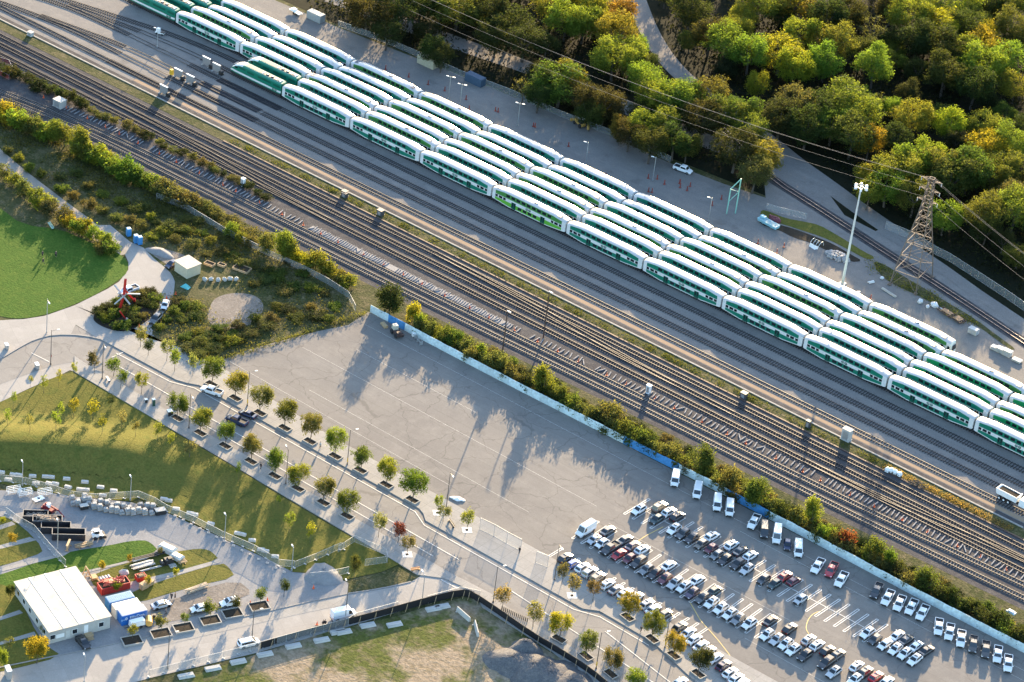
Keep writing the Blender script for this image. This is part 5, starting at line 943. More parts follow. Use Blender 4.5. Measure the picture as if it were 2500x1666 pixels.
# ---------------------------------------------------------------- lamps, poles, tower and cables
def lamp(name, x, y, h, label, kind='steel', az=0.0, group=None, z=.12, arm=1.3, col=None):
    t = thing(name, label, 'street lamp', (x, y, z), az, group); m = MB(); mt = {'steel': GALV, 'dark': flat('bronze pole', (.10, .085, .075), .5)}[kind] if col is None else col
    m.tube((0, 0, 0), (0, 0, h), .12, .07, 8); m.tube((0, 0, 0), (0, 0, .5), .22, .2, 8); put('pole', m.mesh('lamp_pole', mt), t)
    m = MB(); m.tube((0, 0, h - .35), (arm, 0, h - .1), .045, n=5); put('arm', m.mesh('lamp_arm', mt), t)
    m = MB(); m.box((arm + .3, 0, h - .08), (.85, .34, .12), 0, tx=.8, ty=.8); put('lamp_head', m.mesh('lamp_head', WHT if kind == 'steel' else GALV), t); return t
SL = [(28.83,-146.99),(17.78,-137.46),(41.85,-142.23),(74.30,-124.97),(71.13,-142.41)] + [(107.51,-126.02),(135.21,-122.37),(165.61,-142.99),(170.36,-126.19),(196.50,-145.27),(153.76,-153.99),(203.09,-128.11),(146.16,-171.83)] + [(102.61,-142.69),(137.92,-193.77),(130.41,-212.36),(60.70,-187.63),(82.00,-173.81),(107.32,-169.14),(125.90,-166.90),(83.83,-199.24),(121.01,-228.17)]
SH = [10.2, 10, 10.4, 10.2, 10.2, 10.2, 10.4, 10.2, 10.3, 10.3, 7.2, 10.2, 10, 10, 10.2, 10, 6.6, 6.6, 6.8, 6.6, 8, 7]
SLL = ['dark lamp pole with a small red sign at the street end', 'white-headed lamp at the edge of the plaza by the round lawn', 'dark lamp pole at the top of the street beside the brown tree', 'lamp pole with a yellow band on the lot-side pavement beside the navy cars', 'lamp pole on the lawn-side pavement left of the second pit tree', 'lamp pole with a yellow band midway along the lot-side pavement', 'lamp with a white sheet round its foot on the lot edge', 'lamp pole at the left end of the picket of posts', 'lamp pole at the left end of the single row of cars', 'lamp pole with a yellow band beside the black silt fence', 'white-armed lamp at the corner of branch road and street', 'lamp pole with a yellow band below the last golden trees', 'lamp pole in front of the white high-roof van', 'lamp pole on the lawn-side pavement above the lawn tip', 'lamp standing over the white minivan', 'lamp on the branch road by the last planters', 'small grey lamp among the white blocks at the left edge', 'small grey lamp behind the stacked stone pallets', 'small grey lamp by the mesh fence mid-lawn', 'small grey lamp at the lawn tip by the gravel heap', 'grey lamp beside the empty black dumpster', 'white-headed lamp on the shaded pavement below the site office']
for i, ((x, y), h, lb) in enumerate(zip(SL, SH, SLL)):
    t = lamp('street_lamp', x, y, h, lb, 'steel' if i in (1, 10) or i >= 16 else 'dark', rnd.choice((R(150), R(-30), R(60))) if i < 16 else R(150), 'street lamps', arm=1.4 if i < 16 else .6)
    if 'yellow band' in lb: m = MB(); m.tube((0, 0, .9), (0, 0, 2.0), .145, n=8); put('band', m.mesh('pole_band', YELL), t)
    if i == 0: m = MB(); m.tube((.1, 0, 2.6), (.14, 0, 2.6), .35, n=8); put('sign', m.mesh('round_sign', RED), t)
for (bx, by), h, lb in zip([(105.74,-45.95),(104.22,-61.53)], (14.4, 14.5), ('tall rusty mast between the main tracks', 'tall rusty mast rising from the hedge beside the outer track')):
    t = thing('rusty_mast', lb, 'pole', (bx, by, .1), 0, 'rusty masts by the main tracks'); m = MB(); m.tube((0, 0, 0), (0, 0, h), .2, .14, 8); put('pole', m.mesh('mast_pole', RUST), t)
    m = MB(); m.box((.5, 0, h + .05), (1.1, .3, .16), 0); m.tube((0, 0, h - .3), (.6, 0, h), .04, n=5); put('lamp_head', m.mesh('mast_head', WHT), t)
YL_ = [(11.92,36.26),(6.68,37.44),(30.46,40.07),(58.03,36.42),(76.23,44.20)] + [(100.52,37.21)] + [(-71.56,-3.83)]
YLL = ['twin-headed yard lamp closest to the beige container', 'grey yard lamp left of the twin-headed one', 'yard lamp on the gravel below the blue container', 'yard lamp beside the dark oval patch on the gravel', 'yard lamp ringed by red posts near the white pickup', 'yard lamp beside the green gantry mast', 'thin yard lamp on the paved apron at the left']
for (x, y), lb in zip(YL_, YLL):
    t = lamp('yard_lamp', x, y, 6.3 if 'thin' in lb else 7.6, lb, 'steel', R(200), 'lamps of the rail yard', .1, .7)
    if 'twin' in lb or 'blue' in lb: m = MB(); m.tube((0, 0, 7.3), (-.7, 0, 7.5), .045, n=5); m.box((-1.0, 0, 7.52), (.85, .34, .12), 0); put('second_arm', m.mesh('second_lamp_arm', GALV), t)
# the tall flood-light mast
x, y = [(145.61,36.36)][0]; t = thing('floodlight_mast', 'very tall pale floodlight mast with a ring of lamps beside the trains', 'floodlight mast', (x, y, .1)); m = MB(); m.tube((0, 0, .8), (0, 0, 31.3), .42, .2, 10); put('pole', m.mesh('mast', flat('pale mast paint', (.5, .5, .47), .4)), t)
m = MB(); m.prism([(-.9, -.9), (.9, -.9), (.9, .9), (-.9, .9)], 0, .9); put('footing', m.mesh('mast_footing', CONW), t)
m = MB()
for k in range(16): a, b_ = k * math.pi / 8, (k + 1) * math.pi / 8; m.tube((1.25 * math.cos(a), 1.25 * math.sin(a), 31.2), (1.25 * math.cos(b_), 1.25 * math.sin(b_), 31.2), .07, n=5)
for k in range(4): a = k * math.pi / 2; m.tube((0, 0, 31.2), (1.25 * math.cos(a), 1.25 * math.sin(a), 31.2), .06, n=5)
put('ring', m.mesh('lamp_ring', GALV), t); m = MB(); m.box((0, 0, 0), (.75, .6, .7), 0, tx=.7, ty=.7); fm_ = m.mesh('flood_lamp', WHT)
for k in range(6): a = k * math.pi / 3; put('floodlight', fm_, t, (1.65 * math.cos(a), 1.65 * math.sin(a), 31.0), a)
# green gantry mast
x, y = [(101.64,44.60)][0]; t = thing('gantry_mast', 'pale green lattice gantry mast standing at the edge of the yard below the trees', 'mast', (x, y, .1)); GR = flat('pale green paint', (.22, .45, .36), .5); m = MB()
m.beam((0, 0, 0), (0, 0, 8.2), .28, .28); m.beam((1.5, 2.2, 0), (1.5, 2.2, 11.2), .28, .28); put('post', m.mesh('gantry_posts', GR), t); m = MB(); m.beam((0, 0, 8.1), (1.5, 2.2, 11.1), .2, .2); m.beam((0, 0, 4), (1.5, 2.2, 7), .12, .12); m.beam((0, 0, 8), (1.5, 2.2, 7), .1, .1); put('brace', m.mesh('gantry_brace', GR), t)
# lattice tower
TWX, TWY = 157.4, 53.2
t = thing('lattice_tower', 'brown steel lattice pylon beside the siding at the right', 'pylon', (TWX, TWY, .05), R(8)); LAT = flat('weathered pylon steel', (.15, .11, .085), .75, 0.0, .2)
LV = [(0, 3.9, 5.8), (4.6, 3.5, 5.1), (9.2, 3.0, 4.2), (13, 2.5, 3.3), (16.2, 2.05, 2.6), (19, 1.7, 2.0), (21.5, 1.35, 1.55), (24, 1.1, 1.2), (26.4, .95, .95), (28.6, .85, .85), (30.6, .75, .75), (32.4, .65, .65)]
CR = ((-1, -1), (1, -1), (1, 1), (-1, 1))
for s in CR:
    m = MB()
    for a, b_ in zip(LV, LV[1:]): m.beam((s[0] * a[1], s[1] * a[2], a[0]), (s[0] * b_[1], s[1] * b_[2], b_[0]), .22, .22)
    m.box((s[0] * 3.9, s[1] * 5.8, .2), (.9, .9, .4), 0); put('leg', m.mesh('pylon_leg', LAT), t)
m = MB(); r = MB()
for i, (a, b_) in enumerate(zip(LV, LV[1:])):
    for k in range(4):
        s, q = CR[k], CR[(k + 1) % 4]; A = (s[0] * a[1], s[1] * a[2], a[0]); B = (q[0] * a[1], q[1] * a[2], a[0]); C_ = (s[0] * b_[1], s[1] * b_[2], b_[0]); D = (q[0] * b_[1], q[1] * b_[2], b_[0])
        r.beam(C_, D, .13, .13)
        if i: m.beam(A, D, .09, .09); m.beam(B, C_, .09, .09)
        else:
            mid = tuple((C_[j] + D[j]) / 2 for j in range(3)); m.beam(A, mid, .11, .11); m.beam(B, mid, .11, .11)
put('bracing', m.mesh('pylon_bracing', LAT), t); put('ring', r.mesh('pylon_rings', LAT), t)
m = MB()
for z in (25.2, 28.6, 31.6):
    for s in (-1, 1): m.beam((s * .7, -.5, z), (s * 2.9, 0, z + .25), .13, .13); m.beam((s * .7, .5, z), (s * 2.9, 0, z + .25), .13, .13); m.beam((s * .7, 0, z + 1.0), (s * 2.9, 0, z + .25), .09, .09)
put('crossarm', m.mesh('pylon_crossarm', LAT), t)
ins = MB(); ins.tube((0, 0, 0), (0, 0, -1.0), .11, n=6); im = ins.mesh('insulator', flat('insulator', (.5, .48, .45), .3))
for z in (25.2, 28.6, 31.6):
    for s in (-1, 1): put('insulator', im, t, (s * 2.9, 0, z + .2))
WIRE = flat('cable', (.16, .155, .15), .8, 0.0)
for i, (off, z) in enumerate(((0, 32.4), (-2.4, 31.0), (2.4, 31.0), (-2.6, 27.8))):
    a = Vector([(-2.40,31.51)][0]); a = Vector((a[0] + off * .5, a[1] + off, z)); c = Vector((TWX, TWY + off, z)); m = MB(); last = None
    d = (c - a); e = c + Vector((90, -32, 0)) ; pts = []
    for k in range(31): u = k / 30; pts.append(a + d * u - Vector((0, 0, 14 * u * (1 - u))))
    for k in range(1, 13): u = k / 12; pts.append(c + (e - c) * u - Vector((0, 0, 9 * u * (1 - u))))
    for p, q in zip(pts, pts[1:]): m.tube(p, q, .022, n=4, cap=False)
    mass('overhead_cable', m, WIRE, ('thin earth wire strung from the pylon top over the wood', 'overhead cable on the yard side of the pylon strung over the wood', 'overhead cable on the wood side of the pylon strung over the trees', 'lowest overhead cable strung from the pylon along the yard edge')[i], 'cable', group='power lines at the pylon')

# ---------------------------------------------------------------- things in the yard
POST = MB(); POST.tube((0, 0, 0), (0, 0, 1.25), .16, .14, 8); POST.tube((0, 0, 1.25), (0, 0, 1.4), .2, .1, 8); POST.box((0, 0, .06), (.6, .6, .12), 0)
pm = POST.mesh('yard_post', flat('dull red post', (.26, .045, .03), .6))
for x, y in [(-17.76,37.78),(-10.05,39.28),(-3.23,40.06),(2.54,40.81),(10.13,41.44),(14.65,37.20),(20.39,42.45),(21.25,42.62),(33.69,43.51),(34.23,43.59),(47.83,41.86),(65.82,35.60),(74.60,44.27),(76.60,45.89),(79.78,45.03),(79.20,38.03),(80.11,38.43),(82.47,48.70),(83.93,46.92)] + [(82.56,48.81),(85.53,49.62),(86.29,47.05),(95.82,50.48),(96.03,45.47)] + [(116.92,37.73),(123.07,41.60),(123.50,37.35),(154.72,36.54)]:
    mass('red_post', pm, None, 'dull red post standing in the line along the yard road behind the trains', 'bollard', (x, y, .06), 0, 'red posts of the rail yard')
CN = MB(); CN.tube((0, 0, .04), (0, 0, .95), .2, .05, 8); CN.box((0, 0, .03), (.5, .5, .06), 0); cm = CN.mesh('traffic_cone', ORANGE)
for i in range(44):
    x = -70 + i * 7.3 + rnd.uniform(-1.5, 1.5); y = interp([(-70, -52.0), (-46, -51.2), (0, -50.4), (98, -49.3), (140, -48.2), (204, -47.1), (250, -45.3)], x) + .9
    mass('traffic_cone', cm, None, 'orange cone in the long line between the loose ties and the curving track', 'traffic cone', (x, y, .05), 0, 'cones along the loose ties')
def container(x, y, ang, L, col, label, H=2.6, W=2.45, name='shipping_container', z=.08, roofc=None, ribs=True):
    t = thing(name, label, 'container', (x, y, z), ang); m = MB(); m.box((0, 0, H / 2), (L, W, H - .02), 0)
    if ribs:
        k = int(L / .5)
        for i in range(k):
            for s in (-1, 1): m.box((-L / 2 + .25 + i * L / k, s * (W / 2 + .02), H / 2), (.22, .05, H - .35), 0)
    put('body', m.mesh('container_body', ANY), t, color=col)
    m = MB(); m.box((0, 0, H + .02), (L - .06, W - .06, .08), 0)
    if ribs:
        for i in range(int(L / .45)): m.box((-L / 2 + .3 + i * .45, 0, H + .08), (.2, W - .3, .06), 0)
    put('roof', m.mesh('container_roof', ANY), t, color=roofc or col)
    m = MB(); m.box((L / 2 + .02, -W / 4, H / 2), (.05, W / 2 - .12, H - .3), 0); m.box((L / 2 + .02, W / 4, H / 2), (.05, W / 2 - .12, H - .3), 0)
    for q in (-.35, .35): m.tube((L / 2 + .06, q, .2), (L / 2 + .06, q, H - .2), .03, n=5)
    put('door', m.mesh('container_door', ANY), t, color=tuple(c * .85 for c in col)); return t
a = [(-11.25,49.50),(5.43,51.59)] + [(-52.85,46.31),(-59.51,44.59)]
container(*a[0], 0, 6.2, (.46, .40, .27), 'beige container standing at the top edge of the rail yard', 2.7)
container(*a[1], 0, 6.1, (.05, .085, .13), 'dark blue container standing at the top edge of the rail yard', 2.5)
container(*a[2], 0, 5.4, (.26, .29, .30), 'grey steel waste container beside the trees at the top left', 2.4)
m = MB(); m.box((0, 0, .75), (4.6, 1.5, .3), 0); m.box((-1, .2, 1.1), (1.6, 1.2, .5), 0); m.tube((1, -.8, .35), (1, .8, .35), .35, n=10, m=1); m.tube((-.2, -.8, .35), (-.2, .8, .35), .35, n=10, m=1); m.box((2.9, 0, .7), (1.2, .15, .12), 1)
mass('flat_trailer', m, [WHT, BLACK], 'white flat trailer left of the grey waste container', 'trailer', (*a[3], .08), R(-8))
# backhoe
x, y = [(42.75,54.21)][0]; t = thing('backhoe_loader', 'yellow backhoe loader parked at the yard edge below the trees', 'excavator', (x, y, .08), R(160)); m = MB(); YB = flat('faded machine yellow', (.42, .25, .06), .6)
m.box((0, 0, 1.05), (3.4, 1.5, .7), 0); m.box((1.6, 0, 1.3), (1.6, 1.1, .7), 0, tx=.9); put('body', m.mesh('backhoe_body', YB), t)
m = MB(); m.box((-.4, 0, 2.0), (1.5, 1.4, 1.3), 0, tx=.85, ty=.85); put('cab', m.mesh('backhoe_cab', GLASS), t); m = MB(); m.box((-.4, 0, 2.72), (1.6, 1.5, .12), 0); put('cab_roof', m.mesh('backhoe_roof', WHT), t)
m = MB(); m.beam((-1.6, 0, 1.0), (-2.6, 0, 3.4), .3, .35); m.beam((-2.6, 0, 3.4), (-4.0, 0, 2.4), .25, .3); m.beam((-4.0, 0, 2.4), (-4.1, 0, 1.0), .5, .4); put('rear_arm', m.mesh('backhoe_arm', YB), t)
m = MB(); m.beam((1.6, -.6, 1.3), (3.2, -.6, .7), .15, .25); m.beam((1.6, .6, 1.3), (3.2, .6, .7), .15, .25); m.box((3.5, 0, .6), (.7, 2.2, .8), 0, tx=.6); put('front_bucket', m.mesh('backhoe_bucket', YB), t)
for px, r_ in ((-1.0, .7), (1.8, .5)):
    for s in (-1, 1): m = MB(); m.tube((px, s * .75, r_), (px, s * 1.05, r_), r_, n=12); put('wheel', m.mesh('backhoe_wheel', BLACK), t)
# service stands between the stabling tracks
def stand(x, y, label, big=True, yel=False):
    t = thing('service_stand', label, 'service stand', (x, y, .08)); m = MB(); m.box((0, 0, 1.45), (3.0, .16, 2.5), 0); put('panel', m.mesh('stand_panel', flat('grey service panel', (.23, .22, .21), .6)), t)
    m = MB(); m.box((0, 0, 2.75), (3.1, .5, .1), 0); put('hood', m.mesh('stand_hood', WHT), t)
    m = MB(); m.tube((1.9, -.5, .7), (1.9, .5, .7), .6, n=12); m.box((1.9, 0, .1), (1.3, 1.2, .2), 0); put('hose_reel', m.mesh('hose_reel', DARKM), t)
    m = MB(); m.box((-1.3, 0, .1), (.4, 1.2, .2), 0); m.box((1.2, 0, .1), (.4, 1.2, .2), 0); put('foot', m.mesh('stand_feet', CONW), t)
    if yel: m = MB(); m.box((-2.6, 0, .9), (1.0, .9, 1.6), 0, tx=.8); m.tube((-2.6, 0, 1.6), (-3.1, 0, 2.4), .1, n=5); put('pump', m.mesh('stand_pump', YELL), t)
for (x, y), lb, yl in zip([(-54.31,-13.16),(-49.53,-13.21),(-54.02,-1.39),(-49.37,-2.11),(-50.12,-23.65)], ('grey service stand with a yellow pump on the sunlit apron', 'grey service stand right of the one with the yellow pump', 'dark service stand in the train shadow, left of a pair', 'grey service stand closest to the front locomotive', 'grey service stand alone by the kerb of the service path'), (1, 0, 0, 0, 0)): stand(x, y, lb, True, yl)
x, y = [(-76.85,3.00)][0]; t = thing('utility_cart', 'small white utility cart on the tracks near the trains', 'utility vehicle', (x, y, .1), R(200)); m = MB(); m.box((0, 0, .55), (2.8, 1.3, .35), 0); m.box((-.9, 0, .85), (1.2, 1.2, .3), 1); put('body', m.mesh('cart_body', [WHT, DARKM]), t)
m = MB(); m.box((.6, 0, 1.3), (1.2, 1.2, 1.0), 0, tx=.8, ty=.9); put('cab', m.mesh('cart_cab', WHT), t); m = MB(); m.box((1.08, 0, 1.4), (.2, 1.0, .6), 0, tx=.6); put('windscreen', m.mesh('cart_screen', GLASS), t)
for px in (-.9, .9):
    for s in (-1, 1): m = MB(); m.tube((px, s * .6, .3), (px, s * .75, .3), .3, n=10); put('wheel', m.mesh('cart_wheel', BLACK), t)
# lineside cabinets and huts
def hut(x, y, d, label, mat, name='trackside_cabinet', roof=None):
    t = thing(name, label, 'cabinet', (x, y, .08)); m = MB(); m.box((0, 0, d[2] / 2 + .1), d, 0); m.box((0, 0, .05), (d[0] + .3, d[1] + .3, .1), 0); put('body', m.mesh('cabinet_body', mat), t)
    m = MB(); m.box((0, 0, d[2] + .15), (d[0] + .16, d[1] + .16, .12), 0); put('roof', m.mesh('cabinet_roof', roof or mat), t); m = MB(); m.box((0, -d[1] / 2 - .02, d[2] * .5), (d[0] * .6, .04, d[2] * .75), 0); put('door', m.mesh('cabinet_door', GALV), t)
DKB = flat('dark cabinet', (.06, .06, .065), .6)
for z_, p, d, lb, mt in (('t1', [(-64.47,-51.23)], (3.0, 2.4, 2.0), 'small grey concrete hut beside the dark scrub on the left', CONW), ('t1', [(0.77,-45.60)], (1.0, .9, 2.2), 'white upright cabinet in the scrub between the tracks', WHT), ('t5', [(139.65,-46.26)], (1.1, .9, 2.2), 'white upright cabinet beside the loose ties mid-picture', WHT),
        ('t6', [(157.86,-29.69)], (1.6, 1.3, 1.3), 'dark cabinet on the weedy verge right of centre', DKB), ('t6', [(176.90,-28.87)], (1.1, .9, 1.8), 'small dark cabinet beside the white bag on the verge', DKB), ('t6', [(186.73,-26.26)], (2.3, 1.6, 3.0), 'tall pale concrete hut on the verge casting a long shadow', CONW),
        ('t2', [(23.00,-28.49)], (1.5, 1.3, 1.3), 'dark cabinet on the verge, leftmost of three', DKB), ('t2', [(36.46,-29.13)], (1.6, 1.4, 1.4), 'dark cabinet on the verge, second of three', DKB), ('t1', [(23.56,-29.09)], (1.4, 1.2, 1.2), 'low dark cabinet at the left start of the grassy verge', DKB), ('t1', [(-101.04,-26.87)], (1.6, 1.2, 1.0), 'low pale cabinet beside the kerb at the top left', CONW)):
    hut(*p[0], d, lb, mt)
bag = MB(); bag.ball((0, 0, .6), (.75, .7, .62), 0, 9, 6, .16); bag.box((0, 0, .12), (1.0, 1.0, .2), 0, tx=.9, ty=.9); bgm = bag.mesh('bulk_bag', WHT, True)
for i, (x, y) in enumerate([(201.69,-30.72),(202.51,-30.14),(203.58,-30.11),(204.88,-30.12)]): mass('bulk_bag', bgm, None, 'white bulk bag on the verge, %s of four from the left' % ORD[i], 'sack', (x, y, .1), i, 'bulk bags on the verge')
m = MB()
for _ in range(70): a_, r_ = rnd.uniform(0, 6.28), rnd.random() ** .5; m.beam((r_ * 2.4 * math.cos(a_), r_ * 1.3 * math.sin(a_), .05 + (1 - r_) * .8), (r_ * 2.4 * math.cos(a_) + rnd.uniform(-1, 1), r_ * 1.3 * math.sin(a_) + rnd.uniform(-.8, .8), .15 + (1 - r_) * .9), .12, .12)
mass('brush_pile', m, BARK, 'heap of dark broken timbers on the dry verge right of the white bags', 'wood pile', (*[(210.08,-30.12)][0], .08), 0)
# dump truck
x, y = [(232.33,-19.39)][0]; t = thing('dump_truck', 'white tri-axle dump truck on the service path at the right edge', 'truck', (x, y, .1), R(-2)); m = MB(); L = 5.6
m.loft([[(-L, -1.1, 1.3), (-L, 1.1, 1.3), (-L - .3, 1.2, 2.7), (-L - .3, -1.2, 2.7)], [(0, -1.1, 1.3), (0, 1.1, 1.3), (.2, 1.2, 2.7), (.2, -1.2, 2.7)]], 0, caps=True); m.box((-2.7, 0, 2.72), (5.3, 2.1, .02), 1)
for s in (-1, 1): m.box((-2.7, s * 1.17, 2.8), (5.9, .12, .2), 0)
m.box((-5.75, 0, 2.8), (.12, 2.4, .2), 0); m.box((.15, 0, 2.95), (.14, 2.4, .5), 0); put('dump_body', m.mesh('dump_body', [WHT, SOIL]), t)
m = MB(); m.box((1.6, 0, 1.9), (1.7, 2.2, 1.9), 0, tx=.9, ty=.92); m.box((3.2, 0, 1.45), (1.7, 1.7, 1.0), 0, tx=.95, ty=.85); put('cab', m.mesh('truck_cab', WHT), t); m = MB(); m.box((2.4, 0, 2.4), (.14, 1.9, .7), 0); put('windscreen', m.mesh('truck_screen', GLASS), t); m = MB(); m.box((-1, 0, .95), (9.5, 1.0, .35), 0); put('chassis', m.mesh('truck_chassis', DARKM), t)
wm2 = MB(); wm2.tube((0, -.25, 0), (0, .25, 0), .5, n=12); wm2.tube((0, -.27, 0), (0, .27, 0), .26, n=10, m=1); wm2 = wm2.mesh('truck_wheel', [BLACK, WHT])
for px in (-4.6, -3.3, -2.0, 3.2):
    for s in (-1, 1): put('wheel', wm2, t, (px, s * .95, .5))
# things along the right-hand side of the yard
m = MB(); m.loft([[(-3.2, -.9, .3), (-3.2, .9, .3), (-3.3, 1.1, 1.2), (-3.3, -1.1, 1.2)], [(3.2, -.9, .3), (3.2, .9, .3), (3.3, 1.1, 1.2), (3.3, -1.1, 1.2)]], 0); m.box((0, 0, 1.16), (6.2, 1.9, .1), 1); m.box((-1.5, 0, .15), (.3, 1.6, .3), 1); m.box((1.5, 0, .15), (.3, 1.6, .3), 1); m.box((-2.4, .4, 1.5), (1.6, .9, .5), 0)
mass('trough', m, [flat('pale cyan steel', (.30, .55, .60), .5), flat('trough inside', (.2, .34, .36), .7)], 'pale cyan steel trough lying at the foot of the earth bank', 'trough', (*[(113.27,48.43)][0], .1), R(-6))
m = MB(); m.ball((0, 0, .3), (2.0, 1.4, .9), 0, 10, 5, .25); m.box((-1.2, 0, .9), (1.6, .5, .5), 0); mass('tarp_bundle', m, flat('maroon tarp', (.13, .03, .04), .7), 'maroon tarpaulin heap behind the cyan trough', 'tarpaulin', (*[(113.17,51.99)][0], .1), 0)
m = MB()
for k in range(9): a_ = math.pi * k / 8; b_ = math.pi * (k + 1) / 8; [m.tube((q, 1.5 * math.cos(a_), 1.7 * math.sin(a_)), (q, 1.5 * math.cos(b_), 1.7 * math.sin(b_)), .05, n=4) for q in (-1.4, -.5, .4, 1.3) if k < 8]
m.poly([(-1.4, -1.5, .1), (1.3, -1.5, .1), (1.3, -1.35, .9), (.2, -1.2, .6), (-1.4, -1.35, 1.0)], 0); m.poly([(-1.4, -1.9, .05), (.8, -2.4, .05), (1.3, -1.5, .1), (-1.4, -1.5, .1)], 0)
mass('hoop_frame', m, WHT, 'white hooped frame with torn sheeting beside the rubble heap', 'frame', (*[(128.94,49.32)][0], .06), 0)
def heap(n, r, h, s0, s1, sd): 
    rn = random.Random(sd); m = MB()
    for _ in range(n):
        a_, q = rn.uniform(0, 6.28), rn.random() ** .5; z = h * (1 - q) * rn.uniform(.5, 1); s_ = rn.uniform(s0, s1); m.box((q * r[0] * math.cos(a_), q * r[1] * math.sin(a_), z + s_ * .3), (s_, s_ * rn.uniform(.5, 1), s_ * rn.uniform(.4, .8)), 0, rn.uniform(0, 3), .8, .75)
    return m
mass('rubble_heap', heap(230, (3.6, 2.4), 1.5, .25, .8, 1), flat('broken concrete', (.33, .32, .31), .9, var=.3), 'heap of broken concrete left of the floodlight mast', 'rubble', (*[(136.31,48.61)][0], .06), 0)
WS = flat('white wrapped goods', (.60, .60, .60), .5, var=.2)
for i, (x, y) in enumerate([(151.21,48.00),(165.21,45.25),(167.98,44.59),(168.98,46.46),(171.23,46.26),(150.93,36.31)]):
    m = MB(); q = (.8, 1.3, .9, 1.6, .8, .9)[i]; m.ball((0, 0, .35 * q), (.75 * q, .6 * q, .5 * q), 0, 8, 5, .4, random.Random(i)); m.box((0, 0, .1), (q, q * .8, .2), 0); mass('white_bundle', m, WS, ('white wire bundle left of the pylon feet', 'small white sack at the pylon foot', 'low white sack heap right of the pylon', 'largest white lump right of the pylon', 'small pale lump beside the rusty frames', 'white sack by the tail of the last train')[i], 'sack', (x, y, .1), i)
for i, (x, y) in enumerate([(173.06,45.71),(177.01,45.06)]):
    t = thing('rusty_flatbed', ('rusty steel frame on skids, left one of two', 'rusty plated frame on skids, right one of two')[i], 'steel frame', (x, y, .1), R(-14)); m = MB()
    for s in (-1.1, -.4, .4, 1.1): m.beam((-2.2, s, .55), (2.2, s, .55), .2, .22)
    for q in (-2, 0, 2): m.beam((q, -1.2, .4), (q, 1.2, .4), .2, .2)
    put('frame', m.mesh('rusty_frame', RUST), t); m = MB(); m.box((.3, .1, .72), (3.2 - i, 1.5 + .6 * i, .1), 0, .05); put('plate', m.mesh('rusty_plate', flat('rust plate', (.30, .17, .09), .8, var=.3)), t)
def slabs(x, y, n, label, ang=0):
    m = MB()
    for k in range(n): m.box((rnd.uniform(-.05, .05), rnd.uniform(-.05, .05), .18 + k * .32), (2.6, 1.7, .2), 0, rnd.uniform(-.03, .03)); [m.box((q, 0, .04 + k * .32), (.15, 1.6, .1), 1) for q in (-.9, .9)]
    mass('slab_stack', m, [flat('pale slab', (.45, .44, .42), .8), WOOD], label, 'concrete slabs', (x, y, .08), R(ang), 'slab stacks at the right end of the yard')
for (x, y), n_, lb in zip([(183.49,42.52),(191.94,39.89),(193.46,40.04),(195.50,39.82),(198.91,39.28)], (5, 3, 4, 5, 2), ('stack of pale slabs beside the rusty frames', 'low slab stack, leftmost of three side by side', 'slab stack in the middle of three side by side', 'slab stack, rightmost of three side by side', 'flat slabs laid by the right edge of the yard')): slabs(x, y, n_, lb)
m = MB(); m.box((0, 0, .2), (5.2, .7, .35), 0, tx=.98, ty=.8); m.box((0, 0, .42), (5.0, .2, .12), 0); mass('concrete_beam', m, CONW, 'long pale concrete beam lying in front of the pylon', 'beam', (*[(156.59,42.98)][0], .1), R(-12))
m = MB(); [m.tube((-.9, q, .15 + .2 * (abs(q) < .2)), (.9, q, .15 + .2 * (abs(q) < .2)), .15, n=8) for q in (-.32, 0, .32)]; mass('pipe_offcuts', m, WHT, 'three short white pipes lying left of the pylon', 'pipes', (*[(150.23,43.94)][0], .1), R(70))
# ---------------------------------------------------------------- plaza and park
TOI = flat('toilet blue plastic', (.04, .20, .45), .5)
for i, (x, y) in enumerate([(-1.60,-88.13),(2.14,-89.23),(3.35,-89.02)]):
    t = thing('portable_toilet', ('blue portable toilet standing apart on the trail', 'blue portable toilet, left one of the touching pair', 'blue portable toilet, right one of the touching pair')[i], 'portable toilet', (x, y, .1), R(-25), 'portable toilets on the trail'); m = MB(); m.box((0, 0, 1.1), (1.15, 1.15, 2.15), 0, tx=.97, ty=.97); put('body', m.mesh('toilet_body', TOI), t)
    m = MB(); m.box((0, 0, 2.25), (1.2, 1.2, .18), 0, tx=.75, ty=.75); put('roof', m.mesh('toilet_roof', flat('pale toilet roof', (.45, .6, .7), .5)), t); m = MB(); m.box((0, -.59, 1.05), (.75, .04, 1.8), 0); put('door', m.mesh('toilet_door', flat('toilet door', (.10, .28, .5), .5)), t)
x, y = [(21.59,-90.11)][0]; t = thing('flat_roofed_shed', 'cream flat-roofed shed at the edge of the overgrown field', 'shed', (x, y, .08), R(-7)); CRM = flat('cream wall', (.46, .42, .30), .8)
m = MB(); m.box((0, 0, 1.5), (5.0, 4.6, 3.0), 0); put('wall', m.mesh('shed_wall', CRM), t); m = MB(); m.box((0, 0, 3.08), (5.4, 5.0, .16), 0); put('roof', m.mesh('shed_roof', flat('tan roof sheet', (.40, .35, .28), .8)), t); m = MB(); m.box((-2.52, -.6, 1.1), (.05, 1.2, 2.1), 0); put('door', m.mesh('shed_door', YELL), t)
m = MB(); m.loft([[(-1.2, -.9, .02), (-.9, .8, .02), (.9, .9, .02), (1.3, -.6, .02)], [(-.7, -.4, .5), (-.5, .4, .8), (.5, .5, .6), (.7, -.3, .4)]], 0); mass('tarpaulin', m, flat('turquoise tarp', (.10, .42, .40), .6), 'turquoise tarpaulin over a low heap in front of the shed', 'tarpaulin', (*[(26.48,-95.89)][0], .1), 0)
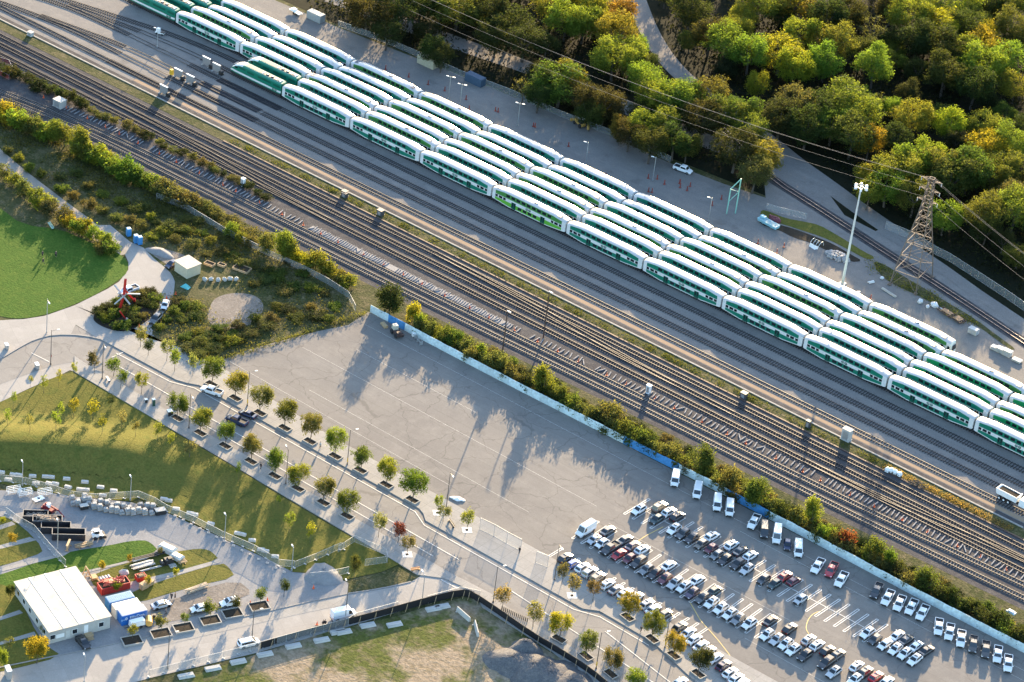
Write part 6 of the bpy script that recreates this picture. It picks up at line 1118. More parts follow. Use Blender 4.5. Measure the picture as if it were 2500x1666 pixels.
for i, (x, y) in enumerate([(27.37,-89.67),(28.32,-88.41),(29.87,-87.24),(30.85,-85.84),(31.62,-84.55),(32.76,-83.51)]):
    m = MB(); m.ball((0, 0, .4), (.75, .6, .55), 0, 7, 5, .35, random.Random(20 + i)); m.box((0, 0, .15), (1.1, .8, .3), 0, tx=.8, ty=.8); mass('boulder', m, CONW, 'pale boulder in the row in front of the garden beds, %s from the left' % ORD[i], 'boulder', (x, y, .05), i, 'boulders in front of the garden beds')
for i, (x, y) in enumerate([(22.97,-83.04),(25.48,-81.04),(30.30,-78.49)]):
    m = MB(); q = (1.3, 1.0, 2.2)[i]; [m.box(c, d, 0) for c, d in (((0, -q * .6, .3), (q * 2, .12, .6)), ((0, q * .6, .3), (q * 2, .12, .6)), ((-q, 0, .3), (.12, q * 1.2, .6)), ((q, 0, .3), (.12, q * 1.2, .6)))]; m.box((0, 0, .4), (2 * q - .2, q * 1.1, .1), 1); mass('planter_box', m, [WOOD, SOIL], ('timber planter box with white rim beside the shed', 'small planter box mid-way along the garden', 'large dark planter box at the far end of the garden')[i], 'planter', (x, y, .06), .2)
# red sculpture of crossed beams
x, y = [(22.68,-116.60)][0]; t = thing('beam_sculpture', 'tall red sculpture of crossed steel beams on the planted island', 'sculpture', (x, y, .05)); RS = flat('sculpture red', (.45, .025, .02), .45); GB = flat('raw sculpture steel', (.42, .40, .37), .4, .4)
def P3(pts, z): return [(a_ - x, b_ - y, z) for a_, b_ in pts]
g0 = P3([(22.83,-116.75),(27.15,-118.50),(22.38,-110.59)], 0); top = P3([(25.57,-117.91)], 9.5)[0]; mid = P3([(24.78,-117.34)], 6.0)[0]; tp2 = P3([(25.85,-118.14)], 11.5)[0]
for n_, a_, b_, mt, wd in (('leg', g0[0], mid, RS, .55), ('leg', g0[1], P3([(26.37,-120.33)], 3.2)[0], RS, .4), ('leg', g0[2], P3([(26.17,-114.87)], 4.5)[0], RS, .5), ('upright', mid, tp2, RS, .6), ('brace', P3([(25.64,-118.22)], 8.5)[0], g0[2], RS, .45),
        ('crossbeam', P3([(21.51,-117.48)], 7.5)[0], P3([(27.33,-117.71)], 4.5)[0], GB, .35), ('crossbeam', P3([(23.34,-118.39)], 6.2)[0], P3([(27.27,-114.03)], 6.0)[0], GB, .35), ('crossbeam', P3([(25.19,-121.09)], 5.0)[0], P3([(25.23,-116.84)], 6.4)[0], GB, .3)):
    m = MB(); m.beam(a_, b_, wd, wd * .8); put(n_, m.mesh('sculpture_' + n_, mt), t)
m = MB(); m.ball((*g0[1][:2], .3), (.5, .5, .4), 0, 8, 5); put('foot', m.mesh('sculpture_foot', CONW), t)
# benches, boxes and street furniture
def bench(x, y, ang, label, mat, L=2.2, back=True):
    t = thing('park_bench', label, 'bench', (x, y, .2), ang); m = MB(); [m.box((0, q, .45), (L, .14, .06), 0) for q in (-.2, 0, .2)]; put('seat', m.mesh('bench_seat', mat), t)
    if back: m = MB(); [m.box((0, .32, .62 + q), (L, .05, .12), 0) for q in (0, .18)]; put('backrest', m.mesh('bench_back', mat), t)
    for q in (-L * .4, L * .4): m = MB(); m.box((q, .05, .21), (.1, .55, .42), 0); put('leg', m.mesh('bench_leg', DARKM), t)
b_ = [(140.27,-126.90),(145.81,-146.72)] + [(43.28,-141.66),(-18.39,-100.31),(-15.80,-102.60)] + [(-18.27,-100.43)]
bench(*b_[0], R(-28), 'dark bench under the pale leaning tree by the lot', DARKM, 3.2); bench(*b_[1], R(60), 'bench with an orange back at the street corner', flat('orange bench wood', (.5, .22, .06), .6)); bench(*b_[2], R(-28), 'white bench on the lawn-side pavement near the street end', WHT, 2.2, False)
bench(*b_[5], R(-25), 'pale green bench at the top of the round lawn', flat('pale green bench', (.3, .45, .36), .6), 3.4)
def cabinet(x, y, ang, label, d, mat):
    t = thing('utility_cabinet', label, 'cabinet', (x, y, .12), ang); m = MB(); m.box((0, 0, d[2] / 2), d, 0); put('body', m.mesh('cabinet_body', mat), t); m = MB(); m.box((0, 0, d[2] + .04), (d[0] + .1, d[1] + .1, .08), 0); put('lid', m.mesh('cabinet_lid', WHT), t); m = MB(); m.box((0, -d[1] / 2 - .015, d[2] / 2), (d[0] * .8, .03, d[2] * .8), 0); put('door', m.mesh('cabinet_door', GALV), t)
for p, lb, d, mt in (([(16.24,-149.72)], 'grey cabinet at the left edge of the street end', (1.4, .7, 1.2), GALV), ([(27.61,-150.47)], 'grey cabinet with a white lid beside the street end', (1.5, .8, 1.2), GALV), ([(64.05,-141.59)], 'dark cabinet left of the first pit tree', (1.2, 1.2, 1.3), DARKM), ([(58.54,-141.55)], 'tall dark green bin on the lawn-side pavement', (.7, .7, 1.9), flat('dark green bin', (.02, .07, .045), .6)), ([(56.41,-141.94)], 'small dark bin left of the tall green bin', (.6, .6, 1.0), DARKM), ([(108.59,-238.41)], 'grey glazed cabinet at the bottom left corner', (2.2, 1.0, 2.3), GALV)):
    cabinet(*p[0], R(-28), lb, d, mt)
# tree pits: a raised rim with soil
PITC = flat('pit rim', (.30, .285, .26), .85)
pr = MB()
for c, d in (((0, -.95, .15), (3.4, .18, .3)), ((0, .95, .15), (3.4, .18, .3)), ((-1.62, 0, .15), (.18, 1.74, .3)), ((1.62, 0, .15), (.18, 1.74, .3))): pr.box(c, d, 0)
pr.box((0, 0, .05), (3.1, 1.75, .1), 1); prm = pr.mesh('tree_pit', [PITC, SOIL])
allp = [('lot-side', sorted(NST)), ('lawn-side', sorted(SST)), ('parked-car side', sorted(EST)), ('black-fence side', sorted(FST))]
for nm, L_ in allp:
    for i, q in enumerate(L_): mass('tree_pit', prm, None, 'raised rectangular tree pit, %s from the left on the %s pavement' % (ORD[i], nm), 'planter', (q[0], q[1], .2), R(0 if q[0] < 190 else -12), 'tree pits along the street')
sq = MB(); sq.box((0, 0, .02), (2.2, 2.2, .04), 0); sq.box((0, 0, .045), (.7, .7, .03), 1); sq.box((1.13, 0, .03), (.06, 2.3, .06), 0); sqm = sq.mesh('tree_square', [flat('white gravel square', (.62, .6, .57), .9), SOIL])
for q, lb in ((YT[0], 'slim tree by the lot lamp'), (YT[2], 'tree right of the dark bench'), (YT[5], 'pale tree at the corner'), (YT[8], 'light green tree by the lot row')): mass('tree_square', sqm, None, 'white gravel square around the foot of the ' + lb, 'tree surround', (q[0], q[1], .2), R(45), 'white squares around young trees')
for i, (x, y) in enumerate([(129.74,-182.16),(127.27,-188.29),(125.60,-193.65),(123.28,-199.78),(121.19,-204.76),(118.47,-211.02)]):
    m = MB(); [m.box(c, d, 0) for c, d in (((0, -1.5, .2), (4.4, .2, .45)), ((0, 1.5, .2), (4.4, .2, .45)), ((-2.1, 0, .2), (.2, 2.8, .45)), ((2.1, 0, .2), (.2, 2.8, .45)))]; m.box((0, 0, .15), (4.1, 2.9, .2), 1)
    mass('planter_bed', m, [PITC, SOIL], 'low concrete planter bed on the branch road pavement, %s from the road corner' % ORD[i], 'planter', (x, y, .1), R(62), 'planter beds along the branch road')
m = MB(); m.ball((0, 0, .1), (1.6, .9, .35), 0, 9, 4, .4); m.ball((1.2, .2, .1), (.9, .5, .25), 0, 8, 4, .4); m.ball((-1.3, -.2, .1), (.6, .3, .2), 0, 8, 4, .4); mass('white_sheet', m, WHT, 'crumpled white sheet on the lot beside a lamp foot', 'plastic sheet', (*[(134.74,-117.68)][0], .1), .3)
# machinery heap by the left end of the painted wall
x, y = [(78.66,-72.78)][0]; t = thing('parked_machinery', 'dark heap of plant machinery with a beige cab by the left end of the wall', 'machine', (x, y, .1), R(-25)); m = MB(); m.box((0, 0, .8), (3.6, 1.6, .7), 0); m.box((1.2, 0, 1.3), (1.2, 1.3, .6), 0, tx=.8); m.beam((1.6, 0, 1.3), (3.2, .4, 1.9), .3, .3); put('body', m.mesh('machine_body', flat('greasy steel', (.06, .035, .03), .7)), t)
m = MB(); m.box((-1.3, 0, 1.7), (1.4, 1.4, 1.3), 0, tx=.9, ty=.9); put('cab', m.mesh('machine_cab', flat('beige cab', (.42, .40, .32), .6)), t)
for px in (-1.2, 1.2):
    for s in (-1, 1): m = MB(); m.tube((px, s * .8, .6), (px, s * 1.1, .6), .6, n=12); put('wheel', m.mesh('machine_wheel', BLACK), t)
m = MB(); [m.box((0, 0, .15 + .2 * k), (2.6 - .2 * k, 1.0, .18), 0, .03 * k) for k in range(3)]; mass('pallet_pile', m, WOOD, 'pallets lying left of the plant machinery by the wall', 'pallets', (*[(73.69,-71.92)][0], .1), R(-25))
m = MB(); [m.box((q, 0, .5), (.08, .9, 1.0), 0) for q in (-2.4, -.8, .8, 2.4)]; m.box((0, .4, 1.0), (5, .06, .08), 0); m.box((0, -.4, 1.0), (5, .06, .08), 0); m.box((-1.9, 0, .6), (.9, .9, 1.0), 1); mass('rack', m, [GALV, WHT], 'low grey rack with a white box beside the machinery', 'rack', (*[(83.78,-70.84)][0], .1), R(-25))

# ---------------------------------------------------------------- construction compound at the lower left
def quadpts(pts): return [Vector((a, b)) for a, b in pts]
# site office: roof corners seen at 3.4 m
c = quadpts([(88.53,-218.10),(93.97,-204.34),(112.50,-210.58),(107.06,-224.37)]); ctr = (c[0] + c[1] + c[2] + c[3]) / 4; ux = ((c[1] - c[0]) + (c[2] - c[3])) / 2; uy = ((c[0] - c[3]) + (c[1] - c[2])) / 2
OA = math.atan2(ux.y, ux.x); OL, OW = ux.length, uy.length
t = thing('site_office', 'long pale modular site office with a flat tan roof', 'building', (ctr.x, ctr.y, .1), OA)
m = MB(); m.box((0, 0, 1.7), (OL - .5, OW - .5, 3.3), 0); m.box((0, 0, .25), (OL - .6, OW - .6, .5), 1); put('wall', m.mesh('office_wall', [flat('office siding', (.40, .385, .35), .8), DARKM]), t)
m = MB(); m.box((0, 0, 3.42), (OL, OW, .16), 0)
for k in (1, 2, 3): m.box((-OL / 2 + OL * k / 4, 0, 3.53), (.5, OW - .05, .06), 1)
put('roof', m.mesh('office_roof', [flat('office roof', (.43, .385, .325), .8, var=.2, scale=.35), flat('roof seam', (.62, .60, .56), .6)]), t)
def owin(px, py, s, n='window', mt=GLASS, wd=1.1, hh=1.1, z=1.75):
    m = MB(); m.box((0, 0, 0), (wd + .16, .05, hh + .16), 0); f = put(n, m.mesh('office_frame', WHT), t, (px, py, z), 0 if s in 'fb' else math.pi / 2)
    m = MB(); m.box((0, -.01 if s == 'f' else .0, 0), (wd, .08, hh), 0); put('pane', m.mesh('office_pane', mt), f)
fy = -OW / 2 + .23; lx = -OL / 2 + .23
for px in (-OL * .43, -OL * .08, OL * .34): owin(px, fy, 'f')
for py in (-OW * .36, -OW * .15, OW * .05, OW * .22, OW * .38): owin(lx, py, 'l')
m = MB(); m.box((0, 0, 0), (.95, .06, 2.1), 0); put('door', m.mesh('office_door', WHT), t, (OL * .10, fy, 1.6)); m = MB(); m.box((0, 0, 0), (.95, .06, 2.0), 0); put('door', m.mesh('office_door', flat('cream door', (.5, .49, .45), .6)), t, (-OL * .19, fy, 1.5))
m = MB(); m.box((0, 0, 0), (1.9, .05, 1.0), 0); put('notice_board', m.mesh('notice_board', WHT), t, (-OL * .31, fy - .02, 1.6))
m = MB(); m.box((0, 0, .5), (1.8, 1.4, .1), 0); [m.box((0, -.8 - .3 * k, .4 - .13 * k), (1.4, .3, .06), 0) for k in range(3)]; [m.tube((q, -.65, .5), (q, -.65, 1.5), .03, n=5) for q in (-.85, .85)]; m.tube((-.85, -.65, 1.5), (.85, -.65, 1.5), .03, n=5); put('entrance_step', m.mesh('office_step', WOOD), t, (OL * .12, fy - .75, 0))
# containers beside it
def rect3(pts):
    q = quadpts(pts); return (q[0] + q[1] + q[2] + q[3]) / 4, math.atan2((q[1] - q[0]).y, (q[1] - q[0]).x), (q[1] - q[0]).length, (q[2] - q[1]).length
BLU = (.012, .12, .42)
q = rect3([(113.12,-208.55),(115.29,-203.17),(113.27,-202.35),(111.26,-208.00)]); cA = q[1]
ct = container(q[0].x, q[0].y, cA, 6.06, BLU, 'blue container with white lettering on its side next to the site office', roofc=(.40, .43, .46), ribs=True)
f = bpy.data.curves.new('lettering', 'FONT'); f.body = 'EllisDon'; f.size = 1.05; f.extrude = .01; f.align_x = 'CENTER'; f.align_y = 'CENTER'; f.offset = .012; f.materials.append(WHT)
tmp = bpy.data.objects.new('lettering_curve', f); LINK(tmp); bpy.context.view_layer.update(); lme = bpy.data.meshes.new_from_object(tmp); bpy.data.objects.remove(tmp); lme.materials.clear(); lme.materials.append(WHT)
lo = put('lettering', lme, ct, (.55, -1.285, 1.75)); lo.rotation_euler = (math.pi / 2, 0, 0)
m = MB(); m.prism([(.34 * math.cos(k * .5236), .34 * math.sin(k * .5236)) for k in range(12)], 0, .03); m.box((.06, 0, .04), (.36, .12, .02), 1); m.box((-.12, 0, .04), (.12, .42, .02), 1); m.v = [(a, -c_, b_) for a, b_, c_ in m.v]
put('emblem', m.mesh('emblem', [WHT, flat('container blue', BLU, .5)]), ct, (-2.0, -1.27, 1.75)); m = MB(); [m.box((q_, 0, 0), (.3, .03, h_), 0) for q_, h_ in ((-.25, .5), (.2, .3))]; put('emblem', m.mesh('side_marks', flat('pale blue mark', (.25, .4, .6), .5)), ct, (-2.75, -1.28, 1.55))
d = Vector((-math.sin(cA), math.cos(cA)))
p = q[0] + d * 2.6 - Vector((math.cos(cA), math.sin(cA))) * .3; container(p.x, p.y, cA, 6.06, (.60, .59, .55), 'white container between the two blue ones', ribs=False)
p = q[0] + d * 5.4 - Vector((math.cos(cA), math.sin(cA))) * .6; container(p.x, p.y, cA, 6.06, (.03, .16, .40), 'blue container with a corrugated roof behind the white one', roofc=(.20, .33, .48))
# generator and tank in front
x, y = [(115.72,-206.61)][0]; t = thing('generator_trailer', 'white towable generator in front of the lettered blue container', 'generator', (x, y, .1), cA); m = MB(); m.box((0, 0, 1.25), (3.4, 1.5, 1.3), 0, tx=.96, ty=.94); m.box((1.72, 0, 1.2), (.05, 1.0, .7), 1); put('body', m.mesh('generator_body', [WHT, DARKM]), t)
m = MB(); m.beam((-1.7, 0, .5), (-2.9, 0, .5), .15, .12); m.box((0, 0, .52), (3.2, 1.3, .14), 0); put('chassis', m.mesh('generator_chassis', DARKM), t)
for px in (-.3, .6):
    for s in (-1, 1): m = MB(); m.tube((px, s * .7, .35), (px, s * .9, .35), .35, n=10); put('wheel', m.mesh('generator_wheel', BLACK), t)
m = MB(); m.tube((-1.1, 0, 1.0), (1.1, 0, 1.0), .75, n=12); m.box((-.7, 0, .3), (.2, 1.2, .6), 1); m.box((.7, 0, .3), (.2, 1.2, .6), 1); mass('fuel_tank', m, [flat('ochre tank', (.52, .30, .08), .5), DARKM], 'ochre fuel tank beside the white generator', 'tank', (*[(116.95,-204.12)][0], .1), cA + 1.2)
m = MB(); m.box((0, 0, .5), (1.3, .9, .5), 0); m.box((.1, 0, .9), (.6, .7, .35), 0); m.tube((-.5, -.55, .3), (-.5, .55, .3), .3, n=10); mass('compressor', m, DARKM, 'small dark compressor on the dirt beside the ochre tank', 'machine', (*[(116.25,-201.71)][0], .1), .5)
# red bin and crates
def openbox(x, y, ang, L, W, H, mat, inner, label, name, cat, fill=0, fm=None, group=None, rim=None):
    t = thing(name, label, cat, (x, y, .1), ang, group); m = MB(); m.box((0, 0, .12), (L - .3, W - .2, .24), 1)
    for s in (-1, 1): m.beam((-L / 2, s * W / 2, H / 2 + .1), (L / 2, s * W / 2, H / 2 + .1), .1, H); m.beam((s * L / 2, -W / 2, H / 2 + .1), (s * L / 2, W / 2, H / 2 + .1), .1, H)
    k = int(L / 1.1)
    for i in range(k):
        for s in (-1, 1): m.box((-L / 2 + (i + .5) * L / k, s * (W / 2 + .08), H / 2 + .1), (.12, .08, H * .95), 0)
    m.box((0, 0, .3 + fill * H * .6), (L - .1, W - .1, .05), 1); put('body', m.mesh('bin_body', [mat, inner]), t)
    m = MB()
    for s in (-1, 1): m.box((0, s * W / 2, H + .14), (L + .16, .16, .1), 0); m.box((s * L / 2, 0, H + .14), (.16, W - .1, .1), 0)
    put('rim', m.mesh('bin_rim', rim or GALV), t)
    if fm:
        m = MB(); rn = random.Random(int(x * 7)); 
        for _ in range(26): m.beam((rn.uniform(-.42, .42) * L, rn.uniform(-.4, .4) * W, .5 + fill * H * .6), (rn.uniform(-.42, .42) * L, rn.uniform(-.4, .4) * W, .6 + fill * H), .16, .14)
        put('load', m.mesh('bin_load', fm), t)
    return t
openbox(*[(102.77,-200.61)][0], cA, 6.8, 2.6, 1.7, RED, SOIL, 'red steel bin stacked with red panels behind the containers', 'red_bin', 'container', 1.3, flat('red panels', (.45, .09, .06), .6), rim=RED)
openbox(*[(104.52,-193.74)][0], 1.2, 2.2, 1.6, 1.0, RED, SOIL, 'small red crate with loose sticks on the lower slab path', 'red_crate', 'crate', .8, WOOD, rim=RED)
DB = flat('dumpster black', (.022, .022, .026), .5); JUNK = flat('mixed waste', (.30, .24, .19), .9, var=.4)
for (x, y), L, lb, fl, fm in (([(72.27,-194.76)][0], 5.6, 'black dumpster closest to the red lift machine', .5, JUNK), ([(75.52,-194.18)][0], 6.6, 'black dumpster heaped with timber and waste', 1.0, JUNK), ([(78.59,-194.52)][0], 6.6, 'black dumpster with a few rods inside', .2, DARKM), ([(82.38,-194.26)][0], 7.4, 'empty black dumpster nearest the grey lamp', 0, None)):
    openbox(x, y, R(44), L, 2.4, 1.7, DB, DARKM, lb, 'dumpster', 'dumpster', fl, fm, 'dumpsters on the gravel', rim=flat('dumpster rim', (.13, .13, .135), .6))
x, y = [(72.12,-190.49)][0]; t = thing('boom_lift', 'dark red boom lift machine behind the dumpsters', 'lift', (x, y, .1), R(10)); m = MB(); MR = flat('dark red machine', (.20, .02, .025), .5); m.box((0, 0, .9), (3.0, 1.8, .7), 0); m.box((-.5, 0, 1.5), (1.6, 1.3, .7), 0, tx=.9); put('body', m.mesh('lift_body', MR), t); m = MB(); m.beam((-1.0, .2, 1.9), (2.6, .1, 1.5), .35, .35); m.beam((2.6, .1, 1.5), (4.6, -.3, .6), .2, .25); put('boom', m.mesh('lift_boom', MR), t)
m = MB(); m.box((.2, -.2, 2.1), (.9, .8, .9), 0, tx=.8); put('cab', m.mesh('lift_cab', WHT), t)
for px in (-1, 1):
    for s in (-1, 1): m = MB(); m.tube((px, s * .85, .5), (px, s * 1.15, .5), .5, n=10); put('wheel', m.mesh('lift_wheel', BLACK), t)
x, y = [(86.80,-189.66)][0]; t = thing('skid_steer', 'white skid steer loader standing between the dumpsters and the lawn', 'loader', (x, y, .1), R(62)); m = MB(); m.box((0, 0, .9), (2.4, 1.3, .7), 0); m.beam((-1.0, -.8, 1.6), (1.4, -.8, 1.0), .2, .25); m.beam((-1.0, .8, 1.6), (1.4, .8, 1.0), .2, .25); put('body', m.mesh('skid_body', WHT), t); m = MB(); m.box((-.1, 0, 1.65), (1.3, 1.0, 1.0), 0, tx=.85, ty=.9); put('cab', m.mesh('skid_cab', GLASS), t); m = MB(); m.box((-.1, 0, 2.2), (1.35, 1.1, .12), 0); put('cab_roof', m.mesh('skid_roof', WHT), t); m = MB(); m.box((1.7, 0, .5), (.7, 1.9, .7), 0, tx=.6); put('bucket', m.mesh('skid_bucket', DARKM), t)
for px in (-.65, .65):
    for s in (-1, 1): m = MB(); m.tube((px, s * .65, .42), (px, s * .95, .42), .42, n=10); put('wheel', m.mesh('skid_wheel', BLACK), t)
def bale(x, y, n, label, sd):
    rn = random.Random(sd); m = MB()
    for k in range(n): m.box((rn.uniform(-.05, .05), rn.uniform(-.05, .05), .2 + k * .62 + .27), (1.25, 1.15, .55), 0, rn.uniform(-.1, .1), .95, .95); m.box((0, 0, .1 + k * .62), (1.2, 1.1, .1), 1)
    m.box((rn.uniform(-.1, .1), 0, .2 + n * .62 + .12), (1.0, .9, .22), 0, rn.uniform(-.3, .3), .8, .8); mass('stone_pallet', m, [WRAPM, WOOD], label, 'pallet', (x, y, .1), R(62) + rn.uniform(-.12, .12), 'wrapped stone pallets on the gravel')
WRAPM = flat('wrapped stone', (.30, .295, .285), .75, var=.3, scale=1.2)
PA = [(74.13,-184.57),(72.99,-183.64),(75.06,-183.90),(74.19,-182.76),(75.22,-182.06),(74.38,-181.04),(76.69,-182.05),(76.00,-181.10),(78.46,-182.10),(77.44,-180.89),(79.74,-181.52),(78.41,-179.86),(81.06,-180.89),(79.76,-179.22),(82.13,-180.15),(80.98,-178.70),(83.16,-179.45),(81.97,-178.04),(84.29,-179.02),(83.31,-177.40),(85.22,-178.04),(84.30,-176.51),(86.14,-177.31),(86.73,-175.94),(85.26,-173.83),(88.05,-175.31),(86.88,-173.29),(89.12,-174.20),(87.96,-172.54)]
for i, (x, y) in enumerate(PA): bale(x, y, 2 if i % 3 else 1, 'pallet of wrapped grey stone in the long stack beside the mesh fence', i)
m = MB(); m.box((0, 0, .55), (1.9, 1.2, .9), 0); m.box((0, 0, 1.02), (2.0, 1.3, .06), 1); mass('slatted_crate', m, [DARKM, CONW], 'dark crate in front of the stone pallets', 'crate', (*[(76.83,-183.80)][0], .1), R(62)); m = MB(); m.box((0, 0, .6), (2.4, 1.4, 1.1), 0); m.box((0, 0, 1.2), (2.5, 1.5, .12), 1); mass('dark_crate', m, [DARKM, CONW], 'dark topped crate at the right end of the stone pallets', 'crate', (*[(90.29,-172.53)][0], .1), R(62))
# white concrete blocks in loose lines on the lawn
bk = MB(); bk.box((0, 0, .27), (1.75, .85, .54), 0, tx=.93, ty=.84); bk.box((0, 0, .57), (1.45, .55, .08), 0, tx=.85, ty=.8); bkm = bk.mesh('lawn_block', flat('white concrete block', (.42, .41, .385), .85, var=.12))
BK = [(53.71,-187.67),(56.33,-186.25),(57.29,-185.47),(56.91,-188.44),(59.79,-183.46),(62.01,-181.43),(62.98,-180.65),(62.39,-184.92),(64.55,-182.73),(65.57,-181.82),(65.97,-178.51),(68.56,-180.61),(69.79,-176.37),(71.09,-179.26),(72.12,-178.41),(73.72,-175.18),(76.82,-174.01),(76.38,-177.18)] + [(87.15,-167.99),(88.32,-167.62),(91.75,-168.70),(95.17,-167.66),(96.20,-167.26),(101.24,-167.19),(108.10,-165.44),(109.10,-164.97),(112.18,-165.07),(115.94,-166.23),(117.03,-165.92),(119.95,-165.82)]
for i, (x, y) in enumerate(sorted(BK)):
    mass('concrete_block', bkm, None, 'white concrete block on the lawn, %s of the thirty from the left' % ORD[i] if i < 30 else 'white concrete block', 'concrete block', (x, y, .1), R(32) + rnd.uniform(-.2, .2), 'white concrete blocks on the lawn')
ft = MB(); ft.box((0, 0, .15), (.75, .4, .3), 0, tx=.85, ty=.8); ft.tube((0, 0, .3), (0, 0, .42), .08, n=6); ftm = ft.mesh('fence_foot', flat('pale fence foot', (.5, .42, .36), .8))
for x, y in [(93.36,-170.80),(95.74,-170.58),(98.21,-170.51),(100.69,-170.26),(103.15,-170.01),(105.58,-169.87),(107.92,-169.75),(110.49,-169.53),(113.06,-169.47),(115.46,-169.25),(117.92,-169.14),(120.27,-168.87),(122.85,-168.86),(125.16,-168.62)]: mass('fence_weight', ftm, None, 'pale fence weight in the row along the mesh fence on the gravel drive', 'fence weight', (x, y, .1), rnd.uniform(0, 1), 'fence weights along the drive')
# timber and pipes
def timber(x, y, ang, label, L, W, H, n, mat, name, cat='timber', seed=0):
    rn = random.Random(seed); m = MB()
    for k in range(n): m.box((rn.uniform(-.1, .1) * L, rn.uniform(-.5, .5) * W, .1 + rn.random() * H), (L * rn.uniform(.8, 1), .14, .12), 0, rn.uniform(-.05, .05))
    m.box((-L * .3, 0, .05), (.15, W * 1.1, .1), 0); m.box((L * .3, 0, .05), (.15, W * 1.1, .1), 0); mass(name, m, mat, label, cat, (x, y, .1), ang)
timber(*[(115.63,-187.37)][0], cA + .1, 'long stack of pale boards beside the dirt strip', 5.6, 1.3, .6, 24, flat('pale boards', (.45, .36, .26), .8, var=.3), 'board_stack', seed=1)
timber(*[(101.43,-189.81)][0], cA, 'stack of grey steel pipes on the slab path plot', 5.2, 1.8, .6, 26, GALV, 'pipe_stack', 'pipes', 2); timber(*[(99.90,-187.00)][0], cA, 'bundle of long dark rods above the grey pipes', 8.5, 1.0, .5, 12, DARKM, 'rod_bundle', 'pipes', 3); timber(*[(99.43,-188.69)][0], cA, 'grey planks left of the dark rods', 4.0, 1.0, .4, 10, GALV, 'plank_stack', 'planks', 4)
timber(*[(103.43,-189.73)][0], cA, 'single grey beam on blocks below the grey pipes', 5.2, .3, .3, 3, GALV, 'steel_beam', 'beam', 5); timber(*[(86.89,-194.04)][0], cA, 'broken timber crate on the slab path corner', 4.2, 1.7, .6, 14, WOOD, 'timber_crate', 'timber', 6)
timber(*[(106.69,-182.61)][0], cA, 'small bundle of yellow timber below the white wrapped bundles', 1.9, 1.2, .6, 16, WOOD, 'timber_bundle', 'timber', 7); timber(*[(106.08,-185.00)][0], cA, 'grey pallet on the lawn plot beside the dark machine', 1.7, 1.2, .2, 8, CONW, 'grey_pallet', 'pallet', 8)
m = MB(); m.box((0, 0, .8), (2.6, .25, 1.5), 0); m.box((0, 0, 1.57), (2.7, .5, .1), 0); m.box((-1.1, 0, .05), (.2, 1.0, .1), 0); m.box((1.1, 0, .05), (.2, 1.0, .1), 0); mass('crate_side', m, WOOD, 'upright timber crate side standing by the grey lamp', 'crate', (*[(85.12,-197.09)][0], .1), R(-60))
m = MB()
for s in (-.7, .7): m.beam((-1.1, s, 0), (0, s, 3.2), .18, .18); m.beam((1.1, s, 0), (0, s, 3.2), .18, .18); m.beam((-.6, s, 1.4), (.6, s, 1.4), .14, .14)
m.beam((0, -.8, 3.2), (0, .8, 3.2), .16, .16); m.beam((-1.1, -.7, .3), (-1.1, .7, .3), .14, .14); m.box((1.6, 0, .4), (1.6, 1.6, .12), 0); m.beam((.9, -.8, .1), (2.4, -.8, .1), .14, .2); m.beam((.9, .8, .1), (2.4, .8, .1), .14, .2)
mass('timber_trestle', m, WOOD, 'raw timber A-frame trestle at the corner of the site office', 'trestle', (*[(96.17,-202.35)][0], .1), cA)
for (x, y), d, lb in (([(101.42,-181.79)][0], (4.2, 2.2, 1.5), 'large cream wrapped bundle on the gravel edge'), ([(104.90,-182.38)][0], (3.0, 2.0, 1.2), 'white wrapped bundle below the cream one')):
    m = MB(); m.loft([[(-d[0] / 2, -d[1] / 2, .15), (d[0] / 2, -d[1] / 2, .15), (d[0] / 2, d[1] / 2, .15), (-d[0] / 2, d[1] / 2, .15)], [(-d[0] / 2 + .05, -d[1] / 2, d[2] * .75), (d[0] / 2, -d[1] / 2 + .05, d[2] * .75), (d[0] / 2 - .05, d[1] / 2, d[2] * .75), (-d[0] / 2, d[1] / 2 - .05, d[2] * .75)], [(-d[0] / 2 + .4, -d[1] / 2 + .35, d[2]), (d[0] / 2 - .3, -d[1] / 2 + .4, d[2] * 1.05), (d[0] / 2 - .4, d[1] / 2 - .35, d[2]), (-d[0] / 2 + .35, d[1] / 2 - .4, d[2] * .95)]], 0)
    m.box((-.8, 0, .08), (.2, d[1] * .95, .16), 1); m.box((.8, 0, .08), (.2, d[1] * .95, .16), 1); mass('wrapped_bundle', m, [flat('cream wrap', (.58, .54, .47), .6, var=.15), WOOD], lb, 'bundle', (x, y, .1), cA - 1.1)
m = MB(); m.box((0, 0, .7), (2.0, 1.6, 1.2), 0, tx=.9, ty=.9); m.tube((-1.5, -.7, .45), (-1.5, .7, .45), .45, n=12); m.box((.3, 0, 1.4), (1.0, 1.0, .3), 0); mass('mixer', m, DARKM, 'dark machine under the white wrapped bundle', 'machine', (*[(104.62,-184.92)][0], .1), cA)
m = MB(); m.ball((0, 0, .5), (1.15, .8, .75), 0, 9, 6, .3, random.Random(3)); m.box((0, 0, .12), (1.5, 1.0, .25), 0); mass('boulder', m, CONW, 'grey boulder behind the red bin', 'boulder', (*[(100.58,-195.05)][0], .05), .8)
for i, ((x, y), lb) in enumerate(zip([(107.24,-195.62),(107.23,-193.69)], ('stacked timber box in front of the small red crate', 'pale box leaning beside the stacked timber box'))): m = MB(); [m.box((0, 0, .35 + .5 * k), (1.9 - .2 * i, 1.2, .44), 0, .05 * k) for k in range(3 - i)]; [m.box((0, 0, .09 + .5 * k), (1.7, 1.0, .06), 0) for k in range(3 - i)]; mass('timber_box', m, WOOD, lb, 'crate', (x, y, .1), cA + .3)
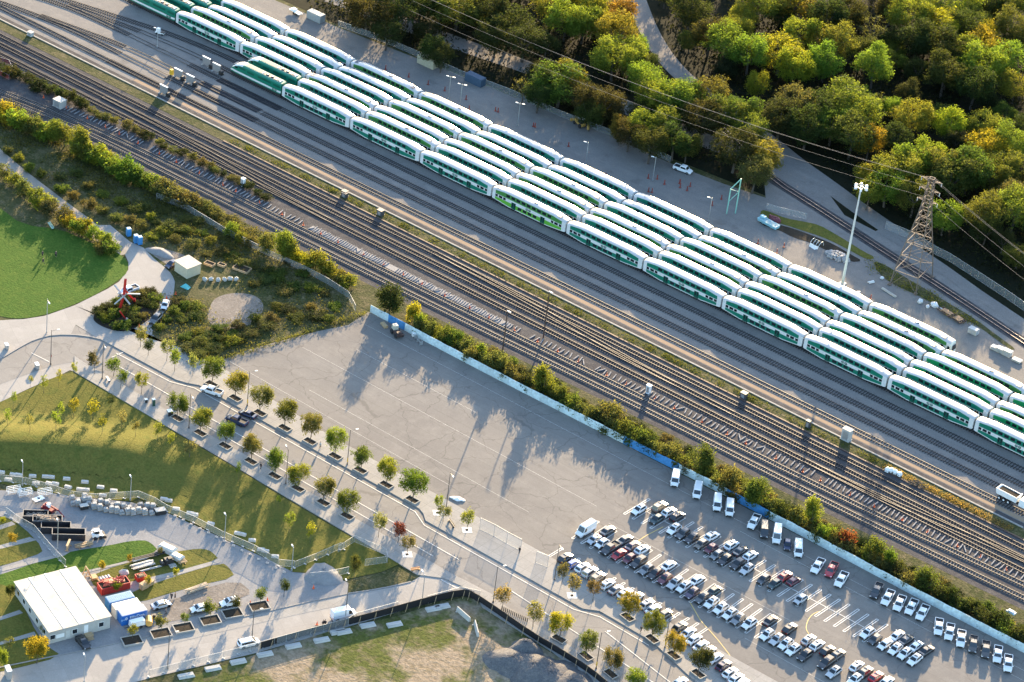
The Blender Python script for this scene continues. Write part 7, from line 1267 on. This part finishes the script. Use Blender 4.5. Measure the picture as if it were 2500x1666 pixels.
m = MB(); [m.tube((q, -.5, .75), (q, .5, .75), .3, n=10) for q in (-1.2, -.5, .2, .9)]; m.box((0, 0, .2), (3.2, 1.2, .3), 1); mass('bag_row', m, [flat('grey bags', (.42, .42, .43), .7), WOOD], 'row of grey rolls on a pallet behind the red bin', 'rolls', (*[(99.18,-199.63)][0], .1), cA)
def rack(x, y, lb): 
    t = thing('steel_rack', lb, 'rack', (x, y, .1), R(62), 'steel racks by the mesh fence'); m = MB(); [m.beam((a_, b_, 0), (a_, b_, 1.4), .08, .08) for a_ in (-1.6, 0, 1.6) for b_ in (-.6, .6)]; put('frame', m.mesh('rack_frame', WHT), t); m = MB(); [m.box((0, b_, z), (3.3, .1, .1), 0) for b_ in (-.6, 0, .6) for z in (.4, 1.35)]; put('shelf', m.mesh('rack_shelf', WHT), t)
for (x, y), lb in zip([(61.22,-190.78),(63.66,-189.60),(66.77,-186.34)], ('white steel rack, leftmost by the mesh fence', 'white steel rack next to the leftmost one', 'small pale rack behind the white table top')): rack(x, y, lb)
m = MB(); m.box((0, 0, .8), (2.6, 1.5, .12), 0); [m.box((a_, b_, .38), (.1, .1, .76), 1) for a_ in (-1.1, 1.1) for b_ in (-.6, .6)]; m.box((.1, 0, .9), (.6, .2, .06), 1); m.box((.1, .1, .9), (.2, .7, .06), 1); mass('work_table', m, [WHT, DARKM], 'white table top with a dark mark behind the red lift', 'table', (*[(67.71,-189.33)][0], .1), R(80))
# gravel heap by the fence and the spoil heaps on the site
def mound_heap(x, y, r, h, mat, label, ang=0, seed=0, name='gravel_heap'):
    rn = random.Random(seed); m = MB(); n, k = 26, 7; o = []
    for j in range(k + 1):
        u = j / k
        for i in range(n):
            a_ = 6.283 * i / n; q = (1 - u) * (1 + .12 * math.sin(3 * a_ + seed) + rn.uniform(-.05, .05)); o.append((r[0] * q * math.cos(a_), r[1] * q * math.sin(a_), h * (1 - (1 - u) ** 1.6) * (1 + rn.uniform(-.06, .06))))
    m.v = o
    for j in range(k):
        for i in range(n): m.f.append([j * n + i, j * n + (i + 1) % n, (j + 1) * n + (i + 1) % n, (j + 1) * n + i]); m.m.append(0)
    mass(name, m, mat, label, 'heap', (x, y, .08), ang, smooth=True)
mound_heap(*[(132.00,-162.99)][0], (4.4, 4.0), 1.7, GRAV, 'rounded grey gravel heap by the mesh fence at the lawn tip', 0, 1)
SPO = ground_mat('dark spoil', (.12, .117, .116), (.095, .092, .094), (.17, .155, .14), .2, .7, 2.5, .95, speck=.35, bmp=.6)
for (x, y), r, h, lb, sd in zip([(181.91,-157.13),(181.19,-151.17),(186.90,-155.75),(191.27,-154.97),(196.17,-154.36)], ((6, 5.5), (4.0, 3.6), (7, 6.2), (6.5, 7), (7, 6)), (1.9, 2.2, 2.3, 1.8, 2.0), ('dark spoil heap, leftmost on the building site', 'small dark spoil heap closest to the black fence', 'largest grey spoil heap on the building site', 'spoil heap at the bottom edge with a pale side', 'spoil heap at the bottom edge beside the black fence'), range(5)): mound_heap(x, y, r, h, SPO, lb, sd, sd + 3, 'spoil_heap')
mound_heap(*[(9.95,-88.16)][0], (4.2, 2.0), .9, GRAV, 'low grey gravel heap behind the portable toilets', .2, 9)
# ---------------------------------------------------------------- people
SKIN = flat('skin', (.42, .26, .19), .6)
def person(x, y, ang, label, top, legs, hair=(.03, .02, .015), stride=.25, z=.15, arms=.12):
    """one continuous skinned body; hair, jacket and trousers are its children"""
    t = thing('person', label, 'person', (x, y, z), ang)
    s = stride
    def skin(name, verts, edges, mat, lvl=1):
        me = bpy.data.meshes.new(name); me.from_pydata([v[:3] for v in verts], edges, []); me.materials.append(mat); o = put(name, me, t)
        md = o.modifiers.new('skin', 'SKIN'); lay = me.skin_vertices[0].data
        for i, v in enumerate(verts): lay[i].radius = (v[3], v[4] if len(v) > 4 else v[3])
        lay[0].use_root = True; md.use_smooth_shade = True; o.modifiers.new('subd', 'SUBSURF').levels = lvl; return o
    V = [(0, 0, .96, .14, .17), (0, 0, 1.18, .125, .16), (0, 0, 1.40, .12, .19), (.01, 0, 1.50, .06), (.02, 0, 1.60, .075), (.03, 0, 1.70, .095), (.02, 0, 1.78, .06),
         (0, .2, 1.42, .06), (-.04, .27, 1.15, .048), (.08 + arms, .27, .92, .038), (.12 + arms, .265, .84, .035), (0, -.2, 1.42, .06), (.04, -.27, 1.15, .048), (.12 - arms, -.27, .92, .038), (.15 - arms, -.265, .84, .035),
         (0, .1, .90, .105), (s * .5 + .02, .1, .50, .07), (s * .75, .1, .09, .05), (s * .75 + .16, .1, .04, .04), (0, -.1, .90, .105), (-s * .35 + .03, -.1, .50, .07), (-s * .95, -.1, .10, .05), (-s * .95 + .15, -.1, .04, .04)]
    E = [(0, 1), (1, 2), (2, 3), (3, 4), (4, 5), (5, 6), (2, 7), (7, 8), (8, 9), (9, 10), (2, 11), (11, 12), (12, 13), (13, 14), (0, 15), (15, 16), (16, 17), (17, 18), (0, 19), (19, 20), (20, 21), (21, 22)]
    skin('body', V, E, SKIN)
    g = .022
    def grow(idx): return [(*V[i][:3], *[q + g for q in V[i][3:]]) for i in idx]
    skin('jacket', grow([0, 1, 2, 7, 8, 9, 11, 12, 13]), [(0, 1), (1, 2), (2, 3), (3, 4), (4, 5), (2, 6), (6, 7), (7, 8)], flat('jacket', top, .8))
    skin('trousers', [(*V[0][:3], .15, .178)] + grow([15, 16, 17, 19, 20, 21]), [(0, 1), (1, 2), (2, 3), (0, 4), (4, 5), (5, 6)], flat('trousers', legs, .8))
    m = MB(); m.ball((.0, 0, 1.76), (.115, .10, .085), 0, 10, 6); put('hair', m.mesh('hair', flat('hair', hair, .7), True), t); return t
BK_, DK_, WH_ = (.015, .015, .018), (.03, .03, .035), (.6, .6, .58)
pp = [(-9.01,-112.56),(-6.68,-109.98),(-6.39,-114.87),(98.46,-125.48)] + [(94.46,-142.47)] + [(158.36,-123.96),(195.90,-127.45)] + [(114.18,-194.02),(114.60,-193.26),(117.29,-199.07)] + [(144.26,-177.20),(144.48,-176.75)]
PD = [('person in dark clothes standing on the round lawn, farthest left', BK_, DK_, .1, .12), ('person in dark clothes with a light cap on the round lawn', BK_, BK_, .1, .12), ('person in black walking on the round lawn nearest the plaza', BK_, DK_, .5, .12), ('person in a white top on the lot-side pavement between street trees', WH_, DK_, .3, .22), ('person in black on the lawn-side pavement between two tree pits', BK_, BK_, .3, .22),
      ('person in black walking past the open mesh gate of the lot', BK_, BK_, .6, .22), ('person in dark clothes on the pavement between trees by the parked row', DK_, BK_, .3, .22), ('person in dark jacket on the grass edge, left one of two', BK_, DK_, .15, .12), ('person in brown jacket on the grass edge, right one of two', (.16, .09, .05), DK_, .15, .12), ('person in grey crouched beside the silver saloon on the dirt', (.12, .12, .13), BK_, .4, .1), ('person in dark clothes at the rear of the white van, left of two', BK_, DK_, .2, .12), ('person in dark clothes at the rear of the white van, right of two', DK_, BK_, .2, .12)]
for (x, y), (lb, a_, b_, s_, z_) in zip(pp, PD): person(x, y, rnd.uniform(0, 6.28), lb, a_, b_, stride=s_, z=z_)
for (x, y), lb in zip([(142.98,-177.75),(143.73,-178.50)] + [(127.63,-182.78),(129.46,-179.12),(133.74,-168.32)] + [(27.11,-100.37),(27.10,-103.80),(31.75,-118.67)], ('upper orange cone behind the white van', 'lower orange cone behind the white van', 'orange cone at the end of the dirt strip', 'orange cone right of the shrub in the planter', 'orange cone in front of the gravel heap', 'orange cone at the field edge below the shed', 'orange cone above the white hatchback', 'orange cone at the tip of the planted island')): mass('traffic_cone', cm, None, lb, 'traffic cone', (x, y, .12))
m = MB(); m.prism([(0, 0), (2.2, .3), (2.0, 1.5), (.2, 1.2)], 0, .5); m.box((1.0, .7, .62), (1.4, .7, .25), 0, .2); mass('white_skip', m, [flat('pale blue lid', (.45, .55, .58), .5)], 'pale blue flat box half hidden in the dark hedge at the right', 'box', (*[(252.71,-61.12)][0], 1.6), R(-15))
